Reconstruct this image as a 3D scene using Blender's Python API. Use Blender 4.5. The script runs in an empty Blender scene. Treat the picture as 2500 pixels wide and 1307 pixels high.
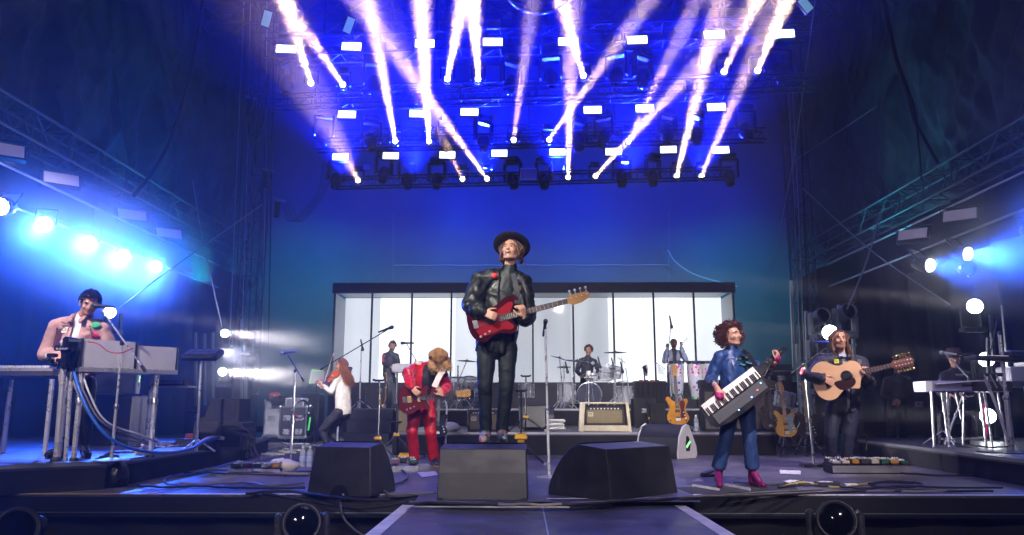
import bpy, bmesh, math, random
from math import sin, cos, pi, radians, tan, sqrt, atan2
from mathutils import Vector as V, Matrix, noise, Euler
random.seed(7)
C = bpy.context.scene
COL = C.collection
R = radians

# ------------------------------------------------------------------ camera
FPX = 1900.0                       # focal length in photo pixels (photo 2500 x 1307)
cam_d = bpy.data.cameras.new('camera'); cam = bpy.data.objects.new('camera', cam_d); COL.objects.link(cam)
cam_d.sensor_width = 36; cam_d.lens = 36 * FPX / 2500; cam_d.clip_end = 300; cam_d.clip_start = .05
cam.location = (0, 0, .78)
cam.rotation_euler = (R(90 + 10.23), 0, R(.75))
C.camera = cam
CM = Euler(cam.rotation_euler).to_matrix(); CL = V(cam.location)
def ray(px, py): return CM @ V(((px - 1250) / FPX, -(py - 653.5) / FPX, -1))
def P(px, py, Y):
    "point of the place seen at photo pixel px,py at distance Y up-stage"
    d = ray(px, py); return CL + d * (Y / d.y)
def G(px, py, z=0):
    d = ray(px, py); return CL + d * ((z - CL.z) / d.z)
def PX(px, py, X):
    d = ray(px, py); return CL + d * (X / d.x)
def PZ(px, py, z): return G(px, py, z)

# ------------------------------------------------------------------ world: night sky, closed stage
w = bpy.data.worlds.new('World'); C.world = w; w.use_nodes = True
nt = w.node_tree; bg = nt.nodes['Background']
sky = nt.nodes.new('ShaderNodeTexSky'); sky.sky_type = 'NISHITA'; sky.sun_disc = False
sky.sun_elevation = R(-10); sky.sun_rotation = R(200)
nt.links.new(sky.outputs[0], bg.inputs[0]); bg.inputs[1].default_value = .001
C.view_settings.view_transform = 'Standard'; C.view_settings.look = 'None'
C.view_settings.gamma = 1; C.view_settings.use_curve_mapping = False; C.view_settings.exposure = 0
cy = C.cycles
C.render.engine = 'CYCLES'
cy.use_denoising = True; cy.use_adaptive_sampling = False
cy.max_bounces = 5; cy.diffuse_bounces = 2; cy.glossy_bounces = 3; cy.transmission_bounces = 5
cy.volume_bounces = 0; cy.transparent_max_bounces = 12; cy.use_light_tree = True
cy.caustics_reflective = False; cy.caustics_refractive = False

def lamp(kind, name, loc, to=None, energy=100, color=(1, 1, 1), size=.05, angle=30, blend=.2, spread=None):
    if kind == 'SPOT':               # stage lamps have a lens of real size and a cone: disc lights with a spread
        kind = 'AREA'; energy = energy / 4 * min(1, tan(R(min(angle, 150) / 2)) ** 2) * 1.3; size *= 2; spread = angle
    d = bpy.data.lights.new(name, kind); d.energy = energy; d.color = color
    if kind in ('SPOT', 'POINT'): d.shadow_soft_size = size
    if kind == 'SPOT': d.spot_size = R(angle); d.spot_blend = blend
    if kind == 'AREA':
        d.shape = 'DISK'; d.size = size
        if spread: d.spread = R(spread)
    o = bpy.data.objects.new(name, d); COL.objects.link(o); o.location = loc
    if to is not None: o.rotation_euler = (V(to) - V(loc)).to_track_quat('-Z', 'Y').to_euler()
    return o

# ------------------------------------------------------------------ materials
MT = {}
def mat(name, col, rough=.5, metal=0, n=0, ns=8, bump=0, bs=60, emit=None, es=0, trans=0, alpha=1, coat=0, sheen=0, rv=0, ior=1.45):
    "procedural principled: n = colour variation, bump = relief, rv = roughness variation"
    if name in MT: return MT[name]
    m = bpy.data.materials.new(name); m.use_nodes = True; t = m.node_tree; b = t.nodes['Principled BSDF']
    i = b.inputs; i['Base Color'].default_value = (*col, 1); i['Roughness'].default_value = rough; i['Metallic'].default_value = metal
    i['IOR'].default_value = ior
    if coat: i['Coat Weight'].default_value = coat; i['Coat Roughness'].default_value = .08
    if sheen: i['Sheen Weight'].default_value = sheen
    if trans: i['Transmission Weight'].default_value = trans
    if alpha < 1: i['Alpha'].default_value = alpha
    if emit: i['Emission Color'].default_value = (*emit, 1); i['Emission Strength'].default_value = es
    if n or bump or rv:
        tc = t.nodes.new('ShaderNodeTexCoord')
        if n or rv:
            nz = t.nodes.new('ShaderNodeTexNoise'); nz.inputs['Scale'].default_value = ns; nz.inputs['Detail'].default_value = 6
            nz.inputs['Roughness'].default_value = .65
            t.links.new(tc.outputs['Object'], nz.inputs['Vector'])
            if n:
                rp = t.nodes.new('ShaderNodeValToRGB'); e = rp.color_ramp.elements
                e[0].position = .3; e[1].position = .72
                e[0].color = (*[max(0, c * (1 - n)) for c in col], 1); e[1].color = (*[min(1, c * (1 + n)) for c in col], 1)
                t.links.new(nz.outputs[0], rp.inputs[0]); t.links.new(rp.outputs[0], i['Base Color'])
            if rv:
                mr = t.nodes.new('ShaderNodeMapRange'); mr.inputs['To Min'].default_value = max(.02, rough - rv); mr.inputs['To Max'].default_value = min(1, rough + rv)
                mr.inputs['From Min'].default_value = .3; mr.inputs['From Max'].default_value = .7
                t.links.new(nz.outputs[0], mr.inputs[0]); t.links.new(mr.outputs[0], i['Roughness'])
        if bump:
            n2 = t.nodes.new('ShaderNodeTexNoise'); n2.inputs['Scale'].default_value = bs; n2.inputs['Detail'].default_value = 4
            t.links.new(tc.outputs['Object'], n2.inputs['Vector'])
            bp = t.nodes.new('ShaderNodeBump'); bp.inputs['Strength'].default_value = bump; bp.inputs['Distance'].default_value = .01
            t.links.new(n2.outputs[0], bp.inputs['Height']); t.links.new(bp.outputs[0], i['Normal'])
    MT[name] = m; return m
# ------------------------------------------------------------------ mesh helpers
class MB:
    def __init__(s): s.v = []; s.f = []; s.m = []; s.sm = []
    def add(s, vs, fs, mi=0, smooth=False):
        k = len(s.v); s.v += [tuple(a) for a in vs]
        for f in fs: s.f.append([k + i for i in f]); s.m.append(mi); s.sm.append(smooth)
        return s
    def box(s, c, d, M=None, mi=0, bev=0.0):
        "c centre, d full size, M optional 3x3 / 4x4 applied after"
        x, y, z = d[0] / 2, d[1] / 2, d[2] / 2
        b = min(bev, x * .9, y * .9, z * .9)
        if b <= 0:
            vs = [V((sx * x, sy * y, sz * z)) for sx in (-1, 1) for sy in (-1, 1) for sz in (-1, 1)]
            fs = [(0, 1, 3, 2), (4, 6, 7, 5), (0, 4, 5, 1), (2, 3, 7, 6), (0, 2, 6, 4), (1, 5, 7, 3)]
        else:
            vs = []; idx = {}
            for sx in (-1, 1):
                for sy in (-1, 1):
                    for sz in (-1, 1):
                        for a in range(3):
                            q = [sx * (x - b), sy * (y - b), sz * (z - b)]; q[a] = (sx, sy, sz)[a] * (x, y, z)[a]
                            idx[(sx, sy, sz, a)] = len(vs); vs.append(V(q))
            fs = []
            for a in range(3):
                u, v_ = (a + 1) % 3, (a + 2) % 3
                for sg in (-1, 1):
                    q = []
                    for (su, sv) in ((-1, -1), (1, -1), (1, 1), (-1, 1)):
                        t = [0, 0, 0]; t[a] = sg; t[u] = su; t[v_] = sv; q.append(idx[(*t, a)])
                    fs.append(q if sg > 0 else q[::-1])
                for su in (-1, 1):
                    for sv in (-1, 1):
                        t0 = [0, 0, 0]; t1 = [0, 0, 0]
                        t0[a] = -1; t1[a] = 1; t0[u] = t1[u] = su; t0[v_] = t1[v_] = sv
                        q = [idx[(*t0, u)], idx[(*t1, u)], idx[(*t1, v_)], idx[(*t0, v_)]]
                        fs.append(q if su * sv < 0 else q[::-1])
            for sx in (-1, 1):
                for sy in (-1, 1):
                    for sz in (-1, 1):
                        q = [idx[(sx, sy, sz, 0)], idx[(sx, sy, sz, 1)], idx[(sx, sy, sz, 2)]]
                        fs.append(q if sx * sy * sz > 0 else q[::-1])
        c = V(c)
        if M is not None: vs = [M @ a for a in vs]
        return s.add([a + c for a in vs], fs, mi)
    def bar(s, a, b, w, h=None, up=(0, 0, 1), mi=0, bev=0):
        a = V(a); b = V(b); d = b - a; h = h or w
        return s.box((a + b) / 2, (w, h, d.length), frame(d, up), mi, bev)
    def tube(s, pts, r, n=8, mi=0, caps=True, smooth=True):
        pts = [V(p) for p in pts]; rs = r if isinstance(r, (list, tuple)) else [r] * len(pts)
        vs = []; fs = []; N = len(pts); pu = None
        for i, p in enumerate(pts):
            t = (pts[min(i + 1, N - 1)] - pts[max(i - 1, 0)])
            if t.length < 1e-9: t = V((0, 0, 1))
            t.normalize()
            if pu is None: u = t.orthogonal().normalized()
            else:
                u = pu - t * pu.dot(t)
                u = u.normalized() if u.length > 1e-6 else t.orthogonal().normalized()
            pu = u; w_ = t.cross(u)
            for k in range(n):
                a = 2 * pi * k / n; vs.append(p + (u * cos(a) + w_ * sin(a)) * rs[i])
        for i in range(N - 1):
            for k in range(n):
                fs.append((i * n + k, i * n + (k + 1) % n, (i + 1) * n + (k + 1) % n, (i + 1) * n + k))
        s.add(vs, fs, mi, smooth)
        if caps: s.add([vs[k] for k in range(n)], [tuple(range(n))[::-1]], mi); s.add([vs[(N - 1) * n + k] for k in range(n)], [tuple(range(n))], mi)
        return s
    def cyl(s, a, b, r, r2=None, n=16, mi=0): return s.tube([a, b], [r, r if r2 is None else r2], n, mi)
    def lathe(s, prof, o=(0, 0, 0), ax=(0, 0, 1), n=24, mi=0, smooth=True, sx=1, sy=1):
        "prof = [(radius, height)...] about ax from o"
        M = frame(V(ax), (0, 1, 0.001)); o = V(o); vs = []; fs = []; N = len(prof)
        for (r, h) in prof:
            for k in range(n):
                a = 2 * pi * k / n; vs.append(o + M @ V((cos(a) * r * sx, sin(a) * r * sy, h)))
        for i in range(N - 1):
            for k in range(n): fs.append((i * n + k, i * n + (k + 1) % n, (i + 1) * n + (k + 1) % n, (i + 1) * n + k))
        s.add(vs, fs, mi, smooth)
        return s
    def ball(s, c, r, M=None, n=12, mi=0):
        r = V((r, r, r)) if not hasattr(r, '__len__') else V(r); c = V(c); vs = []; fs = []
        h = n // 2 + 1
        for i in range(h):
            th = pi * i / (h - 1)
            for k in range(n):
                a = 2 * pi * k / n; q = V((sin(th) * cos(a) * r.x, sin(th) * sin(a) * r.y, cos(th) * r.z))
                if M is not None: q = M @ q
                vs.append(c + q)
        for i in range(h - 1):
            for k in range(n): fs.append((i * n + k, (i + 1) * n + k, (i + 1) * n + (k + 1) % n, i * n + (k + 1) % n))
        return s.add(vs, fs, mi, True)
    def cap(s, a, ra, b, rb, side=None, flat=1.0, n=14):
        "tapered capsule for bodies; flat squashes it across 'side x axis'"
        a = V(a); b = V(b); d = b - a
        if d.length < 1e-5: d = V((0, 0, 1e-4))
        z = d.normalized(); x = V(side) if side is not None else z.orthogonal(); x = (x - z * x.dot(z)).normalized(); y = z.cross(x)
        prof = [(-1.0 * ra, .02)] + [(-cos(t) * ra, sin(t)) for t in (.4, .8, 1.2, 1.57)]
        L = d.length; vs = []; fs = []
        rings = [(h, rr * ra) for h, rr in prof] + [(L + sin(t) * rb, cos(t) * rb) for t in (0, .4, .8, 1.2)] + [(L + rb, .02 * rb)]
        for h, r_ in rings:
            for k in range(n):
                t = 2 * pi * k / n; vs.append(a + z * h + x * cos(t) * r_ + y * sin(t) * r_ * flat)
        N = len(rings)
        for i in range(N - 1):
            for k in range(n): fs.append((i * n + k, i * n + (k + 1) % n, (i + 1) * n + (k + 1) % n, (i + 1) * n + k))
        fs.append(tuple(range(n))[::-1]); fs.append(tuple((N - 1) * n + k for k in range(n)))
        return s.add(vs, fs, 0, True)
    def prism(s, pts, y0, y1, mi=0, smooth=False):
        "outline pts (x,z) extruded along y"
        n = len(pts); vs = [V((x, y0, z)) for x, z in pts] + [V((x, y1, z)) for x, z in pts]
        s.add(vs, [(k, (k + 1) % n, n + (k + 1) % n, n + k) for k in range(n)], mi, smooth)
        s.add(vs[:n], [tuple(range(n))[::-1]], mi); s.add(vs[n:], [tuple(range(n))], mi)
        return s
    def grid(s, fn, nu, nv, mi=0, smooth=True):
        vs = [fn(i / nu, j / nv) for j in range(nv + 1) for i in range(nu + 1)]
        fs = [(j * (nu + 1) + i, j * (nu + 1) + i + 1, (j + 1) * (nu + 1) + i + 1, (j + 1) * (nu + 1) + i) for j in range(nv) for i in range(nu)]
        return s.add(vs, fs, mi, smooth)
    def xf(s, M): s.v = [tuple(M @ V(a)) for a in s.v]; return s
    def mesh(s, name):
        me = bpy.data.meshes.new(name); me.from_pydata(s.v, [], s.f)
        me.polygons.foreach_set('material_index', s.m); me.polygons.foreach_set('use_smooth', s.sm); me.update(); return me
    def build(s, name, mats, parent=None, fix=True):
        me = s.mesh(name)
        if fix:
            bm = bmesh.new(); bm.from_mesh(me); bmesh.ops.recalc_face_normals(bm, faces=bm.faces); bm.to_mesh(me); bm.free()
        return link(name, me, mats, parent)
def frame(z, up=(0, 0, 1)):
    "3x3 with local z along z, local y near up"
    z = V(z).normalized(); up = V(up)
    if abs(z.dot(up.normalized())) > .999: up = V((0, 1, 0)) if abs(z.y) < .9 else V((1, 0, 0))
    x = up.cross(z).normalized(); y = z.cross(x)
    return Matrix((x, y, z)).transposed()
def link(name, me, mats, parent=None):
    if not isinstance(mats, (list, tuple)): mats = [mats]
    for m in mats: me.materials.append(m)
    o = bpy.data.objects.new(name, me); COL.objects.link(o)
    if parent is not None:
        o.parent = parent
    return o
def empty(name, label, cat, loc=(0, 0, 0), rz=0, group=None):
    o = bpy.data.objects.new(name, None); COL.objects.link(o); o.location = loc; o.rotation_euler = (0, 0, rz)
    o.empty_display_size = .1; return tag(o, label, cat, group)
def tag(o, label, cat, group=None):
    o['label'] = label; o['category'] = cat
    if group: o['group'] = group
    return o
def struct(o, kind='structure'): o['kind'] = kind; return o
def keep(o, root):
    "parent world-space part to an Empty without moving it"
    o.parent = root; o.matrix_parent_inverse = rootmat(root).inverted(); return o
def rootmat(r): return Matrix.LocRotScale(r.location, r.rotation_euler, r.scale)
def copy_tree(o, parent=None):
    c = o.copy(); COL.objects.link(c)
    if parent is not None: c.parent = parent
    for ch in list(o.children): copy_tree(ch, c)
    return c
def dup(root, loc, rz=None, label=None, group=None, rot=None, sc=None):
    c = copy_tree(root); c.location = loc
    if rz is not None: c.rotation_euler = (0, 0, rz)
    if rot is not None: c.rotation_euler = rot
    if sc: c.scale = (sc, sc, sc)
    if label: c['label'] = label
    if group: c['group'] = group
    return c
def bez(p, n=12):
    "Catmull-Rom through points"
    p = [V(a) for a in p]; out = []
    q = [p[0] * 2 - p[1]] + p + [p[-1] * 2 - p[-2]]
    for i in range(1, len(q) - 2):
        for k in range(n):
            t = k / n; a, b, c, d = q[i - 1], q[i], q[i + 1], q[i + 2]
            out.append(.5 * ((2 * b) + (c - a) * t + (2 * a - 5 * b + 4 * c - d) * t * t + (3 * b - a - 3 * c + d) * t ** 3))
    out.append(p[-1]); return out
def text(name, s, size, loc, M, m, parent, ext=.0008):
    cu = bpy.data.curves.new(name, 'FONT'); cu.body = s; cu.size = size; cu.extrude = ext; cu.align_x = 'CENTER'; cu.align_y = 'CENTER'
    o = bpy.data.objects.new(name, cu); COL.objects.link(o); me = bpy.data.meshes.new_from_object(o.evaluated_get(bpy.context.evaluated_depsgraph_get())); bpy.data.objects.remove(o); me.materials.clear(); o = link(name, me, m)
    o.matrix_world = Matrix.Translation(V(loc)) @ M.to_4x4()
    if parent is not None: keep(o, parent)
    return o
TXT = frame((0, -1, 0), (0, 0, 1))      # text facing the audience

# ------------------------------------------------------------------ palette
BLK = mat('black_paint', (.022, .022, .025), .5, n=.4, ns=6, bump=.15, bs=90)
RUB = mat('black_rubber', (.015, .015, .017), .6)
BGL = mat('black_gloss', (.012, .012, .014), .15, rv=.08, ns=5)
CHR = mat('chrome', (.80, .81, .84), .3, .72, rv=.08, ns=9)
STL = mat('brushed_steel', (.5, .5, .52), .35, 1, rv=.1, ns=14)
ALU = mat('aluminium', (.42, .43, .46), .4, 1, rv=.12, ns=6)
DRK = mat('dark_metal', (.05, .05, .055), .4, .6, rv=.15, ns=9)
WHT = mat('white_plastic', (.72, .72, .7), .4)
SKN = mat('skin', (.50, .27, .18), .5, n=.12, ns=14, bump=.05, bs=90)
SKD = mat('dark_skin', (.10, .045, .028), .45, n=.12, ns=14)
YEL = mat('yellow_paint', (.75, .42, .02), .4)
SKT = mat('black_cloth', (.006, .006, .008), .8, n=.3, ns=3, bump=.3, bs=14)
# ------------------------------------------------------------------ people
import numpy as np
def remesh(mb, voxel, smooth=2, name='m'):
    me = mb.mesh(name); o = bpy.data.objects.new(name, me); COL.objects.link(o)
    r = o.modifiers.new('r', 'REMESH'); r.mode = 'VOXEL'; r.voxel_size = voxel; r.use_smooth_shade = True
    if smooth:
        s = o.modifiers.new('s', 'SMOOTH'); s.iterations = smooth; s.factor = .5
    dg = bpy.context.evaluated_depsgraph_get(); ev = o.evaluated_get(dg)
    out = bpy.data.meshes.new_from_object(ev); bpy.data.objects.remove(o); bpy.data.meshes.remove(me); out.name = name
    out.materials.clear()
    return out
def coords(me):
    a = np.empty(len(me.vertices) * 3); me.vertices.foreach_get('co', a); return a.reshape(-1, 3)
def crumple(me, amp, sc, seed=0, streak=None):
    "cloth folds: ridged noise along the normals"
    a = coords(me); nn = np.empty(len(me.vertices) * 3); me.vertices.foreach_get('normal', nn); nn = nn.reshape(-1, 3)
    o = V((seed * 7.3, seed * 3.1, 0)); d = np.empty(len(a))
    st = streak or (1, 1, .55)
    for i, p in enumerate(a):
        q = V((p[0] * sc * st[0], p[1] * sc * st[1], p[2] * sc * st[2])) + o
        w_ = noise.noise_vector(q * .6) * .8
        h = 1 - abs(noise.noise(q + w_)) * 2.6; h2 = 1 - abs(noise.noise(q * 2.1 + w_ * 1.7)) * 2.6
        d[i] = amp * (h * .8 + h2 * .45 + noise.noise(q * 2.3 + w_) * .4)
    a += nn * d[:, None]; me.vertices.foreach_set('co', a.ravel()); me.update()
def paint(me, rules, default=0):
    "rules: list of (a, b, r, index): faces nearest such a segment get the index"
    n = len(me.polygons); c = np.empty(n * 3); me.polygons.foreach_get('center', c); c = c.reshape(-1, 3)
    best = np.full(n, 1e9); idx = np.full(n, default, dtype=np.int32)
    for a, b, r_, k in rules:
        a = np.array(a); b = np.array(b); d = b - a; L = max(1e-9, d @ d); t = np.clip(((c - a) @ d) / L, 0, 1)
        dist = np.linalg.norm(c - (a + t[:, None] * d), axis=1) - r_
        m_ = dist < best; best[m_] = dist[m_]; idx[m_] = k
    me.polygons.foreach_set('material_index', idx); me.update()
def cut(me, fn):
    "drop the faces whose centre satisfies fn"
    bm = bmesh.new(); bm.from_mesh(me)
    bmesh.ops.delete(bm, geom=[f for f in bm.faces if fn(f.calc_center_median())], context='FACES')
    for _ in range(14):                      # even out the cut edge
        mv = []
        for v in bm.verts:
            if v.is_boundary:
                nb = [e.other_vert(v).co for e in v.link_edges if e.is_boundary]
                if len(nb) == 2: mv.append((v, v.co * .5 + (nb[0] + nb[1]) * .25))
        for v, c in mv: v.co = c
    bm.to_mesh(me); bm.free()
def hand(mb, wr, d, pn, curl=.6, s=1.0, thumb=1, spread=.12):
    "wr wrist, d finger direction, pn palm normal (the side fingers curl to), thumb +1/-1 side"
    d = V(d).normalized(); pn = V(pn); pn = (pn - d * pn.dot(d)).normalized(); sd = d.cross(pn) * thumb
    wr = V(wr); pc = wr + d * .045 * s
    mb.cap(wr, .026 * s, wr + d * .03 * s, .026 * s, sd, .7)
    for k in (-1, -.33, .33, 1):
        mb.cap(wr + d * .02 * s + sd * k * .016 * s, .015 * s, wr + d * .088 * s + sd * k * .029 * s, .0125 * s, n=8)
    L = (.062, .074, .080, .072); 
    for i, k in enumerate((-1, -.33, .33, 1)):
        p = wr + d * .088 * s + sd * k * .029 * s; dir_ = (d + sd * k * spread).normalized(); l = L[i] * s
        for j, f in enumerate((.45, .33, .27)):
            a = curl * (.75 + .3 * j); ax = dir_.cross(pn).normalized()
            dir_ = (Matrix.Rotation(a, 3, ax) @ dir_)
            q = p + dir_ * l * f * 1.05; mb.cap(p, (.0108 - .0012 * j) * s, q, (.0098 - .0012 * j) * s, n=8); p = q
    p = wr + d * .025 * s + sd * .026 * s; dir_ = (d * .6 + sd * .8 + pn * .35).normalized()
    for f, r_ in ((.04, .013), (.03, .011), (.026, .0098)):
        q = p + dir_ * f * s; mb.cap(p, r_ * s, q, (r_ - .0012) * s, n=8); p = q
        dir_ = (dir_ + d * .45 + pn * .25 * curl - sd * .15).normalized()
def head_prims(mb, c, fd, up, s=1.0):
    "head centre c at ear level, fd facing, up crown direction; ~0.235 m tall"
    fd = V(fd).normalized(); up = V(up); up = (up - fd * up.dot(fd)).normalized(); rt = fd.cross(up); c = V(c)
    M = Matrix((rt, fd, up)).transposed()
    L = lambda x, y, z: c + M @ V((x, y, z)) * s
    mb.ball(L(0, -.012, .035), (.078 * s, .096 * s, .088 * s), M, 18)
    mb.ball(L(0, .022, -.015), (.066 * s, .072 * s, .088 * s), M, 18)
    mb.cap(L(0, .045, -.075), .034 * s, L(0, .058, -.088), .026 * s)          # chin
    mb.cap(L(-.042, .0, -.06), .03 * s, L(-.012, .052, -.09), .022 * s)       # jaw
    mb.cap(L(.042, .0, -.06), .03 * s, L(.012, .052, -.09), .022 * s)
    mb.cap(L(0, .088, .015), .009 * s, L(0, .108, -.026), .0145 * s)          # nose
    mb.cap(L(-.011, .096, -.03), .010 * s, L(.011, .096, -.03), .010 * s)
    for k in (-1, 1):
        mb.cap(L(.018 * k, .085, .028), .011 * s, L(.048 * k, .07, .028), .010 * s)     # brow
        mb.cap(L(.040 * k, .068, -.022), .022 * s, L(.05 * k, .045, -.03), .02 * s)     # cheek
        mb.cap(L(.074 * k, .0, .012), .012 * s, L(.078 * k, -.004, -.022), .010 * s, fd, .6)   # ear
    mb.cap(L(-.016, .083, -.052), .009 * s, L(.016, .083, -.052), .009 * s)   # lips
    mb.cap(L(-.013, .081, -.062), .009 * s, L(.013, .081, -.062), .009 * s)
    return L, M
EYE = mat('eye_white', (.6, .58, .55), .2); IRI = mat('iris', (.02, .015, .012), .15)
LIP = mat('lips', (.33, .10, .085), .4); TEE = mat('teeth', (.75, .72, .65), .3); BRW = mat('brow_hair', (.06, .035, .02), .8)
def face(root, L, M, s, lip=LIP, smile=False, closed=False, brow=BRW):
    for k in (-1, 1):
        e = MB().ball(L(.032 * k, .0785, .006), (.0125 * s, .011 * s, .0062 * s), M, n=10).build('eye', EYE if not closed else lip, root)
        MB().ball(L(.032 * k, .0875, .0055), .0062 * s, n=8).build('iris', IRI, e)
        MB().tube([L(.014 * k, .095, .026), L(.032 * k, .092, .033), L(.052 * k, .076, .026)], [.004 * s, .005 * s, .003 * s], 6).build('eyebrow', brow, root)
    if smile:
        MB().tube([L(-.026, .082, -.046), L(-.012, .091, -.057), L(.012, .091, -.057), L(.026, .082, -.046)], [.004 * s, .0095 * s, .0095 * s, .004 * s], 8).build('mouth', mat('mouth_dark', (.08, .015, .012), .5), root)
        MB().tube([L(-.019, .087, -.047), L(-.007, .0975, -.053), L(.007, .0975, -.053), L(.019, .087, -.047)], [.003 * s, .005 * s, .005 * s, .003 * s], 6).build('teeth', TEE, root)
    else:
        MB().tube([L(-.021, .085, -.056), L(0, .0925, -.057), L(.021, .085, -.056)], [.0025 * s, .0042 * s, .0025 * s], 6).build('mouth', lip, root)
def strands(root, m, gen, n, name='hair', rad=.006, seg=6, ns=5):
    "gen(i) -> list of points for lock i"
    mb = MB()
    for i in range(n):
        p = gen(i)
        if p: p = bez(p, 3); N = len(p); r_ = rad * random.uniform(.6, 1.25); mb.tube(p, [r_ * (1 - .75 * (k / (N - 1)) ** 2) for k in range(N)], ns)
    return mb.build(name, m, root, fix=False)
def long_hair(root, L, s, m, length, n=260, fwd=.0, back=1.0, gravity=(0, 0, -1), part=0, spread=.02, rad=.007, cover=-.35, wave=.012):
    "locks rooted on the scalp that fall past the ears"
    g = V(gravity)
    def gen(i):
        a = random.uniform(-pi, pi); th = random.random() ** .7 * 1.75
        x = sin(th) * sin(a); y = -sin(th) * cos(a); z = cos(th)
        if y > .50 and z < .62 + fwd: return None                      # keep the face clear
        p0 = L(x * .083, -.012 + y * .1, .035 + z * .095)
        sd = 1 if x + random.uniform(-.1, .1) > part else -1
        w0 = random.uniform(0, 6)
        p1 = L(x * .083 + sd * .045 + x * .01, -.02 + y * .085, .035 + z * .06 - .03) if z > .3 else L(x * .096, -.012 + y * .112, .02 + z * .09)
        c1 = V(L(sd * (.082 + random.uniform(0, spread)) if abs(x) > .3 or z > .3 else x * .09, -.03 + y * .085, -.03))
        ln = length * random.uniform(.72, 1.05); pts = [p0, p1, c1]
        for k in range(1, 4):
            o = V((random.uniform(-1, 1), random.uniform(-1, 1), 0)) * spread * .7 * k + V((sin(w0 + k * 2), cos(w0 + k * 1.7), 0)) * wave
            pts.append(c1 + g * ln * k / 3 + o)
        return pts
    return strands(root, m, gen, n, rad=rad * s)
def short_hair(root, L, s, m, n=260, lift=.012, curl=.012, ln=.05, rad=.007):
    def gen(i):
        a = random.uniform(-pi, pi); th = random.random() ** .6 * 1.9
        x = sin(th) * sin(a); y = -sin(th) * cos(a); z = cos(th)
        if y > .42 and z < .55: return None
        if y > .0 and z < .0: return None
        d = V((x, y, z)); r_ = V((x * .079, -.012 + y * .097, .035 + z * .09))
        pts = [L(*r_)]; q = r_.copy(); dr = (d * .8 + V((random.uniform(-1, 1), random.uniform(-.2, 1), random.uniform(-.6, .3))) * .8).normalized()
        for k in range(3):
            q = q + dr * ln / 3 + V((random.uniform(-1, 1), random.uniform(-1, 1), random.uniform(-1, .4))) * curl
            rr = V((q.x / .079, (q.y + .012) / .097, (q.z - .035) / .09)); 
            if rr.length < 1.03: rr = rr.normalized() * 1.05
            if rr.length > 1.0 + (ln + lift) / .09 * .6: rr = rr.normalized() * (1 + (ln + lift) / .09 * .6)
            q = V((rr.x * .079, rr.y * .097 - .012, rr.z * .09 + .035)); pts.append(L(*q))
        return pts
    mb0 = strands(root, m, gen, n, rad=rad * s)
    return mb0
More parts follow.
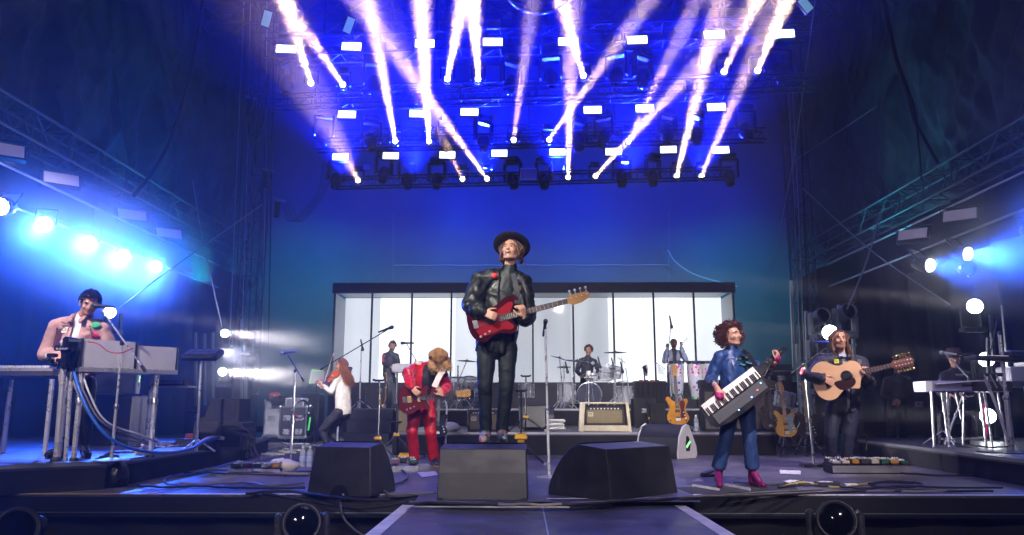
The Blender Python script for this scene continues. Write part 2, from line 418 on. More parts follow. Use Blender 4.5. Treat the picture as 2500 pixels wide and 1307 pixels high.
def person(label, J, fd, up=(0, 0, 1), s=1.0, voxel=.009, skin=SKN, top=None, legs=None, shoe=None, top_to='wrist', fatT=1.0, fatL=1.0,
           open_front=None, coat=None, hands=None, flare=0, group=None, folds=.006, closed=False, smile=False, faceon=True, sole=None, hem=None, sleeve=1.0, lip=LIP):
    """J: world joints head neck chest pelvis, sh el wr (L,R), hip kn an toe (L,R). L = image left.
    top / legs materials; coat: a second, open garment over the top"""
    base = V((J['pelvis'].x, J['pelvis'].y, min(J['toeL'].z, J['toeR'].z) - .03))
    root = empty('person', label, 'person', base, group=group)
    def fin(o): keep(o, root); return o
    side = (J['shR'] - J['shL']).normalized(); K = s
    # body: one continuous skin surface
    b = MB(); L, M = head_prims(b, J['head'], fd, up, s)
    b.cap(J['neck'] - (J['head'] - J['neck']).normalized() * .03, .058 * K, J['head'] + (J['neck'] - J['head']) * .25, .052 * K)
    b.cap(J['neck'] + (J['chest'] - J['neck']) * .35, .09 * K, J['chest'], .135 * K, side, .72)
    b.cap(J['chest'], .135 * K, J['pelvis'], .125 * K, side, .72)
    b.cap(J['shL'], .055 * K, J['neck'] + (J['chest'] - J['neck']) * .3, .06 * K); b.cap(J['shR'], .055 * K, J['neck'] + (J['chest'] - J['neck']) * .3, .06 * K)
    for k in 'LR':
        b.cap(J['sh' + k], .048 * K, J['el' + k], .038 * K); b.cap(J['el' + k], .038 * K, J['wr' + k], .026 * K)
        b.cap(J['hip' + k], .085 * K, J['kn' + k], .055 * K); b.cap(J['kn' + k], .052 * K, J['an' + k], .036 * K)
        b.cap(J['an' + k] - V((0, 0, .03)), .034 * K, J['toe' + k], .032 * K)
        hd = (hands or {}).get(k)
        if hd: hand(b, J['wr' + k], hd[0], hd[1], hd[2] if len(hd) > 2 else .6, s, hd[3] if len(hd) > 3 else (1 if k == 'L' else -1))
    me = remesh(b, voxel, 1, 'body'); bo = fin(link('body', me, skin))
    if faceon:
        fr = empty('x', '', '') ; bpy.data.objects.remove(fr)
        n0 = set(bpy.data.objects); face(None, L, M, s, lip, smile, closed)
        for o in set(bpy.data.objects) - n0:
            if o.parent is None: keep(o, root)
    # garments
    def upper(fat, mt, name, to, drop=.0, vx=voxel * 1.25, fold=folds, sl=1.0):
        g = MB(); f = fat; nk = J['neck']; ch = J['chest']; pv = J['pelvis']
        yoke = nk + (ch - nk) * .22
        ax = (ch - pv).normalized(); g.cap(nk + (ch - nk) * .4, .115 * K * f, ch, .155 * K * f, side, .74); g.cap(ch, .155 * K * f, pv - ax * (.02 + drop), .158 * K * f, side, .80)
        g.cap(J['shL'], .068 * K * f, yoke, .07 * K * f); g.cap(J['shR'], .068 * K * f, yoke, .07 * K * f)
        g.cap(nk + (J['head'] - nk) * .08, .062 * K, yoke, .075 * K)
        for k in 'LR':
            a, e, w_ = J['sh' + k], J['el' + k], J['wr' + k]
            if to == 'elbow': e2 = a + (e - a) * (.3 if coat else .9); g.cap(a, .066 * K * f, e2, .055 * K * f * sl); continue
            g.cap(a, .066 * K * f, e, .056 * K * f * sl); en = e + (w_ - e) * (.93 if to == 'wrist' else .45)
            mid = e + (w_ - e) * .7
            g.cap(e, .056 * K * f * sl, mid if to == 'wrist' else en, .046 * K * f * sl)
            if to == 'wrist': g.cap(mid, .042 * K * f * sl, en, .036 * K * f)
        m_ = remesh(g, vx, 2, name); crumple(m_, fold, 7 if name == 'jacket' else 9, random.random() * 9, (1.1, 1, .7))
        lo = pv - ax * (.055 + drop); cut(m_, lambda c: (c - lo).dot(ax) < 0 and (c - lo).length < .30 and abs((c - pv).dot(side)) < .21 * K * f)
        return m_
    if top:
        m_ = upper(1.0 * fatT * (.90 if coat else 1), top, 'shirt' if coat else 'jacket', 'elbow' if coat else top_to, fold=folds * (.5 if coat else 1), sl=sleeve)
        to_ = fin(link('shirt' if coat else 'jacket', m_, top))
    if coat:
        m_ = upper(1.09 * fatT, coat, 'jacket', 'wrist', drop=.05, fold=folds * 1.5, sl=sleeve)
        if open_front:
            cw, fwd = open_front; nk, pv = J['neck'], J['pelvis']; ax = (nk - pv).normalized(); fo = side.cross(ax); fo = fo if fo.dot(V(fwd)) > 0 else -fo
            L0 = (nk - pv).length
            def inside(c):
                r_ = c - pv; h = r_.dot(ax) / L0; x = (r_ - ax * r_.dot(ax)).dot(side); y = r_.dot(fo)
                return y > .03 and abs(x) < cw * (.35 + .75 * max(0, min(1, h))) and h < 1.25
            cut(m_, inside)
        o = fin(link('jacket', m_, coat)); sl_ = o.modifiers.new('thick', 'SOLIDIFY'); sl_.thickness = .006
    if legs:
        g = MB(); pv = J['pelvis']
        g.cap(pv + (J['chest'] - pv) * .12, .125 * K * fatL, pv - V((0, 0, .03)), .128 * K * fatL, side, .8)
        for k in 'LR':
            h_, kn, an = J['hip' + k], J['kn' + k], J['an' + k]; en = an + (kn - an) * (hem or .0)
            g.cap(h_, .094 * K * fatL, kn, .070 * K * fatL)
            g.cap(kn, .067 * K * fatL, en, (.056 + flare) * K * fatL)
        m_ = remesh(g, voxel * 1.25, 2, 'trousers'); crumple(m_, folds * .55, 10, random.random() * 9, (1, 1, .8))
        for k in 'LR':   # open the hem flat
            an = J['an' + k] + (J['kn' + k] - J['an' + k]) * (hem or .0); dn = (J['an' + k] - J['kn' + k]).normalized()
            cut(m_, lambda c: (c - an).dot(dn) > .012 and (c - an).length < .16)
        fin(link('trousers', m_, legs))
    if shoe:
        for k in 'LR':
            g = MB(); an, toe, kn = J['an' + k], J['toe' + k], J['kn' + k]; d = (toe - an); d.z = 0; d = d.normalized() if d.length > .02 else V((0, -1, 0))
            z0 = toe.z - .028; heel = V((an.x, an.y, z0 + .04)) - d * .045
            tip = V((toe.x, toe.y, z0 + .032)) + d * .02
            g.cap(an + (kn - an).normalized() * .05, .05 * K, heel + d * .04, .044 * K); g.cap(heel, .037 * K, tip, .034 * K)
            g.cap(an, .048 * K, tip - d * .05 + V((0, 0, .012)), .038 * K)
            m_ = remesh(g, .009, 2, 'boot'); a = coords(m_); a[:, 2] = np.maximum(a[:, 2], z0 + .004); m_.vertices.foreach_set('co', a.ravel()); m_.update()
            bt = fin(link('boot', m_, shoe))
            q = MB(); fr = frame(d, (0, 0, 1))
            q.lathe([(.001, 0), (.043, 0), (.043, .018), (.001, .018)], (0, 0, 0), (0, 0, 1), 20, sy=1.0)
            # long sole
            c = (heel + tip) / 2; LN = (tip - heel).length / 2 + .036; ang = atan2(d.y, d.x)
            q.v = [(x / .043 * LN * cos(ang) - y * sin(ang) * .95 + c.x, x / .043 * LN * sin(ang) + y * cos(ang) * .95 + c.y, z0 - .001 + z * .9) for x, y, z in q.v]
            so = q.build('sole', sole or RUB, None); keep(so, root)
    return root, L, M, fin
def joints(Y, z0, **k):
    "joints given as photo pixel + distance offset; feet are put on height z0"
    J = {}
    for n, v in k.items(): J[n] = P(v[0], v[1], Y + (v[2] if len(v) > 2 else 0))
    for s_ in 'LR':
        J['toe' + s_].z = z0 + .032; 
        if J['an' + s_].z < z0 + .085: J['an' + s_].z = z0 + .085
    return J

from mathutils.bvhtree import BVHTree
def onto(root, names, px, py):
    "point and normal where the sight line of a photo pixel meets one of the garments"
    best = None; d = ray(px, py).normalized()
    for o in root.children:
        if o.name.split('.')[0] in names:
            t = BVHTree.FromPolygons([v.co for v in o.data.vertices], [p.vertices for p in o.data.polygons]); h = t.ray_cast(CL, d)
            if h[0] is not None and (best is None or h[3] < best[2]): best = (h[0], h[1], h[3])
    if best is None: return P(px, py, root.location.y - .15), V((0, -1, 0))
    n = best[1] if best[1].dot(d) < 0 else -best[1]
    return best[0] + n * .006, n
def on_patch(root, px, py, *a, **k):
    p, n = onto(root, ('jacket', 'shirt'), px, py); return patch(p + V((0, -.018, 0)), (n + V((0, -.6, 0))).normalized(), *a, root, **k)
# ------------------------------------------------------------------ setting
Y0 = G(1250, 1209, 0).y            # front edge of the stage
YB = 25.6                          # back drape
FLM = mat('stage_ply', (.105, .095, .10), .46, n=.5, ns=1.1, bump=.12, bs=45, rv=.18)
pit = struct(MB().box((0, 12, -1.55), (60, 44, .1)).build('ground', mat('pit_ground', (.012, .012, .014), .8, n=.4)))
# stage deck: ply panels with real joints
def scuff(m, amt=.5, col=(.30, .28, .30, 1)):
    "worn scratches and dusty footmarks over the paint"
    t = m.node_tree; b = t.nodes['Principled BSDF']; src = b.inputs['Base Color'].links[0].from_socket; tc = t.nodes.new('ShaderNodeTexCoord'); L_ = t.links.new; fac = None
    for sc, st, lo, hi in ((3.0, (1, 9, 1), .66, .70), (2.2, (11, 1.2, 1), .68, .72), (1.3, (1, 1, 1), .58, .80)):
        mp = t.nodes.new('ShaderNodeMapping'); mp.inputs['Scale'].default_value = st; mp.inputs['Rotation'].default_value = (0, 0, .4 * sc); nz = t.nodes.new('ShaderNodeTexNoise'); nz.inputs['Scale'].default_value = sc; nz.inputs['Detail'].default_value = 5
        mr = t.nodes.new('ShaderNodeMapRange'); mr.inputs['From Min'].default_value = lo; mr.inputs['From Max'].default_value = hi; mr.inputs['To Max'].default_value = amt; L_(tc.outputs['Object'], mp.inputs[0]); L_(mp.outputs[0], nz.inputs[0]); L_(nz.outputs[0], mr.inputs[0])
        if fac is None: fac = mr.outputs[0]
        else: mx_ = t.nodes.new('ShaderNodeMath'); mx_.operation = 'MAXIMUM'; L_(fac, mx_.inputs[0]); L_(mr.outputs[0], mx_.inputs[1]); fac = mx_.outputs[0]
    mix = t.nodes.new('ShaderNodeMixRGB'); mix.inputs[2].default_value = col; L_(fac, mix.inputs[0]); L_(src, mix.inputs[1]); L_(mix.outputs[0], b.inputs['Base Color'])
scuff(FLM, .45)
sub = struct(MB().box((0, (Y0 + 26.5) / 2, -.11), (25, 26.5 - Y0 - .02, .18)).build('stage_floor', BLK))
pw, pd = 2.44, 1.83
deck_me = MB().box((0, 0, 0), (pw - .008, pd - .008, .02), bev=.003).mesh('deck_panel'); deck_me.materials.append(FLM)
k = 0
for i in range(-4, 5):
    y = Y0 + pd / 2
    while y < 25.5:
        o = bpy.data.objects.new('deck_panel', deck_me); COL.objects.link(o); o.parent = sub
        o.location = (i * pw + .35, y, -.0095 + random.uniform(-.0006, .0006)); o.rotation_euler = (0, 0, 0 if random.random() < .5 else pi); y += pd
TAPE = mat('gaffer_white', (.80, .78, .74), .6, n=.25, ns=4)
TAPY = mat('gaffer_cream', (.55, .42, .22), .6, n=.2, ns=4)
xl = G(985, 1215).x; xr = G(1705, 1215).x
MB().box(((-11 + -3.2) / 2, Y0 + .03, .003), (7.8, .085, .003)).build('edge_tape', TAPY, sub)
MB().box(((-3.2 + xl) / 2, Y0 + .03, .0035), (xl + 3.2, .085, .003)).build('edge_tape', TAPE, sub)
MB().box(((11 + xr) / 2, Y0 + .03, .003), (11 - xr, .085, .003)).build('edge_tape', TAPE, sub)
# fascia below the edge
f = MB()
f.box((0, Y0 - .012, -.10), (25, .02, .16)); fas = struct(f.build('stage_fascia', mat('fascia_black', (.01, .01, .012), .45, n=.3)))
MB().box((0, Y0 - .026, -.155), (25, .006, .008)).build('fascia_rail', mat('thin_rail', (.25, .35, .35), .35, .8), fas)
sk = MB().grid(lambda u, v: V((-12.5 + 25 * u, Y0 + .22 + .035 * sin(u * 190) + .02 * sin(u * 71 + v * 3), -.19 - 1.3 * v)), 260, 4)
sk.build('skirt_cloth', SKT, fas)
# catwalk towards the audience
cz = -.045
A = G(985, 1236, cz); B = G(1665, 1233, cz); yA = (A.y + B.y) / 2
cat_ = struct(MB().box(((A.x + B.x) / 2, yA - 3.6, cz - .10), (B.x - A.x + .02, 7.2, .16)).build('catwalk', BLK))
CWM = mat('catwalk_ply', (.08, .085, .11), .42, n=.4, ns=2.2, bump=.15, bs=30, rv=.16)
scuff(CWM, .5)
xs = [A.x, G(1325, 1240, cz).x, B.x]
for i in (0, 1):
    for j in range(3):
        MB().box(((xs[i] + xs[i + 1]) / 2, yA - 1.2 - 2.4 * j, cz - .01), (xs[i + 1] - xs[i] - .012, 2.392, .02), bev=.003).build('deck_panel', CWM, cat_)
for x in (A.x + .03, B.x - .03): MB().box((x, yA - 3.6, cz + .002), (.10, 7.2, .003)).build('edge_tape', TAPE, cat_)
MB().box((xs[1], yA - 3.6, cz - .006), (.012, 7.2, .014)).build('joint_strip', mat('joint_blue', (.35, .4, .7), .3, .6), cat_)
for (a, b, c_) in ((1010, 1390, 1238), (1265, 1495, 1233)):
    p, q = G(a, c_, cz), G(b, c_, cz); MB().box(((p.x + q.x) / 2, p.y, cz + .003), (q.x - p.x, .06, .003)).build('tape_strip', TAPE, cat_)
p, q = G(1335, 1218, 0), G(1495, 1218, 0); MB().box(((p.x + q.x) / 2, p.y, .003), (q.x - p.x, .03, .003)).build('tape_strip', TAPE, sub)
# risers
def riser(name, pts, z0, z1, top, label=None):
    "pts: plan outline (x, y) counter-clockwise; skirted platform"
    n = len(pts)
    m = MB(); m.add([V((x, y, z)) for z in (z1 - .06, z1) for x, y in pts], [(k, (k + 1) % n, n + (k + 1) % n, n + k) for k in range(n)] + [tuple(range(n))[::-1], tuple(range(n, 2 * n))])
    o = struct(m.build(name, [top]))
    cx = sum(p[0] for p in pts) / n; cyy = sum(p[1] for p in pts) / n
    for k in range(n):
        a = V((*pts[k], 0)); b = V((*pts[(k + 1) % n], 0)); L = (b - a).length; nn = V(((b - a).y, -(b - a).x, 0)).normalized()
        if nn.dot(a - V((cx, cyy, 0))) < 0: nn = -nn
        nu = max(8, int(L * 9))
        def fn(u, v, a=a, b=b, L=L, nn=nn):
            p = a.lerp(b, u); t = u * L
            d = -.012 - .016 * abs(sin(t * 5.3 + sin(t * 1.7) * 2)) * v - .01 * noise.noise(V((t * 3, v * 2, k)))
            return p + nn * d + V((0, 0, z1 - .058 - (z1 - .06 - z0) * v))
        MB().grid(fn, nu * 2, 5).build('skirt', SKT, o)
        MB().bar(a + nn * .004 + V((0, 0, z1 - .02)), b + nn * .004 + V((0, 0, z1 - .02)), .012, .034).build('rim', ALU if name != 'riser' or k != 99 else BLK, o)
    return o
RTM = mat('riser_top', (.065, .065, .08), .38, n=.3, ns=2.5, bump=.08, bs=40, rv=.14)
RL = .27
a = G(0, 1136, RL); b = G(262, 1126, RL); c = G(615, 1078, RL)
riser('side_riser', [(-11.5, a.y), (a.x, a.y), (b.x, b.y), (c.x, c.y), (c.x - .35, c.y + 1.9), (-11.5, c.y + 1.9)], 0, RL, RTM)
a = G(2095, 1073, RL); b = G(2500, 1122, RL)
riser('side_riser', [(a.x, a.y), (b.x, b.y), (11.5, b.y - .9), (11.5, a.y + .7), (a.x + .3, a.y + .7)], 0, RL, RTM)
RM = .38; YM = 13.4; RD = .765; YD = 18.3
a = P(962, 1060, YM).x; b = P(1893, 1050, YM).x
riser('centre_riser', [(a, YM), (b, YM), (b, YD - .05), (a, YD - .05)], 0, RM, RTM)
a = P(838, 1000, YD).x; b = P(1900, 1000, YD).x
riser('drum_riser', [(a, YD), (b, YD), (b, 21.9), (a, 21.9)], 0, RD, RTM)
# steps up to the drum riser
s0 = P(857, 1050, YD).x; s1 = P(965, 1050, YD).x
st = struct(MB().box(((s0 + s1) / 2, YD - .42, .12), (s1 - s0, .8, .24), bev=.01).build('steps', mat('step_grey', (.06, .06, .075), .5, n=.2, bump=.1)))
MB().box(((s0 + s1) / 2, YD - .27, .372), (s1 - s0 - .02, .5, .264), bev=.01).build('step', MT['step_grey'], st)
MB().box(((s0 + s1) / 2, YD - .14, .630), (s1 - s0 - .04, .24, .252), bev=.01).build('step', MT['step_grey'], st)
# deck markings: dark carpets with white stripes
CARP = mat('dark_carpet', (.03, .03, .034), .85, n=.3, bump=.3, bs=200)
def decal(name, pix, z, m, par=None):
    p = [G(x, y, 0) for x, y in pix]; n = len(p)
    return MB().add([V((q.x, q.y, z)) for q in p] + [V((q.x, q.y, .0008)) for q in p], [tuple(range(n)), tuple(range(n, 2 * n))[::-1]] + [(k, (k + 1) % n, n + (k + 1) % n, n + k) for k in range(n)]).build(name, m, par)
cp = decal('floor_mat', [(620, 1128), (800, 1084), (905, 1086), (735, 1126)], .006, CARP); tag(cp, 'dark floor mat with white strokes in front of the steel flight case', 'mat')
for (x0, y0_, x1, y1_) in ((690, 1098, 745, 1104), (715, 1091, 752, 1093), (650, 1109, 695, 1113), (680, 1104, 722, 1108), (630, 1110, 668, 1113), (770, 1090, 800, 1088), (700, 1086, 757, 1086)):
    a, b = G(x0, y0_), G(x1, y1_); MB().bar((a.x, a.y, .009), (b.x, b.y, .009), .004, .05).build('stripe', TAPE, cp)
cp = decal('floor_mat', [(1650, 1192), (1930, 1180), (1960, 1206), (1690, 1208)], .006, CARP); tag(cp, 'dark floor mat with two white strips under the woman in purple boots', 'mat')
for (x0, y0_, x1, y1_) in ((1690, 1189, 1756, 1200), (1770, 1187, 1832, 1200)):
    a, b = G(x0, y0_), G(x1, y1_); MB().bar((a.x, a.y, .009), (b.x, b.y, .009), .004, .04).build('stripe', TAPE, cp)
cp = decal('floor_mat', [(1012, 1226), (1062, 1155), (1665, 1160), (1710, 1226)], .003, mat('centre_mat', (.07, .075, .12), .5, n=.3, ns=3, rv=.1)); tag(cp, 'dark bluish rubber mat under the front monitors at the head of the catwalk', 'mat')

# backdrop and side drapes -------------------------------------------------
def wavy(name, fn, nu, nv, m, label, cat):
    o = MB().grid(fn, nu, nv).build(name, m); return tag(o, label, cat)
BDM = mat('back_drape', (.15, .16, .17), .85, n=.12, ns=.5, bump=.2, bs=160)
def bd(u, v):
    x = -10.4 + 20.8 * u; z = .2 + 12.4 * v
    return V((x, YB + .02 * sin(x * 3.1) + .05 * noise.noise(V((x * .6, z * .25, 2))), z))
drop = wavy('backdrop', bd, 90, 40, BDM, 'tall smooth grey back drape lit deep blue, behind the glowing box', 'backdrop')
wl = mat('light_seam', (.45, .5, .52), .6)
a, b = P(962, 648, YB - .09), P(1632, 647, YB - .09); MB().tube([a.lerp(b, t / 20) + V((0, 0, .01 * sin(t * 2.1))) for t in range(21)], .011, 5).build('seam', wl, drop)
for px in (960, 1633):
    a, b = P(px, 520, YB - .09), P(px, 690, YB - .09); m = MB()
    for t in range(26): p = a.lerp(b, t / 26); m.bar(p, p - V((0, 0, .035)), .012)
    m.build('lacing', wl, drop)
SDM = mat('scrim_cloth', (.075, .085, .09), .6, n=.35, ns=1.2, bump=.4, bs=9)
def scrim(sx, seed):
    def fn(u, v):
        y = 6.5 + (YB - .3 - 6.5) * u; z = 4.95 + 8.4 * v - .1 * sin(u * 9)
        q = V((y * .9, z * .35, seed)); f = noise.noise(q) * .28
        s_ = (y - 16) * .55; f += .10 * abs(sin((y * 2.2 + (z - 6) * .55 * (1 if int(y) % 2 else -1)))) * max(0, 1 - (z - 4.9) / 6.5)
        for yc in (10.5, 14.6, 18.2, 21.6):                      # folds gathered towards the ties on the truss
            dy, dz = y - yc, z - 4.7; f += .16 * max(0, 1 - sqrt(dy * dy + dz * dz) / 4.2) * abs(sin(atan2(dy, dz) * 9 + seed + noise.noise(V((y, z, 5))) * 1.2))
        f += .10 * (1 - abs(noise.noise(V((y * 1.5 + z * .6, z * .5, seed + 3)))) * 3) + .035 * (1 - abs(noise.noise(V((y * 4 - z * 1.3, z * .9, seed + 8)))) * 3)
        return V((sx * (8.75 + .0 * u) + sx * f, y, z))
    return fn
wavy('side_scrim', scrim(-1, 1), 260, 110, SDM, 'huge gathered dark scrim hanging above the left side truss', 'curtain')
wavy('side_scrim', scrim(1, 5), 260, 110, SDM, 'huge gathered dark scrim hanging above the right side truss', 'curtain')
def lowd(sx, seed, x0):
    def fn(u, v):
        y = 5.5 + (YB - 6) * u; z = -1.4 + 6.4 * v
        return V((sx * (x0 + .09 * sin(y * 5 + noise.noise(V((y, z * .4, seed))) * 2) + .25 * noise.noise(V((y * .5, z * .3, seed)))), y, z))
    return fn
wavy('wing_drape', lowd(-1, 3, 10.6), 200, 24, SKT, 'black pleated wing drape behind the left keyboards', 'curtain')
wavy('wing_drape', lowd(1, 4, 12.4), 200, 24, SKT, 'black pleated wing drape behind the right wing', 'curtain')
def leg(x0, x1, y, z1, seed):
    return lambda u, v: V((x0 + (x1 - x0) * u, y + .10 * sin((x0 + (x1 - x0) * u) * 7 + seed) + .06 * noise.noise(V((u * 8, v * 3, seed))), -.0 + z1 * v))
wavy('wing_drape', leg(-14, -8.9, 24.6, 12.5, 1), 80, 20, SKT, 'black drape at the far back corner of the left wing', 'curtain')
wavy('wing_drape', leg(8.9, 15, 24.6, 12.5, 2), 80, 20, SKT, 'black drape at the far back corner of the right wing', 'curtain')
wavy('stage_roof', lambda u, v: V((-13 + 26 * u, 3 + 24 * v, 12.9 + .12 * noise.noise(V((u * 9, v * 9, 1))))), 40, 30, SKT, 'black roof skin over the rig', 'roof')['kind'] = 'structure'

# trusses -----------------------------------------------------------------
def truss(A, B, size, label, cat='truss', r=.024, lr=.012, up=(0, 0, 1), m=None, step=None, group=None, name='lighting_truss'):
    m = m or ALU; A = V(A); B = V(B); d = B - A; L = d.length; F = frame(d, up)
    root = empty(name, label, cat, A, group=group); h = size / 2
    T = Matrix.Translation(A) @ F.to_4x4(); cs = [(-h, -h), (h, -h), (h, h), (-h, h)]
    for x, y in cs:
        keep(MB().tube([T @ V((x, y, 0)), T @ V((x, y, L))], r, 8).build('chord', m, None, fix=False), root)
    n = max(2, int(L / (step or size))); s_ = L / n; q = MB()
    for i in range(n):
        z0, z1 = i * s_, (i + 1) * s_
        for j in range(4):
            a, b = cs[j], cs[(j + 1) % 4]
            if i % 2: a, b = b, a
            q.tube([T @ V((*a, z0)), T @ V((*b, z1))], lr, 5, caps=False)
        if i % 2 == 0:
            for j in range(4): q.tube([T @ V((*cs[j], z0)), T @ V((*cs[(j + 1) % 4], z0))], lr, 5, caps=False)
    o = q.build('lacing', m, None, fix=False); o['kind'] = 'stuff'; keep(o, root); return root
HUSK = mat('truss_black', (.03, .03, .035), .35, .3)
# three rig trusses (slightly skewed, nearer on the right)
ROW = []
for (yl, yr, z, xl_, xr_, lb) in ((16.9, 15.9, 8.95, -5.9, 6.3, 'front lighting truss nearest the audience, carrying the top row of panels'),
                             (18.7, 18.1, 8.55, -5.2, 5.9, 'middle lighting truss carrying the second row of panels'),
                             (21.2, 20.4, 8.3, -5.3, 5.7, 'back lighting truss, lowest in the picture, above the blue drape')):
    truss((xl_, yl, z), (xr_, yr, z), .45, lb, m=HUSK); truss((xl_, yl + .02, z - 1.25), (xr_, yr + .02, z - 1.25), .28, lb.replace('lighting truss', 'lower fixture bar'), m=HUSK, lr=.008)
    for x in (-5, -2.4, .2, 2.8, 5.3):
        t = (x - xl_) / (xr_ - xl_); y = yl + (yr - yl) * t
        if x < xr_: pass
    ROW.append((yl, yr, z, xl_, xr_))
for i, (yl, yr, z, xl_, xr_) in enumerate(ROW):
    for k_, x in enumerate((-4.6, -2.2, .2, 2.6, 5.0)):
        t = (x - xl_) / (xr_ - xl_); y = yl + (yr - yl) * t
        tag(MB().tube([(x, y, z + .2), (x, y, 12.9)], .018, 6).build('hoist_chain', DRK), ('front', 'middle', 'back')[i] + ' truss hoist chain, ' + ('leftmost', 'second from left', 'middle one', 'second from right', 'rightmost')[k_] + ' of its five', 'chain', 'hoist chains over the rig')
        for s_ in (-.12, .12): pass
for y, z, lb in ((14.2, 10.6, 'black roof beam crossing the top of the stage in front of the rig'), (18.9, 10.9, 'roof beam between the front and back trusses'), (12.2, 9.6, 'long thin roof beam nearest the camera')):
    truss((-8.3, y, z), (8.3, y, z), .6, lb, m=DRK, r=.03, lr=.018)
TWR = mat('tower_steel', (.12, .13, .14), .45, .7)
# corner towers
YT = 21.5
for (px0, px1, lb) in ((588, 640, 'left corner tower of the stage roof'), (1940, 1985, 'right corner tower of the stage roof')):
    x = (P(px0, 700, YT).x + P(px1, 700, YT).x) / 2
    truss((x, YT, 0), (x, YT, 12.8), .5, lb, 'tower', m=TWR, r=.03, lr=.016, name='corner_tower', step=.6)
# side trusses: run up-stage at x = +-8
for sx, za, lb in ((-1, 5.35, 'long truss along the left wing, under the scrim'), (1, 5.1, 'long truss along the right wing, under the scrim')):
    truss((sx * 8.25, 9, za), (sx * 8.25, 22.2, za), .5, lb, r=.028, lr=.015, m=TWR)
    for z in (4.55, 3.95):
        tag(MB().tube([(sx * 8.15, 9, z), (sx * 8.15, 20.5, z)], .026, 8).build('rigging_pipe', STL), ('left' if sx < 0 else 'right') + ' wing pipe, ' + ('upper one with the square panels' if z > 4.2 else 'lower one with the round wash lights'), 'pipe')
# guy wires and hanging cables
WIR = mat('wire', (.3, .36, .4), .4, .7)
def wire(pts, r, label, m=WIR, cat='cable', name='cable', n=10, **kw):
    return tag(MB().tube(bez(pts, n), r, 6).build(name, m), label, cat, **kw)
wire([P(1990, 0, 15), P(1935, 400, 17.5), P(1875, 690, 20)], .012, 'thin guy wire slanting down left of the right tower')
wire([P(2150, 520, 14), P(2115, 640, 14), P(2068, 755, 14)], .016, 'straight guy wire above the long-haired guitarist')
wire([P(1960, 460, 18), P(2125, 610, 16), P(2320, 745, 13.5)], .012, 'guy wire crossing the right wing truss')
wire([P(1935, 395, 20), P(2050, 320, 19.5), P(2200, 220, 18)], .018, 'pale crumpled rope across the right scrim')
wire([P(1630, 610, 25.2), P(1650, 640, 25.2), P(1700, 672, 25.2), P(1800, 700, 25.2)], .02, 'pale slack line on the right of the back drape', wl)  # pale tube stands in for a crack of light on the drape
wire([P(470, 440, 15), P(492, 570, 15), P(542, 800, 15)], .012, 'straight guy wire left of the left tower')
wire([P(640, 500, 17), P(420, 655, 15), P(285, 757, 13)], .012, 'long guy wire running down to the lamp behind the keyboard player')
wire([P(496, 0, 12.6), P(465, 180, 12.8), P(420, 330, 13), P(372, 420, 13.2), P(325, 480, 13.3)], .035, 'thick dark cable hanging in front of the left scrim', RUB)
wire([P(2155, 0, 12.6), P(2180, 120, 12.8), P(2215, 230, 13), P(2235, 300, 13.3), P(2290, 400, 13.4)], .03, 'thick dark cable hanging in front of the right scrim', RUB)
wire([P(2160, 0, 12.7), P(2190, 140, 12.9), P(2230, 260, 13), P(2245, 380, 13.2), P(2250, 440, 13.4)], .018, 'thinner dark cable beside the thick one on the right scrim', RUB)
for k_, (x0, x1) in enumerate(((596, 560), (603, 572), (612, 590), (640, 605), (652, 640), (668, 655))):
    wire([P(x0, -10, 19), P((x0 + x1) / 2 + 3, 350, 19), P(x1, 850, 19)], .016, 'thin black cable hanging down the left tower, ' + ('leftmost', 'second from left', 'third from left', 'third from right', 'second from right', 'rightmost')[k_], RUB if k_ % 2 else WIR, group='cables down the left tower')
for k_, (x0, x1) in enumerate(((1935, 1965), (1952, 1975), (1925, 1955))):
    wire([P(x0, 220, 19), P((x0 + x1) / 2 - 3, 450, 19), P(x1, 880, 19)], .016, 'thin black cable hanging down the right tower, ' + ('middle', 'rightmost', 'leftmost')[k_], RUB if k_ % 2 else WIR, group='cables down the right tower')
for k_ in range(5):
    o = k_ * 6
    wire([P(790 + o, 395, 20), P(775 + o * .8, 470, 20), P(735 + o * .7, 520 + o * .3, 20), P(705 + o, 540, 20), P(690 + o, 500, 20)], .009, 'slack dark multicore loop left of the back truss, ' + ('leftmost', 'second', 'middle', 'fourth', 'rightmost')[k_] + ' of the bundle', DRK if k_ % 2 else RUB, group='multicore loops left of the back truss')
wire([P(615, 235, 18), P(608, 330, 18), P(622, 345, 18), P(640, 300, 18), P(655, 180, 18)], .03, 'thick black cable loop on the left tower', RUB)
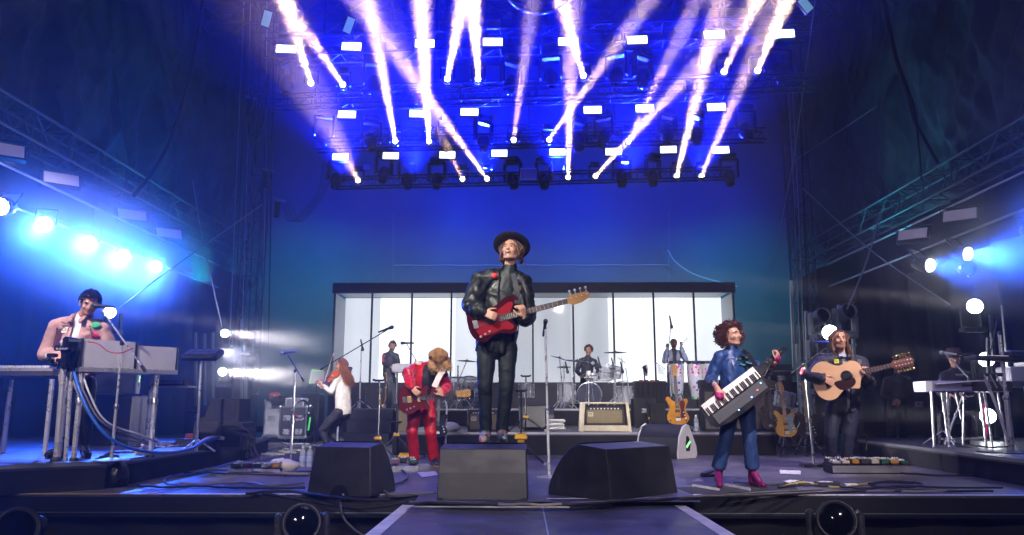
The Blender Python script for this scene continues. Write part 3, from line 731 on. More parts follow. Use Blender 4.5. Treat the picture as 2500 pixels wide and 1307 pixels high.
# ------------------------------------------------------------------ rig fixtures
LED = mat('led_panel_lit', (.8, .8, .8), .4, emit=(.55, .62, 1), es=6)
LEDOFF_GLOW = mat('unlit_diffuser_glow', (.55, .5, .5), .5, emit=(.45, .38, .6), es=.28)  # panels are off; a faint glow is put into their diffusers
LENS_ON = mat('beam_lens', (.9, .9, .9), .3, emit=(1, .9, .82), es=25)
GLS = mat('lens_glass', (.003, .004, .006), .06, ior=1.25)
HUS = mat('fixture_black', (.02, .02, .023), .32, n=.2, rv=.08)
def row_pt(px, py, row, dz):
    yl, yr, z, x0, x1 = ROW[row]; q = P(px, py, 18); 
    y = 18
    for _ in range(4):
        q = P(px, py, y); t = (q.x - x0) / (x1 - x0); y = yl + (yr - yl) * t
    return P(px, py, y + dz)
def panel_proto(w, h):
    r = empty('led_panel', 'x', 'stage light')
    m = MB(); m.box((0, .06, 0), (w + .07, .09, h + .07), bev=.012)
    for k in range(7): m.box((-w / 2 + w * (k + .5) / 7, .125, 0), (.012, .05, h * .8))
    m.build('housing', HUS, r)
    MB().box((0, .008, 0), (w, .018, h), bev=.005).build('led_face', LED, r)
    m = MB(); m.tube([(-w / 2 - .05, .06, 0), (-w / 2 - .05, .06, h / 2 + .12), (w / 2 + .05, .06, h / 2 + .12), (w / 2 + .05, .06, 0)], .012, 6); m.build('yoke', HUS, r)
    MB().tube([(0, .06, h / 2 + .12), (0, .06, h / 2 + .30)], .02, 8).build('clamp', DRK, r)
    return r
pp = panel_proto(.43, .205); firstp = True
RW = [([(698, 119), (858, 113), (1037, 106), (1203, 102), (1387, 101), (1556, 97), (1744, 84), (1914, 82)], 0, 'top'),
      ([(847, 279), (1021, 277), (1146, 273), (1447, 268), (1574, 264), (1749, 261)], 1, 'middle'),
      ([(831, 383), (954, 380), (1092, 378), (1219, 374), (1361, 371), (1498, 370), (1632, 365), (1760, 366)], 2, 'bottom')]
ORD = ['leftmost', 'second from left', 'third from left', 'fourth from left', 'fourth from right', 'third from right', 'second from right', 'rightmost']
for pts, row, nm in RW:
    od = ORD if len(pts) == 8 else [ORD[0], ORD[1], ORD[2], ORD[5], ORD[6], ORD[7]]
    for i, (px, py) in enumerate(pts):
        p = row_pt(px, py, row, -.32); lb = 'lit white LED panel, %s in the %s row of the rig' % (od[i], nm)
        d = V((-p.x * .25, -p.y * .55, -1.2)); el = R(-14); rz = -atan2(p.x, p.y) * .35
        if firstp: o = pp; o.location = p; o.rotation_euler = (el, 0, rz); o['label'] = lb; o['group'] = 'lit LED panels of the rig'; firstp = False
        else: dup(pp, p, rot=(el, 0, rz), label=lb, group='lit LED panels of the rig')
# moving beam heads
def head_proto(s=1.0, lit=True, name='beam_light'):
    r = empty(name, 'x', 'stage light')
    m = MB(); m.box((0, 0, .46 * s), (.30 * s, .26 * s, .12 * s), bev=.02 * s); m.build('base', HUS, r)
    m = MB(); m.box((-.19 * s, 0, .19 * s), (.05 * s, .13 * s, .42 * s), bev=.015 * s); m.box((.19 * s, 0, .19 * s), (.05 * s, .13 * s, .42 * s), bev=.015 * s); m.box((0, 0, .38 * s), (.42 * s, .15 * s, .05 * s), bev=.015 * s); m.build('yoke', HUS, r)
    h = MB(); h.lathe([(.05 * s, .16 * s), (.11 * s, .13 * s), (.135 * s, .02 * s), (.13 * s, -.08 * s), (.105 * s, -.12 * s), (.095 * s, -.20 * s), (.085 * s, -.205 * s), (.080 * s, -.185 * s), (.001, -.185 * s)], n=20)
    hd = h.build('head', HUS, r)
    MB().lathe([(.001, -.19 * s), (.078 * s, -.19 * s), (.05 * s, -.2 * s), (.001, -.203 * s)], n=18).build('lens', LENS_ON if lit else GLS, hd)
    return r, hd
bl, blh = head_proto(.8)
BE = [(759, 203, 688, -20, 0), (837, 207, 686, -10, 0), (1092, 193, 1132, -5, 0), (1167, 193, 1156, -5, 0), (1424, 185, 1368, -5, 0), (1768, 175, 1852, -5, 0), (1850, 172, 1925, -10, 0),
      (965, 345, 900, -5, 1), (1047, 345, 1028, -5, 1), (1254, 342, 1302, -10, 1), (1341, 341, 1592, -10, 1), (1535, 345, 1708, -10, 1),
      (874, 441, 800, 300, 2), (1129, 437, 1000, 170, 2), (1189, 437, 868, -5, 2), (1387, 433, 1397, -10, 2), (1454, 430, 1850, 0, 2), (1652, 430, 1762, -10, 2), (1713, 430, 1902, -10, 2)]
PW = [1.0, .8, 1.0, 1.2, .9, .5, 1.1, 1.3, 2.6, .35, .8, .8, .16, .12, 1.7, 1.0, 1.2, 1.5, .75]
BCOL = [(1, .64, .36)] * 19
n_b = 0
def add_head(px, py, ex, ey, row, k):
    global n_b
    o = row_pt(px, py, row, -.1); e = P(ex, ey, 9.3 if row else 9.0); d = (e - o).normalized()
    lens = o; c = o - d * .16       # head centre
    nm = ('top', 'middle', 'bottom')[row]
    root = bl if k == 0 else copy_tree(bl)
    root.location = c; root['label'] = 'lit beam light aimed ' + ('left' if ex < px - 20 else 'right' if ex > px + 20 else 'straight out') + ' from %s row, ' % nm + BNAME[k]; root['group'] = 'lit beam lights of the rig'
    yaw = atan2(-d.x, d.y) ; root.rotation_euler = (0, 0, yaw)
    hd = [q for q in root.children if q.name.startswith('head')][0]
    dl = Matrix.Rotation(-yaw, 3, 'Z') @ d
    hd.rotation_euler = dl.to_track_quat('-Z', 'Y').to_euler()
    lamp('AREA', 'beam', o + d * .03, e, energy=36 * PW[k], color=BCOL[k], size=.095, spread=1.9)
BNAME = ['leftmost of the row', 'beside the leftmost head', 'third in the row', 'left of the row centre', 'right of the row centre', 'second from the right end', 'at the right end',
         'leftmost of the row', 'second from left with the brightest beam', 'in the middle under the faint beam', 'right of the middle', 'rightmost of the row',
         'leftmost under the left panel', 'with a short faint beam', 'with the long diagonal beam', 'in the middle', 'right of the middle', 'second from the right end', 'rightmost']
for k, (px, py, ex, ey, row) in enumerate(BE): add_head(px, py, ex, ey, row, k)
# dark hanging heads
dl_, dlh = head_proto(1.25, False, 'spot_light'); first = True
DK = [(700, 205, 0), (913, 205, 0), (1248, 205, 0), (1345, 190, 0), (1505, 185, 0), (1570, 190, 0), (1905, 175, 0), (790, 330, 1), (905, 345, 1), (1090, 345, 1), (1180, 345, 1), (1412, 345, 1), (1475, 335, 1), (1630, 330, 1), (1700, 330, 1), (1820, 320, 1),
      (820, 440, 2), (937, 425, 2), (993, 440, 2), (1067, 440, 2), (1252, 440, 2), (1328, 440, 2), (1518, 435, 2), (1594, 432, 2), (1780, 432, 2)]
for i, (px, py, row) in enumerate(DK):
    p = row_pt(px, py, row, .18); nm = ('top', 'middle', 'bottom')[row]
    n_ = [q for q in DK if q[2] == row]; j = n_.index((px, py, row)) + 1
    lb = 'unlit black head hanging in the %s row, %s' % (nm, ('first', 'second', 'third', 'fourth', 'fifth', 'sixth', 'seventh', 'eighth', 'ninth')[j - 1] + ' unlit one from the left')
    o = dl_ if first else copy_tree(dl_); first = False
    o.location = p; o.rotation_euler = (0, 0, random.uniform(-.7, .7)); o['label'] = lb; o['group'] = 'unlit moving lights of the rig'
    hd = [q for q in o.children if q.name.startswith('head')][0]; hd.rotation_euler = (random.uniform(-.3, .2), random.uniform(-.3, .3), 0)
# small bright connector boxes and profile bars between the fixtures
for i, (px, py, row) in enumerate(((1290, 425, 2), (895, 408, 2), (1205, 60, 0))):
    p = row_pt(px, py, row, -.4); r = empty('junction_box', ('pale latticed junction box at the middle of the back truss', 'small pale connector box at the left of the back truss', 'pale box on the front truss above the panels')[i], 'box', p)
    w_ = (.42, .14, .3)[i]; h_ = (.30, .1, .2)[i]
    m = MB()
    for z in (-h_ / 2, h_ / 2): m.box((0, 0, z), (w_, .05, .025))
    for x in (-w_ / 2, -w_ / 6, w_ / 6, w_ / 2): m.box((x, 0, 0), (.02, .04, h_))
    m.build('frame', ALU, r); MB().box((0, .03, 0), (w_ * .9, .04, h_ * .8)).build('panel', mat('pale_box', (.3, .4, .5), .5), r)
# lit strips high on both sides; the third stands in for a pale crumple
STR = mat('strip_lit', (.6, .7, .75), .3, emit=(.25, .55, .7), es=.45)
for (px, py, Y, rot, lb) in ((651, 46, 14.5, (R(30), R(12), R(20)), 'tilted pale floodlight at the top left of the rig'), (1967, 12, 14.5, (R(30), R(-38), R(-20)), 'tilted pale floodlight at the top right of the rig'),
                          (852, 62, 14.5, (R(20), R(25), 0), 'small pale crumple over the second panel, made as a lit strip')):
    p = P(px, py, Y); r = empty('floodlight', lb, 'stage light', p); r.rotation_euler = rot
    MB().box((0, .05, 0), (.2, .09, .36) if Y < 20 else (.26, .09, .16), bev=.01).build('housing', HUS, r)
    MB().box((0, 0, 0), (.16, .012, .31) if Y < 20 else (.22, .012, .12)).build('led_face', STR, r)
p = P(1318, -32, 11); rg = tag(MB().lathe([(.52, -.02), (.56, 0), (.52, .02), (.5, 0), (.52, -.02)], p, (0, .35, 1), 40).build('mirror_ring', mat('ring_plastic', (.3, .3, .45), .15, coat=1)), 'round rim of a hanging dish cut off by the top edge', 'ring')

# side fixtures ------------------------------------------------------------
fl = None
for (px, py, X, k_) in ((10, 365, -8.1, 'at the left frame edge'), (150, 437, -8.1, 'second from the left edge'), (323, 525, -8.1, 'third from the left edge'), (413, 570, -8.1, 'nearest the left tower'),
                   (2343, 525, 8.1, 'upper one of the right wing'), (2228, 572, 8.1, 'lower one of the right wing')):
    p = PX(px, py, X)
    if fl is None:
        fl = empty('square_floodlight', 'x', 'stage light'); MB().box((0, .05, 0), (.62, .10, .36), bev=.015).build('housing', HUS, fl)
        MB().box((0, -.004, 0), (.54, .012, .29)).build('diffuser', LEDOFF_GLOW, fl); MB().tube([(-.34, .05, 0), (-.34, .05, .3), (.34, .05, .3), (.34, .05, 0)], .014, 6).build('yoke', HUS, fl); o = fl
    else: o = copy_tree(fl)
    sx = 1 if X < 0 else -1
    o.location = p; o.rotation_euler = (R(-38), 0, R(38) * sx); o['label'] = 'unlit grey wash panel on the wing pipe, ' + k_; o['group'] = 'wash panels on the wing pipes'
# round LED wash heads with petal lenses
def wash(p, aim, r_, label, es=25, col=(.85, .95, 1), energy=120, lc=(.1, .4, 1), angle=50, group='round wash lights in the wings', spot=True, size=.1):
    d = (V(aim) - V(p)).normalized(); F = frame(-d); o = empty('wash_light', label, 'stage light', p, group=group)
    h = MB().lathe([(.001, .3), (.6 * r_, .28), (1.1 * r_, .12), (1.12 * r_, .0), (1.02 * r_, -.012), (1.0 * r_, .01), (.001, .01)], n=24); h.xf(F.to_4x4()); h.build('housing', HUS, o)
    m = MB()
    for rr, n_ in ((0, 1), (.38, 6), (.76, 12)):
        for q in range(n_): a = 2 * pi * q / n_; m.lathe([(.001, -.02), (.17 * r_, -.015), (.19 * r_, .01)], (cos(a) * rr * r_, sin(a) * rr * r_, -.005), n=8)
    m.xf(F.to_4x4()); m.build('lens', mat('wash_lens_%d' % es, (.9, .9, .9), .3, emit=col, es=es), o)
    m = MB(); m.tube([F @ V((-1.2 * r_, 0, .05)), F @ V((-1.2 * r_, .2, .3)), F @ V((1.2 * r_, .2, .3)), F @ V((1.2 * r_, 0, .05))], .014, 6); m.build('yoke', HUS, o)
    if energy: lamp('SPOT' if spot else 'POINT', 'wash', V(p) + d * .1, aim, energy=energy, color=lc, size=size, angle=angle, blend=.6)
    return o
LW = [(2, 505, 'at the frame edge'), (108, 548, 'second from the frame edge'), (218, 592, 'third from the frame edge'), (302, 625, 'fourth from the frame edge'), (382, 651, 'nearest the tower')]
for i, (px, py, nm) in enumerate(LW):
    p = PX(px, py, -7.9)
    wash(p, P(-150, 780, 8) if i else p + V((0, -7, -2)), .135 if i < 2 else .12, 'blazing round wash light on the left wing pipe, ' + nm, energy=(220, 620, 720, 850, 950)[i], lc=(.02, .105, 1), angle=80)
wash(P(2362, 620, 11.4), P(2362, 620, 11.4) + V((3, -7, -2)), .10, 'lit round wash light at the upper right, above the mirrored ball', energy=500, lc=(.02, .12, 1), angle=70)
wash(P(2270, 648, 11.4), P(2270, 648, 11.4) + V((3, -7, -2)), .10, 'lit round wash light at the upper right, left of the mirrored ball', energy=250, lc=(.02, .12, 1), angle=70)
wash(P(2535, 560, 11), P(2535, 560, 11) + V((1, -7, -1)), .12, 'round wash light just past the right frame edge', energy=900, lc=(.02, .10, 1), angle=130)
o = tag(MB().ball(P(2360, 655, 11.3), .13, n=20).build('mirror_ball', mat('mirror', (.4, .45, .6), .08, 1)), 'dark shiny ball between the two lit lights at the right', 'ball')
# low side spots with visible sideways beams
def side_spot(px, py, Y, ex, ey, eY, r_, label, energy, lc=(1, .93, .95), angle=5, es=40):
    p = P(px, py, Y); e = P(ex, ey, eY); d = (e - p).normalized(); o = empty('side_spot', label, 'stage light', p, group='side spots low in the wings')
    f = frame(V((0, -1, -.05)).lerp(d, .35)); h = MB().lathe([(.001, -.34), (.8 * r_, -.3), (1.05 * r_, -.1), (1.08 * r_, .0), (.98 * r_, .01), (.96 * r_, -.01), (.001, -.01)], n=24); h.xf(f.to_4x4()); h.build('housing', HUS, o)
    l = MB().lathe([(.001, .045), (.5 * r_, .035), (.9 * r_, .008), (.95 * r_, -.005)], n=24); l.xf(f.to_4x4()); l.build('lens', mat('spot_lens_%d' % es, (.9, .9, .9), .3, emit=(.9, .95, 1), es=es), o)
    for s_ in (-1, 1): MB().box((s_ * 1.3 * r_, .12, -.05 - r_), (.04, .07, r_ * 3), bev=.01).build('yoke_arm', HUS, o)
    m = MB(); m.box((0, .12, -.07 - 2.5 * r_), (3 * r_, .2, .08), bev=.01); m.build('yoke', HUS, o)
    lamp('SPOT', 'side_beam', p + d * .12 + V((0, -.05, 0)), e, energy=energy * 6, color=lc, size=r_ * .8, angle=angle, blend=.8)
side_spot(268, 763, 12.5, 700, 800, 12, .095, 'bright round side spot behind the microphone of the left keyboard player', 2400, angle=6)
side_spot(549, 814, 16.5, 900, 845, 15, .085, 'upper bright side spot at the foot of the left tower', 300, angle=18)
side_spot(543, 908, 16.5, 900, 930, 15, .085, 'lower bright side spot at the foot of the left tower', 360, angle=18)
side_spot(2026, 812, 13.5, 1700, 790, 13.5, .13, 'bright side spot behind the head of the long-haired guitarist', 2600, angle=6)
side_spot(2380, 748, 12.5, 1950, 700, 12.5, .12, 'bright round side spot high over the pedal steel', 2600, angle=6)
side_spot(2412, 1016, 12.8, 2100, 1010, 12.5, .12, 'bright round side spot low behind the pedal steel legs', 900, angle=8)
side_spot(2408, 878, 12.8, 2100, 850, 12.5, .12, 'bright side spot half hidden by the dark keyboard', 600, angle=8)
# floor spots off, on the ground towers
def small_head(p, s, rz, label, group=None, m=HUS, ring=True, lab='moving_light'):
    r = empty(lab, label, 'stage light', p, rz, group)
    MB().box((0, 0, -.42 * s), (.34 * s, .3 * s, .14 * s), bev=.02 * s).build('base', m, r)
    for e in (-1, 1): MB().box((e * .20 * s, 0, -.14 * s), (.06 * s, .16 * s, .46 * s), bev=.02 * s).build('yoke_arm', m, r)
    F = frame((0, -1, .18)); h = MB().lathe([(.001, -.26 * s), (.12 * s, -.24 * s), (.15 * s, -.1 * s), (.15 * s, .12 * s), (.165 * s, .17 * s), (.16 * s, .2 * s), (.145 * s, .2 * s), (.135 * s, .14 * s), (.001, .14 * s)], n=24); h.xf(F.to_4x4()); hd = h.build('head', m, r)
    l = MB().lathe([(.001, .165 * s), (.07 * s, .162 * s), (.134 * s, .145 * s)], n=24); l.xf(F.to_4x4()); l.build('lens', GLS, hd)
    if ring: g = MB().lathe([(.146 * s, .2 * s), (.163 * s, .205 * s), (.16 * s, .19 * s), (.145 * s, .19 * s)], n=24); g.xf(F.to_4x4()); g.build('bezel', DRK, hd)
    return r
PGR = mat('fixture_grey', (.25, .3, .32), .35, n=.1)
for (px, py, s_, lb) in ((2000, 775, .9, 'unlit grey moving light, left of the pair above the long-haired guitarist'), (2062, 765, .95, 'unlit grey moving light, right of the pair above the long-haired guitarist'), (1995, 840, .8, 'unlit grey moving light low on the right ground tower')):
    small_head(P(px, py, 14.2), s_, R(10), lb, m=PGR)
for i, (px, y0_, y1_) in enumerate(((1950, 840, 1010), (1972, 760, 1010), (2020, 755, 1010), (2052, 745, 1010), (2085, 738, 1000), (1935, 685, 900))):
    a, b = P(px - 4, y0_, 14.5), P(px + 4, y1_, 14.5); tag(MB().bar(a, b, .05, .05).build('tower_pole', mat('teal_steel', (.3, .4, .4), .4, .7)), 'upright steel pole of the right ground rack, %s from the left' % ('second', 'third', 'fourth', 'fifth', 'rightmost', 'the tall thin one farthest')[i], 'pole', 'poles of the right ground rack')
for i, (a_, b_) in enumerate((((1935, 890), (2000, 882)), ((2025, 850), (2090, 842)))):
    tag(MB().bar(P(*a_, 14.5), P(*b_, 14.5), .06, .05).build('rack_shelf', MT['teal_steel']), ('lower', 'upper')[i] + ' cross bar of the right ground rack', 'bar')
# left ground rack
for i, (px, y0_, y1_) in enumerate(((478, 812, 990), (500, 815, 990), (520, 812, 985), (590, 780, 990), (600, 800, 980))):
    tag(MB().bar(P(px, y0_, 18), P(px, y1_, 18), .05, .05).build('tower_pole', MT['teal_steel']), 'upright steel pole of the left ground rack, %s from the left' % ('leftmost', 'second', 'third', 'fourth', 'rightmost')[i], 'pole', 'poles of the left ground rack')
r = empty('monitor_screen', 'dark framed panel with rounded corners leaning under the left side spots', 'screen', P(587, 948, 18.5))
MB().box((0, 0, 0), (.34, .05, .50), bev=.03).build('frame', mat('red_grey', (.25, .16, .2), .4), r); MB().box((0, -.03, 0), (.28, .02, .43), bev=.01).build('panel', BLK, r)
small_head(P(605, 838, 18), .6, 0, 'unlit moving light on the left ground rack beside the tower', m=PGR)
small_head(P(610, 880, 18), .7, .3, 'unlit boxy light lower on the left ground rack', m=PGR)
# big floor-mounted moving heads in the pit
for (px, py, rz, s_, lb) in ((738, 1279, R(14), 1.0, 'large unlit moving head in the pit left of the catwalk'), (2038, 1272, R(-16), 1.0, 'large unlit moving head in the pit right of the catwalk'), (28, 1295, R(45), 1.1, 'large unlit moving head at the bottom left corner, seen from behind')):
    small_head(P(px, py, 6.4), s_ * .92, rz, lb, m=mat('head_shell', (.05, .05, .055), .3, rv=.1, n=.2))
# towers' small gear on left: black clamps
for i, (px, py) in enumerate(((612, 238), (655, 415), (683, 488))):
    p = P(px, py, 18.5); r = empty('cable_pick', 'small pale clamp with hanging cables on the left tower, %s one' % ('top', 'middle', 'bottom')[i], 'clamp', p)
    MB().bar(p * 0 + V((-.14, 0, .03)), V((.14, 0, -.04)), .05, .04).build('bar', STL, r); MB().box((-.05, 0, -.25), (.12, .1, .4), bev=.02).build('pouch', BLK, r)
# the haze
hm = bpy.data.materials.new('haze'); hm.use_nodes = True; t = hm.node_tree; t.nodes.remove(t.nodes['Principled BSDF'])
pv = t.nodes.new('ShaderNodeVolumePrincipled'); pv.inputs['Density'].default_value = .0045; pv.inputs['Anisotropy'].default_value = .58
pv.inputs['Color'].default_value = (.92, .92, .94, 1)
t.links.new(pv.outputs[0], t.nodes['Material Output'].inputs['Volume'])
hz = MB().box((0, 11, 5.4), (62, 46, 16.6)).build('haze', hm); hz['kind'] = 'stuff'
def smoke(name, c, r_, dens, rz=0, ns=1.0, tilt=0):
    m = bpy.data.materials.new(name); m.use_nodes = True; t = m.node_tree; t.nodes.remove(t.nodes['Principled BSDF']); pv = t.nodes.new('ShaderNodeVolumePrincipled'); pv.inputs['Anisotropy'].default_value = .45; pv.inputs['Color'].default_value = (.94, .94, .95, 1)
    tc = t.nodes.new('ShaderNodeTexCoord'); ln = t.nodes.new('ShaderNodeVectorMath'); ln.operation = 'LENGTH'; mr = t.nodes.new('ShaderNodeMapRange'); mr.interpolation_type = 'SMOOTHSTEP'; mr.inputs['From Min'].default_value = 1; mr.inputs['From Max'].default_value = 0; mr.inputs['To Max'].default_value = dens
    nz = t.nodes.new('ShaderNodeTexNoise'); nz.inputs['Scale'].default_value = ns; nz.inputs['Detail'].default_value = 3; m2 = t.nodes.new('ShaderNodeMapRange'); m2.inputs['From Min'].default_value = .35; m2.inputs['From Max'].default_value = .65; m2.inputs['To Min'].default_value = .35; m2.inputs['To Max'].default_value = 1.5
    mu = t.nodes.new('ShaderNodeMath'); mu.operation = 'MULTIPLY'; L_ = t.links.new
    L_(tc.outputs['Object'], ln.inputs[0]); L_(ln.outputs['Value'], mr.inputs[0]); L_(tc.outputs['Object'], nz.inputs['Vector']); L_(nz.outputs[0], m2.inputs[0]); L_(mr.outputs[0], mu.inputs[0]); L_(m2.outputs[0], mu.inputs[1]); L_(mu.outputs[0], pv.inputs['Density']); L_(pv.outputs[0], t.nodes['Material Output'].inputs['Volume'])
    o = MB().ball((0, 0, 0), 1, n=16).build('smoke', m); o.location = c; o.scale = r_; o.rotation_euler = (0, tilt, rz); o['kind'] = 'stuff'; return o
q = PX(250, 600, -7.9); smoke('bloom_smoke_left', (q.x + .2, 14.6, q.z - .1), (1.8, 5.6, 1.7), .36, 0, 1.4)  # added puff; lit smoke stands in for bloom round the left lamps
smoke('bloom_smoke_right', P(2440, 590, 11), (2.4, 1.8, 1.3), .26, 0, 1.4)  # added puff; lit smoke gives the glow at the right edge
smoke('smoke_low', (-6.0, 16.4, 1.5), (3.8, 1.5, 1.7), .28, .1, 1.6)
C.cycles.volume_step_rate = 2.0; C.cycles.volume_max_steps = 64
# out-of-view front lamps, coloured washes of the rig and some added lamps
lamp('SPOT', 'follow_spot', (-4, 1.5, 6.6), P(1230, 745, 7.6), 2500, (1, .93, .82), .12, 12, .5)
for (x, y, px, py, Y, en, an, c_) in ((-6.5, 1.5, 190, 880, 8.3, 2300, 15, (1, .86, .88)), (-3.2, 4, 830, 980, 13.3, 3400, 11, (1, .92, .9)), (-1, 3, 1045, 980, 10.9, 2000, 12, (1, .9, .85)), (2.5, 1.2, 1800, 960, 8, 2400, 15, (1, .88, .95)),
                                      (6.2, 2.5, 2060, 960, 10.2, 2600, 14, (1, .85, .9)), (1.0, 4.5, 1480, 1000, 14.2, 2600, 16, (1, .9, .8)), (-2.0, 7, 960, 900, 19.3, 3000, 10, (1, .92, .95)), (-5, 8, 700, 1010, 17.8, 2600, 12, (.95, .92, 1)), (1.8, 7, 1440, 920, 19, 3000, 12, (1, .92, .97)), (4.2, 7, 1680, 920, 19, 3400, 12, (1, .92, .97)), (4.8, 5, 2330, 960, 11, 300, 14, (.7, .7, 1))):
    lamp('SPOT', 'front_wash', (x, y, 7.8), P(px, py, Y), en, c_, .15, an * 1.35, .6)  # out-of-view front lamps; those on flight cases and back riser added to brighten them
lamp('SPOT', 'wing_glow', P(546, 860, 16.6), P(900, 900, 15.5), 42, (.75, .78, 1), .12, 100, .9)  # added lamp without a fixture, makes the low smoke glow
lamp('SPOT', 'front_fill', (2.5, -9, 7.5), (0, 9.5, 0), 1500, (.95, .84, 1), .3, 48, .6)  # added wide fill out of view, lifts the floor's tone
lamp('SPOT', 'lip_fill', (-2.5, -6, 4.5), (-.5, 6.9, 0), 520, (1, .86, .78), .3, 36, .6)  # added lamp out of view, brightens stage lip and monitor fronts
for x in (-5.0, -3.0, -1.0, 1.0, 3.0, 5.0):
    lamp('SPOT', 'blue_wash', (x, 20.9, 7.4), (x * .6, 9, 9.6), 38000 if abs(x) < 4 else 30000, (.002, .006, 1), .2, 44, .7)
for x in (-3.6, 0, 3.6):
    lamp('SPOT', 'blue_wash', (x, 15.1, 9.4), (x * .7, 5, 8.2), 12000, (.002, .006, 1), .2, 46, .7)  # extra blue lamps without fixtures, added so lit haze veils the trusses
for x in (-3.4, 3.4):
    lamp('SPOT', 'blue_down', (x, 15.0, 8.4), (x * .9, 10.5, 0), 650, (.22, .17, 1), .2, 60, .7)
for x in (-6.6, -2.2, 2.2, 6.6):
    lamp('SPOT', 'teal_wash', (x, 22.0, 6.5), (x * 1.05, 25.5, 2.8), 330 if abs(x) > 5 else 170, (.0, .36, .60), .5, 120, .9)
    lamp('SPOT', 'back_wash', (x, 22.0, 6.7), (x * .9, 25.5, 8.2), 600 if abs(x) < 5 else 300, (.0, .02, 1), .5, 130, .6)
for s_ in (-1, 1):
    lamp('SPOT', 'scrim_wash', (s_ * 7.3, 17.5, 3.6), (s_ * 9.2, 15.5, 9), 150, (.02, .36, .5), .2, 100, .8)  # added lamps without fixtures, grazing the scrim to bring out its folds
    lamp('SPOT', 'scrim_wash', (s_ * 7.6, 11.5, 3.8), (s_ * 9.4, 12.5, 9), 60, (.01, .12, .5), .2, 100, .8)
for m_ in (LED, LENS_ON, STR, LEDOFF_GLOW) + tuple(m for n, m in MT.items() if 'lens' in n): m_.cycles.emission_sampling = 'NONE'
# box of light behind the drums --------------------------------------------
YL = 22.0; xa, xb = P(815, 800, YL).x, P(1793, 800, YL).x; z0, z1, z2 = P(1300, 934, YL).z, P(1300, 716, YL).z, P(1300, 691, YL).z
lb = empty('light_box', 'long glowing white box with ten tall panes behind the drums', 'light box', ((xa + xb) / 2, YL, RD))
FR = mat('box_frame', (.014, .014, .022), .4, n=.2)
def kb(m, n, mt): return keep(m.build(n, mt), lb)
kb(MB().box(((xa + xb) / 2, YL, (z1 + z2) / 2), (xb - xa + .12, .16, z2 - z1)), 'header', FR)
kb(MB().box(((xa + xb) / 2, YL + .7, (z0) / 2 + .0), (xb - xa + .12, 1.6, z0)), 'plinth', FR)
ROOFW = mat('box_inner', (.55, .58, .6), .6)
kb(MB().box((xa - .02, YL + .7, (z0 + z1) / 2), (.05, 1.3, z1 - z0)), 'side_wall', ROOFW); kb(MB().box((xb + .02, YL + .7, (z0 + z1) / 2), (.05, 1.3, z1 - z0)), 'side_wall', ROOFW)
kb(MB().box(((xa + xb) / 2, YL + .75, z1 + .1), (xb - xa, 1.3, .05)), 'ceiling', ROOFW)
def screen_mat(i, k):
    nm = 'screen_%d' % i; m = bpy.data.materials.new(nm); m.use_nodes = True; t = m.node_tree; b = t.nodes['Principled BSDF']
    b.inputs['Base Color'].default_value = (.6, .62, .65, 1); b.inputs['Roughness'].default_value = .6
    tc = t.nodes.new('ShaderNodeTexCoord'); nz = t.nodes.new('ShaderNodeTexNoise'); mp = t.nodes.new('ShaderNodeMapping'); mp.inputs['Scale'].default_value = (1.2, 1, .25); mp.inputs['Location'].default_value = (i * 3.1, 0, 0)
    nz.inputs['Scale'].default_value = 1.4; nz.inputs['Detail'].default_value = 1
    mr = t.nodes.new('ShaderNodeMapRange'); mr.inputs['From Min'].default_value = .3; mr.inputs['From Max'].default_value = .7; mr.inputs['To Min'].default_value = k * .86; mr.inputs['To Max'].default_value = k * 1.12
    t.links.new(tc.outputs['Object'], mp.inputs[0]); t.links.new(mp.outputs[0], nz.inputs[0]); t.links.new(nz.outputs[0], mr.inputs[0]); t.links.new(mr.outputs[0], b.inputs['Emission Strength'])
    b.inputs['Emission Color'].default_value = (.88, .94, 1, 1); return m
LV = [.85, 1.6, 1.4, 1.0, .66, .62, .66, 1.6, 1.7, 1.2]
XP = [xa] + [P(px, 825, YL).x for px in (906, 1004, 1101, 1200, 1301, 1400, 1499, 1598, 1697)] + [xb]
for i in range(10):
    kb(MB().box(((XP[i] + XP[i + 1]) / 2, YL + 1.36, (z0 + z1) / 2), (XP[i + 1] - XP[i] - .004, .04, z1 - z0 + .1)), 'light_sheet', screen_mat(i, LV[i]))
GP = mat('box_glass', (.9, .95, 1), .03, alpha=.05, coat=0)
for i in range(10): kb(MB().box(((XP[i] + XP[i + 1]) / 2, YL, (z0 + z1) / 2), (XP[i + 1] - XP[i] - .06, .012, z1 - z0 - .01)), 'pane', GP)
for x in XP: kb(MB().box((x, YL, (z0 + z1) / 2), (.05, .07, z1 - z0)), 'mullion', FR)
# ------------------------------------------------------------------ performers
def cloth(nm, c, r=.6, **k): return mat(nm, c, r, n=k.pop('n', .25), ns=k.pop('ns', 5), bump=k.pop('bump', .15), bs=k.pop('bs', 120), **k)
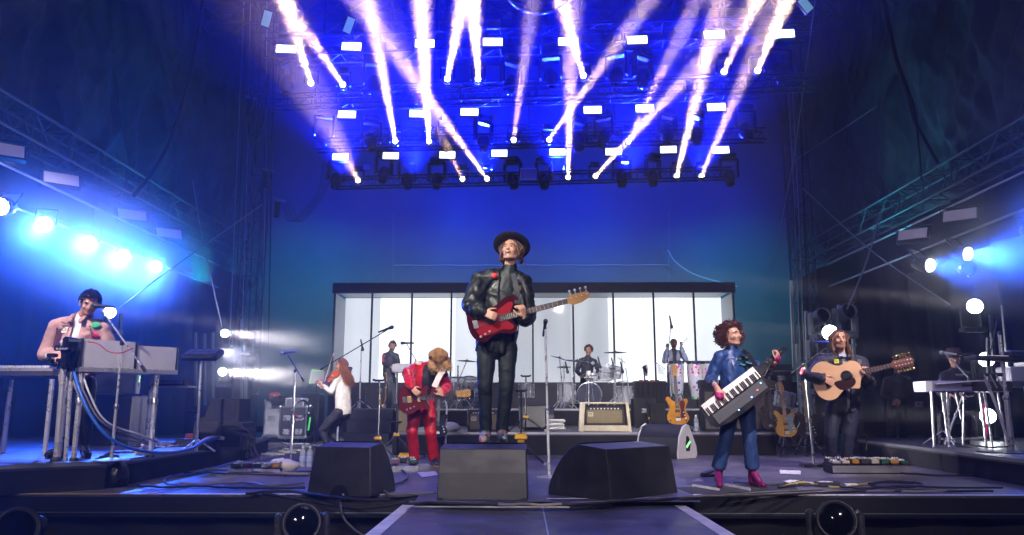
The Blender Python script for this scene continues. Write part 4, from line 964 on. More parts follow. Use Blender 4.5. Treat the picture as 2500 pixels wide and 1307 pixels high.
# 1. singer with bass, on the middle monitor -------------------------------
MZ = .455; YF = 7.52
J = joints(YF, MZ, head=(1247, 613, -.04), neck=(1245, 655, .02), chest=(1224, 735), pelvis=(1212, 838, .02), shL=(1172, 684), shR=(1277, 690, .03),
           elL=(1150, 748, -.15), wrL=(1180, 764, -.34), elR=(1287, 775, -.04), wrR=(1280, 776, -.38), hipL=(1188, 850), hipR=(1239, 850), knL=(1184, 945, -.03), knR=(1236, 945, -.03),
           anL=(1186, 1054, .05), anR=(1225, 1054, .05), toeL=(1180, 1083, -.12), toeR=(1229, 1083, -.12))
SATB = cloth('black_satin', (.006, .008, .007), .48, bump=.15)
SHB = cloth('dark_green_shirt', (.008, .013, .010), .6)
JNB = cloth('black_jeans', (.008, .014, .014), .65, bump=.25)
fdv = V((-.28, -1, .30))
bb = P(1270, 758, YF - .3)
r1, L, M, fin = person('singer in wide black hat and black jacket with a red bass, standing on a monitor', J, fdv, (.10, .25, 1), 1.02, .008, top=SHB, coat=SATB, legs=JNB,
    open_front=(.085, (0, -1, 0)), smile=True, hands={'L': ((.75, -.15, -.25), (.1, 1, -.1), .75, 1), 'R': ((-.15, -.25, .7), (-.6, .5, .2), 1.15, 1)}, folds=.010, sleeve=1.3, fatT=1.06)
fin(long_hair(None, L, 1, mat('brown_hair', (.10, .045, .02), .55, n=.3), .07, 170, spread=.012, rad=.007))
# hat: flat wide brim tipped back
HAT = mat('black_felt', (.014, .012, .013), .75, n=.3, bump=.2, bs=150)
hu = V((.12, .62, .80)).normalized(); hc = L(0, -.01, .058)
m = MB(); pr = [(.001, .115), (.05, .122), (.078, .112), (.09, .09), (.096, .02), (.102, .0), (.14, -.004), (.178, .0), (.184, .004), (.178, .009), (.14, .006), (.106, .012)]
m.lathe(pr, hc, hu, 48); hat = fin(m.build('hat', HAT, None)); q = MB(); q.lathe([(.0985, .012), (.0995, .04), (.097, .042), (.096, .012)], hc, hu, 40); keep(q.build('hat_band', RUB, None), r1)
# boots with printed pattern
bm_ = bpy.data.materials.new('patch_boot'); bm_.use_nodes = True; t = bm_.node_tree; b = t.nodes['Principled BSDF']; b.inputs['Roughness'].default_value = .35
tc = t.nodes.new('ShaderNodeTexCoord'); vo = t.nodes.new('ShaderNodeTexVoronoi'); vo.inputs['Scale'].default_value = 26; rp = t.nodes.new('ShaderNodeValToRGB'); rp.color_ramp.interpolation = 'CONSTANT'
for i, (p_, c_) in enumerate(((0, (.5, .18, .2, 1)), (.3, (.05, .22, .16, 1)), (.5, (.5, .42, .3, 1)), (.72, (.02, .02, .02, 1)))):
    e = rp.color_ramp.elements[i] if i < 2 else rp.color_ramp.elements.new(p_); e.position = p_; e.color = c_
t.links.new(tc.outputs['Object'], vo.inputs['Vector']); t.links.new(vo.outputs['Color'], rp.inputs[0]); t.links.new(rp.outputs[0], b.inputs['Base Color'])
def boots(J, mt, fin, name='boot', k=1.0, tall=.05, heel_h=0):
    for s_ in 'LR':
        g = MB(); an, toe, kn = J['an' + s_], J['toe' + s_], J['kn' + s_]; d = (toe - an); d.z = 0; d.normalize(); z0 = toe.z - .030
        heel = V((an.x, an.y, z0 + .045)) - d * .03; tip = toe + d * .03; tip.z = z0 + .036; up_ = (kn - an).normalized()
        g.cap(an + up_ * tall, .049 * k, heel + d * .02 + V((0, 0, .02)), .045 * k); g.cap(heel, .036 * k, tip, .036 * k); g.cap(an - V((0, 0, .01)), .046 * k, tip - d * .06 + V((0, 0, .018)), .04 * k)
        m_ = remesh(g, .008, 2, name); a = coords(m_); a[:, 2] = np.maximum(a[:, 2], z0 + .006); m_.vertices.foreach_set('co', a.ravel()); m_.update()
        o = fin(link(name, m_, mt)); ln = (tip - heel).length
        so = MB().bar(heel - d * .034 + V((0, 0, z0 - heel.z + .006)), tip + d * .034 + V((0, 0, z0 - tip.z + .006)), .082 * k, .016, bev=.03); keep(so.build('sole', RUB, None), r1 if False else o.parent)
        if heel_h: keep(MB().box((heel.x, heel.y, z0 + .012), (.05, .05, .03), bev=.01).build('heel', mt, None), o.parent)
        if name == 'boot' and mt is bm_:
            for i in range(4):
                p = an + d * (.052 + i * .02) + V((0, 0, .03 - i * .022)); keep(MB().tube([p - V((d.y, -d.x, 0)) * .02, p + d * .006, p + V((d.y, -d.x, 0)) * .02], .004, 5).build('lace', RUB, None), o.parent)
boots(J, bm_, fin, k=1.1, tall=.10)
def patch(p, n, w, h, m, parent, name='patch', oval=False, txt=None, tm=None, ts=.03):
    n = V(n).normalized(); F = frame(n, (0, 0, 1)); T = Matrix.Translation(p) @ F.to_4x4()
    if oval: q = MB().lathe([(.001, .004), (w / 2 * .95, .004), (w / 2, 0)], n=20, sy=h / w)
    else: q = MB().box((0, 0, 0), (w, h, .007), bev=.002)
    o = q.xf(T).build(name, m, None); keep(o, parent)
    if txt: text('lettering', txt, ts, V(p) + n * .006, F, tm, parent, .0006)
    return o
on_patch(r1, 1207, 674, .062, .055, mat('patch_red', (.6, .03, .04), .6), oval=True)
on_patch(r1, 1268, 704, .035, .05, mat('patch_gold', (.65, .45, .05), .5), txt='KC\n55', tm=RUB, ts=.022)
# 2. guitarist in red -------------------------------------------------------
YR_ = 10.9
J = joints(YR_, 0, head=(1070, 872, -.26), neck=(1052, 893, -.10), chest=(1040, 925, -.05), pelvis=(1030, 990, .08), shL=(1020, 897, -.02), shR=(1078, 902, .04),
           elL=(995, 912, -.22), wrL=(1004, 948, -.44), elR=(1090, 945, -.08), wrR=(1080, 966, -.46), hipL=(1013, 1000, .05), hipR=(1046, 1000, .05), knL=(1006, 1055, -.10), knR=(1052, 1057, -.10),
           anL=(1013, 1118, .05), anR=(1060, 1120, .05), toeL=(1004, 1134, -.12), toeR=(1068, 1136, -.12))
SRED = cloth('red_satin', (.42, .006, .018), .32, sheen=.2); RTR = cloth('red_trousers', (.38, .006, .012), .5)
r2, L, M, fin = person('guitarist in red satin jacket and red trousers bent over a maroon guitar', J, (.12, -.55, -.85), (.15, -.8, .5), 1.0, .0085, top=cloth('black_tee', (.014, .014, .017), .7), coat=SRED, legs=RTR, shoe=mat('black_leather', (.01, .01, .012), .25), sole=mat('tan_sole', (.35, .25, .12), .6),
    open_front=(.10, (0, -1, 0)), hands={'L': ((.6, -.2, -.45), (.2, 1, -.1), .55, 1), 'R': ((-.3, -.1, .6), (-.5, .7, 0), 1.2, 1)}, folds=.012, flare=.014, fatL=1.05, sleeve=1.15)
HBL = mat('dark_blond_hair', (.40, .22, .09), .5, n=.4, ns=20)
fin(long_hair(None, L, 1, HBL, .17, 1000, spread=.03, rad=.0052, fwd=-.6, gravity=(.25, -.25, -.93)))
on_patch(r2, 1022, 887, .09, .07, mat('patch_cream', (.6, .5, .4), .7), oval=True)
on_patch(r2, 1094, 901, .05, .04, mat('patch_cream', (.6, .5, .4), .7))
on_patch(r2, 1057, 913, .06, .035, mat('print_lime', (.35, .5, .05), .7), name='print')
MB_ = MB(); 
for k in range(3): MB_.lathe([(.040 + .001 * k, k * .013), (.0425, k * .013 + .004), (.040, k * .013 + .008)], J['elL'] + (J['wrL'] - J['elL']) * .42, J['wrL'] - J['elL'], 18)
keep(MB_.build('cuff', mat('cuff_white', (.7, .55, .5), .7), None), r2)
# 3. violinist ---------------------------------------------------------------
YV = 13.3
J = joints(YV, 0, head=(834, 893, 0), neck=(838, 913, 0), chest=(838, 945, 0), pelvis=(838, 1003, .02), shL=(822, 926, -.10), shR=(852, 926, .10),
           elL=(808, 958, -.14), wrL=(793, 948, -.24), elR=(812, 962, .12), wrR=(788, 940, .02), hipL=(826, 1008, -.07), hipR=(842, 1008, .07), knL=(786, 1052, -.1), knR=(808, 1060, .1),
           anL=(806, 1102, -.1), anR=(852, 1092, .1), toeL=(792, 1112, -.12), toeR=(838, 1106, .1))
WJK = cloth('white_jacket', (.62, .58, .54), .7)
r3, L, M, fin = person('violinist in white jacket and black trousers crouching side-on with a violin', J, (-1, -.18, -.05), (0, 0, 1), .95, .0095, top=WJK, legs=cloth('black_trousers', (.012, .012, .016), .6), shoe=mat('black_leather', (.01, .01, .012), .25),
    hands={'L': ((-.7, -.2, .5), (.3, .8, .3), .9, 1), 'R': ((-.8, 0, .4), (.2, -.6, 0), .9, 1)}, folds=.009, fatT=.95)
fin(long_hair(None, L, .95, mat('auburn_hair', (.20, .07, .03), .5, n=.4, ns=20), .34, 800, spread=.022, rad=.005, gravity=(.32, .02, -.95), wave=.02))
# 4. keyboard player at the left ---------------------------------------------
YK = 8.35
J = joints(YK, RL, head=(219, 742, -.12), neck=(200, 775, -.02), chest=(195, 830), pelvis=(190, 925, .05), shL=(140, 796, -.03), shR=(250, 806, .0),
           elL=(113, 865, -.02), wrL=(150, 868, -.26), elR=(275, 862, .03), wrR=(270, 862, -.16), hipL=(168, 935), hipR=(214, 935), knL=(152, 1015, -.06), knR=(212, 1018, -.04),
           anL=(150, 1092, .06), anR=(208, 1090, .06), toeL=(118, 1117, -.22), toeR=(215, 1112, -.2))
PNK = cloth('pink_denim', (.42, .25, .22), .85, bump=.25)
r4, L, M, fin = person('keyboard player in pink-tan denim jacket with patches, looking down at the left', J, (.55, -1, -.42), (.15, -.1, 1), 1.0, .0085, top=cloth('white_tee', (.6, .6, .6), .7), coat=PNK, legs=cloth('black_leather_trousers', (.010, .011, .015), .3), shoe=mat('black_patent', (.008, .008, .01), .12),
    open_front=(.045, (.1, -1, 0)), hands={'L': ((.3, -.8, -.45), (0, 0, -1), .5, -1), 'R': ((-.6, -.6, -.2), (0, 0, -1), .5, 1)}, folds=.007, sleeve=1.2, fatT=1.04, fatL=.95)
fin(short_hair(None, L, 1.04, mat('black_hair', (.014, .012, .016), .35, n=.3), 620, ln=.05, curl=.006, rad=.010))
m = MB(); 
for s_ in (-1, 1): m.lathe([(.001, .022), (.028, .02), (.034, .008), (.034, -.01)], L(.082 * s_, 0, -.005), M @ V((s_, 0, 0)), 16)
m.tube([L(-.088, 0, .02), L(-.09, -.01, .09), L(0, -.02, .138), L(.09, -.01, .09), L(.088, 0, .02)], .007, 6); fin(m.build('headphones', CHR, None))
DK = mat('print_black', (.01, .01, .01), .6)
on_patch(r4, 162, 807, .078, .068, mat('patch_white', (.7, .66, .6), .7), txt='Ch', tm=DK, ts=.055)
on_patch(r4, 157, 836, .085, .05, mat('patch_grey', (.42, .36, .4), .7), oval=True)
on_patch(r4, 236, 794, .098, .068, mat('patch_green', (.05, .5, .22), .6), oval=True, txt='EN', tm=DK, ts=.045)
on_patch(r4, 237, 819, .09, .066, mat('patch_pink', (.7, .03, .12), .6), oval=True, txt='EN', tm=DK, ts=.04)
SEAM = mat('denim_seam', (.20, .10, .09), .8)
for (px, py, w_, h_, nm) in ((160, 797, .13, .03, 'pocket_flap'), (236, 782, .12, .03, 'pocket_flap')):
    p, n = onto(r4, ('jacket',), px, py); F = frame((n + V((0, -.5, 0))).normalized(), (0, 0, 1)); keep(MB().box((0, 0, 0), (w_, h_, .006), bev=.002).xf(Matrix.Translation(p - n * (.016 if nm == 'pocket' else .008)) @ F.to_4x4()).build(nm, mat('pink_denim', (.42, .25, .22), .85) if nm == 'pocket' else SEAM, None), r4)
for (a_, b_) in (((150, 786), (196, 800)), ((218, 798), (252, 786)), ((140, 800), (128, 850)), ((186, 800), (190, 860)), ((222, 800), (226, 860))):
    pts = [onto(r4, ('jacket',), a_[0] + (b_[0] - a_[0]) * t / 6, a_[1] + (b_[1] - a_[1]) * t / 6)[0] for t in range(7)]; keep(MB().tube(pts, .005, 5).build('seam', SEAM, None), r4)
m = MB(); nk_ = J['neck']
for s_ in (-1, 1): m.tube(bez([nk_ + V((s_ * .02, .085, .035)), nk_ + V((s_ * .085, .03, .03)), nk_ + V((s_ * .075, -.06, .0)), nk_ + V((s_ * .055, -.13, -.07))], 4), [.022] * 9 + [.026] * 3 + [.016], 7)
fin(m.build('collar', MT['pink_denim'], None))
for k in 'LR':
    d_ = (J['wr' + k] - J['el' + k]).normalized(); fin(MB().lathe([(.05, -.035), (.054, 0), (.050, .03)], J['wr' + k] - d_ * .05, d_, 20).build('cuff', MT['pink_denim'], None))
# 5. woman with keytar --------------------------------------------------------
YW = 8.05
J = joints(YW, 0, head=(1787, 820, -.02), neck=(1786, 852, .02), chest=(1788, 900), pelvis=(1800, 985, .02), shL=(1756, 872, -.02), shR=(1825, 876, .03),
           elL=(1735, 926, .02), wrL=(1752, 950, -.36), elR=(1862, 915, -.05), wrR=(1893, 884, -.34), hipL=(1782, 1000), hipR=(1822, 1000), knL=(1772, 1075, -.04), knR=(1830, 1075, -.02),
           anL=(1752, 1148, .04), anR=(1837, 1148, .03), toeL=(1757, 1188, -.14), toeR=(1860, 1188, -.10))
BLU = cloth('blue_leather', (.008, .032, .12), .36, bump=.2, sheen=.1); DEN = cloth('blue_denim', (.010, .032, .11), .7, bump=.3)
r5, L, M, fin = person('woman with curly hair in blue leather jacket and blue trousers playing a keytar', J, (.62, -1, .12), (-.25, .15, 1), .93, .0085, top=BLU, legs=DEN, top_to='half', hem=.10,
    hands={'L': ((.15, -.2, -.75), (.2, .9, 0), .5, 1), 'R': ((.35, -.1, .75), (-.6, .6, .2), 1.2, 1)}, folds=.009, flare=.020, fatT=.93, fatL=1.02, sleeve=1.2)
CUR = mat('curly_dark_hair', (.075, .022, .022), .5, n=.5, ns=18)
def curly():
    mb = MB()
    for i in range(1500):
        a = random.uniform(-pi, pi); th = math.acos(random.uniform(-.75, 1)); d = V((sin(th) * sin(a), -sin(th) * cos(a) * 1.0, cos(th)))
        if d.y > .45 and d.z < .62: continue
        rr = random.uniform(.085, .165) * (1.0 + .16 * noise.noise(d * 2.5)); c = V((d.x * rr * 1.08, -.03 + d.y * rr, .03 + d.z * rr * .98 - .02))
        if d.y > .2 and c.z < .02 and abs(c.x) < .085: continue
        ax = V((random.uniform(-1, 1), random.uniform(-1, 1), random.uniform(-1, 1))).normalized(); F = frame(ax); q = random.uniform(.010, .018); ph = random.uniform(0, 6)
        mb.tube([L(*(c + F @ V((cos(ph + t * 1.1) * q, sin(ph + t * 1.1) * q, (t - 3) * .006)))) for t in range(7)], .0042, 4, caps=False)
    return mb.build('hair', CUR, None, fix=False)
fin(curly()); fin(short_hair(None, L, 1, CUR, 260, ln=.03))
PUR = mat('glitter_boot', (.17, .006, .085), .3, .3, n=.7, ns=60, bump=.4, bs=200)
boots(J, PUR, fin, k=.85, tall=.13, heel_h=1)
GLV = mat('glitter_glove', (.26, .01, .09), .3, .2, n=.6, ns=70, bump=.5, bs=220)
g = MB(); hd_ = (V((.15, -.2, -.75))).normalized()
g.cap(J['wrL'] + (J['elL'] - J['wrL']) * .12, .032, J['wrL'] + hd_ * .07, .046, V((1, 0, 0)), .55); m_ = remesh(g, .009, 1); crumple(m_, .005, 40); fin(link('glove', m_, GLV))
g = MB(); g.cap(J['wrR'] + (J['elR'] - J['wrR']) * .25, .032, J['wrR'] + V((.35, -.1, .75)).normalized() * .035, .038); m_ = remesh(g, .009, 1); crumple(m_, .004, 40); fin(link('glove', m_, GLV))
for (px, py) in ((1777, 881), (1799, 877)): fin(MB().lathe([(.001, .004), (.009, .003), (.010, 0)], P(px, py, YW - .165), (0, -1, .1), 12).build('button', mat('brass', (.7, .45, .12), .25, 1), None))
fin(MB().lathe([(.122, -.02), (.128, 0), (.122, .02)], J['pelvis'] + (J['chest'] - J['pelvis']) * .28, (J['chest'] - J['pelvis']), 28, sx=1.12, sy=.92).build('belt', mat('belt', (.02, .03, .06), .3), None))
# 6. long-haired man with acoustic guitar --------------------------------------
YA = 10.2
J = joints(YA, 0, head=(2049, 829, -.03), neck=(2052, 866, .02), chest=(2055, 905), pelvis=(2058, 985, .03), shL=(2008, 884, .0), shR=(2100, 886, .02),
           elL=(1980, 918, -.22), wrL=(2008, 926, -.40), elR=(2122, 940, -.15), wrR=(2122, 920, -.50), hipL=(2036, 995), hipR=(2080, 995), knL=(2028, 1065, -.04), knR=(2072, 1062, -.02),
           anL=(2030, 1118, .03), anR=(2065, 1118, .03), toeL=(2020, 1138, -.14), toeR=(2060, 1138, -.14))
BLZ = cloth('dark_blazer', (.016, .018, .028), .65)
r6, L, M, fin = person('long-haired man in dark blazer and bow tie singing with a 12-string acoustic guitar', J, (-.12, -1, .02), (0, 0, 1), 1.04, .0085, top=cloth('grey_shirt', (.30, .30, .33), .7), coat=BLZ, legs=cloth('navy_jeans', (.007, .010, .026), .7), shoe=mat('brown_leather', (.20, .05, .035), .4),
    open_front=(.055, (0, -1, 0)), closed=True, hands={'L': ((.75, -.1, -.3), (.2, 1, 0), .5, 1), 'R': ((-.1, -.1, .7), (-.5, .6, .2), 1.1, 1)}, folds=.009, fatT=1.12, fatL=1.08)
fin(long_hair(None, L, 1, mat('light_brown_hair', (.17, .085, .045), .5, n=.4, ns=20), .32, 900, spread=.018, rad=.005, gravity=(.10, 0, -1)))
BRD = mat('beard', (.25, .12, .06), .8)
fin(strands(None, BRD, lambda i: (lambda a: [L(.05 * sin(a), .02 + .055 * cos(a), -.06 - .02 * random.random()), L(.052 * sin(a), .03 + .06 * cos(a), -.10), L(.04 * sin(a), .03 + .055 * cos(a), -.125)])(random.uniform(-1.5, 1.5)), 120, 'beard', .005))
c_ = J['neck'] + (J['chest'] - J['neck']) * .25 + V((0, -.13, 0)); m = MB()
for s_ in (-1, 1): m.tube([c_ + V((s_ * .008, 0, 0)), c_ + V((s_ * .04, -.005, .008)), c_ + V((s_ * .075, 0, .0))], [.010, .024, .026], 8)
m.ball(c_, .013); fin(m.build('bow_tie', mat('bow_satin', (.01, .015, .03), .3), None))
for i in range(4): a = P(2006 + i * 4.6, 882 - i, YA - .24); fin(MB().bar(P(2004 + i * 4.8, 883, YA - .16), P(1996 + i * 5, 912, YA - .21), .011, .006).build('stripe', mat('stripe_cream', (.6, .5, .4), .6), None))
on_patch(r6, 2041, 883, .06, .06, mat('patch_yellow', (.5, .5, .02), .6), txt='GE', tm=DK, ts=.03)
q = on_patch(r6, 2096, 884, .055, .062, mat('patch_dim', (.12, .11, .13), .7))
fin(MB().lathe([(.038, -.02), (.040, 0), (.038, .02)], J['wrL'] - (J['wrL'] - J['elL']).normalized() * .03, J['wrL'] - J['elL'], 18).build('cuff', mat('cuff_grey', (.4, .4, .45), .5), None))
# 7. keyboard player on the drum riser -----------------------------------------
YS = 19.4
J = joints(YS, RD, head=(958, 846, 0), neck=(954, 861), chest=(951, 878), pelvis=(950, 914, .02), shL=(940, 868), shR=(968, 870, .0), elL=(938, 889, -.05), wrL=(955, 895, -.22), elR=(972, 888, -.02), wrR=(975, 897, -.22),
           hipL=(945, 918), hipR=(956, 918), knL=(950, 955, -.05), knR=(964, 950, -.03), anL=(938, 990, .05), anR=(962, 990), toeL=(936, 998, -.1), toeR=(968, 998, -.1))
r7, L, M, fin = person('keyboard player in black jacket with red sleeve on the back riser at the left', J, (.45, -1, -.2), (.1, 0, 1), .98, .012, top=cloth('black_jacket', (.02, .022, .03), .5), legs=cloth('grey_jeans', (.06, .07, .09), .7), shoe=WHT,
    hands={'L': ((.3, -.7, -.2), (0, 0, -1), .4, -1), 'R': ((.1, -.8, -.2), (0, 0, -1), .4, 1)}, folds=.008)
fin(short_hair(None, L, 1, mat('dark_brown_hair', (.05, .028, .02), .5), 200, rad=.010)); fin(strands(None, MT['dark_brown_hair'], lambda i: (lambda a: [L(.05 * sin(a), .03 + .05 * cos(a), -.06), L(.045 * sin(a), .04 + .05 * cos(a), -.10)])(random.uniform(-1.5, 1.5)), 60, 'beard', .006))
g = MB(); g.cap(J['shL'] + V((0, 0, -.02)), .076, J['shL'] + (J['elL'] - J['shL']) * .7, .067); fin(link('sleeve_panel', remesh(g, .014, 2), cloth('red_sleeve', (.5, .03, .05), .5)))
# 8. drummer --------------------------------------------------------------------
J = joints(19.6, RD, head=(1437, 856, -.02), neck=(1436, 872), chest=(1434, 890), pelvis=(1431, 940, .05), shL=(1419, 881), shR=(1452, 884, .0), elL=(1408, 905, -.08), wrL=(1418, 918, -.3), elR=(1462, 906, -.05), wrR=(1455, 915, -.3),
           hipL=(1424, 944), hipR=(1440, 944), knL=(1412, 950, -.4), knR=(1455, 950, -.4), anL=(1412, 990, -.4), anR=(1455, 990, -.4), toeL=(1410, 998, -.55), toeR=(1457, 998, -.55))
r8, L, M, fin = person('drummer in black shirt with round badge seated behind the clear drum kit', J, (-.35, -1, -.05), (0, 0, 1), .98, .012, top=cloth('black_shirt', (.02, .024, .035), .6), legs=MT['black_trousers'], shoe=RUB,
    hands={'L': ((.2, -.8, 0), (0, 0, -1), 1.3, -1), 'R': ((-.2, -.8, 0), (0, 0, -1), 1.3, 1)}, folds=.008)
fin(short_hair(None, L, 1, mat('brown_curls', (.12, .04, .03), .6), 260, ln=.06, curl=.02, rad=.009)); on_patch(r8, 1447, 887, .09, .09, mat('badge', (.4, .42, .5), .5), oval=True)
for (a, b) in ((J['wrL'], V((.15, -.35, .08))), (J['wrR'], V((-.2, -.33, .05)))): fin(MB().tube([a + b.normalized() * -.05, a + b], .009, 6).build('drumstick', mat('stick', (.6, .42, .22), .5), None))
# 9. percussionist ----------------------------------------------------------------
J = joints(19.6, RD, head=(1645, 840, -.02), neck=(1645, 856), chest=(1645, 876), pelvis=(1645, 922, .03), shL=(1627, 864), shR=(1664, 864), elL=(1622, 882, -.18), wrL=(1630, 850, -.26), elR=(1675, 880, -.16), wrR=(1662, 846, -.22),
           hipL=(1638, 926), hipR=(1653, 926), knL=(1634, 960, -.03), knR=(1660, 960, -.03), anL=(1630, 990, .03), anR=(1668, 990, .03), toeL=(1626, 998, -.1), toeR=(1672, 998, -.1))
LDN = cloth('light_denim', (.25, .29, .42), .8, n=.5, ns=9)
r9, L, M, fin = person('percussionist in light denim jacket and sunglasses raising a stick behind the congas', J, (-.1, -1, .15), (0, 0, 1), .97, .012, skin=SKD, top=MT['black_tee'], coat=LDN, legs=LDN, shoe=WHT, open_front=(.05, (0, -1, 0)), lip=SKD,
    hands={'L': ((0, -.2, 1), (0, 1, 0), 1.3, 1), 'R': ((.1, -.2, 1), (0, 1, 0), 1.3, -1)}, folds=.008)
fin(short_hair(None, L, 1, mat('cropped_hair', (.01, .009, .009), .7), 240, ln=.015, rad=.009)); fin(strands(None, MT['cropped_hair'], lambda i: (lambda a: [L(.04 * sin(a), .04 + .045 * cos(a), -.075), L(.035 * sin(a), .045 + .04 * cos(a), -.10)])(random.uniform(-1.4, 1.4)), 50, 'beard', .006))
m = MB()
for s_ in (-1, 1): m.lathe([(.001, .008), (.024, .006), (.027, 0)], L(.033 * s_, .092, .006), M @ V((0, 1, 0)), 14)
fin(m.build('sunglasses', mat('gold_glass', (.6, .3, .12), .1, .8), None))
fin(MB().tube([J['wrR'] + V((-.02, -.03, .02)), J['wrR'] + V((.16, -.05, .20))], .010, 6).build('drumstick', MT['stick'], None))
# 10. seated steel player ----------------------------------------------------------
J = joints(11.9, RL, head=(2330, 876, -.04), neck=(2332, 903), chest=(2332, 935), pelvis=(2330, 1010, .06), shL=(2305, 918), shR=(2362, 918), elL=(2296, 960, -.05), wrL=(2320, 965, -.32), elR=(2370, 960, -.05), wrR=(2345, 962, -.32),
           hipL=(2318, 1018), hipR=(2345, 1018), knL=(2300, 1020, -.45), knR=(2360, 1020, -.45), anL=(2300, 1072, -.4), anR=(2360, 1072, -.4), toeL=(2298, 1085, -.55), toeR=(2362, 1085, -.55))
r10, L, M, fin = person('seated player in dark shirt behind the pedal steel at the right', J, (-.3, -1, -.15), (0, 0, 1), .98, .012, top=cloth('navy_shirt', (.018, .02, .03), .6), legs=MT['black_trousers'], shoe=RUB,
    hands={'L': ((.2, -.8, -.2), (0, 0, -1), .5, -1), 'R': ((-.2, -.8, -.2), (0, 0, -1), .5, 1)}, folds=.008)
fin(short_hair(None, L, 1.02, MT['dark_brown_hair'], 220, rad=.010)); fin(MB().box(P(2345, 915, 11.72), (.14, .01, .022)).build('print', mat('pale_print', (.3, .3, .32), .7), None))
m = MB().lathe([(.001, .17), (.09, .16), (.108, .06), (.11, .045)], L(0, -.01, -.0), M @ V((0, -.1, 1)), 20); m.bar(L(0, .08, .055), L(0, .17, .045), .13, .012, up=M @ V((0, 0, 1))); fin(m.build('cap', mat('red_cap', (.06, .015, .02), .7), None))
# 11. crew in the dark ----------------------------------------------------------------
J = joints(14.5, 0, head=(2192, 895, -.02), neck=(2190, 918), chest=(2190, 940), pelvis=(2188, 1000, .03), shL=(2166, 930), shR=(2216, 930), elL=(2158, 965, -.02), wrL=(2180, 978, -.2), elR=(2224, 965, -.02), wrR=(2195, 980, -.22),
           hipL=(2178, 1005), hipR=(2200, 1005), knL=(2176, 1050, -.03), knR=(2204, 1050, -.03), anL=(2174, 1092, .03), anR=(2206, 1092, .03), toeL=(2170, 1098, -.12), toeR=(2210, 1098, -.12))
r11, L, M, fin = person('crew member in black standing in the dark behind the acoustic guitarist', J, (-.5, -1, -.05), (0, 0, 1), .98, .012, top=MT['navy_shirt'], legs=MT['black_trousers'], shoe=RUB,
    hands={'L': ((.5, -.2, -.3), (0, 1, 0), .7, 1), 'R': ((-.5, -.2, -.2), (0, 1, 0), .7, 1)}, folds=.008)
fin(short_hair(None, L, 1, MT['black_hair'], 180, rad=.010))
# ------------------------------------------------------------------ floor monitors
MON = mat('monitor_black', (.030, .030, .033), .42, n=.35, ns=5, bush=0) if False else mat('monitor_black', (.020, .020, .021), .42, n=.35, ns=4, bump=.12, bs=170, rv=.1)
scuff(MON, .18, (.14, .14, .13, 1))
def wedge(pl, pr, label, h=.455, dep=.62, top=.93, notch=False, face=BLK, shell=None, group='black monitors along the stage front'):
    shell = shell or MON
    w_ = (pr - pl).length; c = (pl + pr) / 2; yaw = atan2((pr - pl).y, (pr - pl).x); r = empty('floor_monitor', label, 'monitor', c, yaw, group)
    prof = [(0, 0), (.025, h * .5), (.055, h - .026), (.33, h + .006), (.40, h * .92), (.48, h * .74), (.54, h * .53), (.59, h * .30), (.61, .07), (.61, 0)]
    prof = [(y / .61 * dep, z) for y, z in prof]; n = len(prof); vs = []
    for s_ in (-1, 1):
        for y, z in prof: vs.append(V((s_ * w_ / 2 * (1 - (1 - top) * z / h) * (1 - .0 * y), y, z)))
    m = MB(); m.add(vs, [tuple(range(n))[::-1], tuple(n + k for k in range(n))] + [(k, (k + 1) % n, n + (k + 1) % n, n + k) for k in range(n)])
    o = m.build('cabinet', shell, r); bv = o.modifiers.new('bevel', 'BEVEL'); bv.width = .007; bv.segments = 2; bv.limit_method = 'ANGLE'; bv.angle_limit = R(35)
    for s_ in (-1, 1): MB().box((s_ * w_ * .46, .02, .012), (.05, .05, .022), bev=.005).build('foot', RUB, r)
    m = MB(); m.grid(lambda u, v: V(((u - .5) * w_ * .86 * top, 0, 0)) + (lambda t: V((0, prof[3][0] + (prof[8][0] - prof[3][0]) * t, 0)) + V((0, .006, h * (1 - t ** 1.9) + .014)))(.02 + v * .95), 2, 14)
    m.build('grille', mat('grille_cloth', (.02, .02, .022), .8, bump=.3, bs=300), r)
    if notch:
        m = MB(); q = [(.10 * cos(t) * .9, .10 * sin(t)) for t in [pi * k / 12 for k in range(13)]]
        m.prism([(x + w_ * .02, z + .0) for x, z in q], -.004, .06); m.build('cable_notch_shade', mat('hole', (.002, .002, .002), .9), r)  # black half disc painted as the notch's shade, no recess cut
    return r
wedge(G(748, 1211), G(905, 1215), 'left black floor monitor with a round cable notch at its base', top=.86, notch=True)
wedge(G(1066, 1222), G(1288, 1223), 'middle black floor monitor the singer stands on', top=.965, dep=.60)
wedge(G(1493, 1225), G(1655, 1204), 'right black floor monitor turned to show its curved side', top=.96, dep=.74)
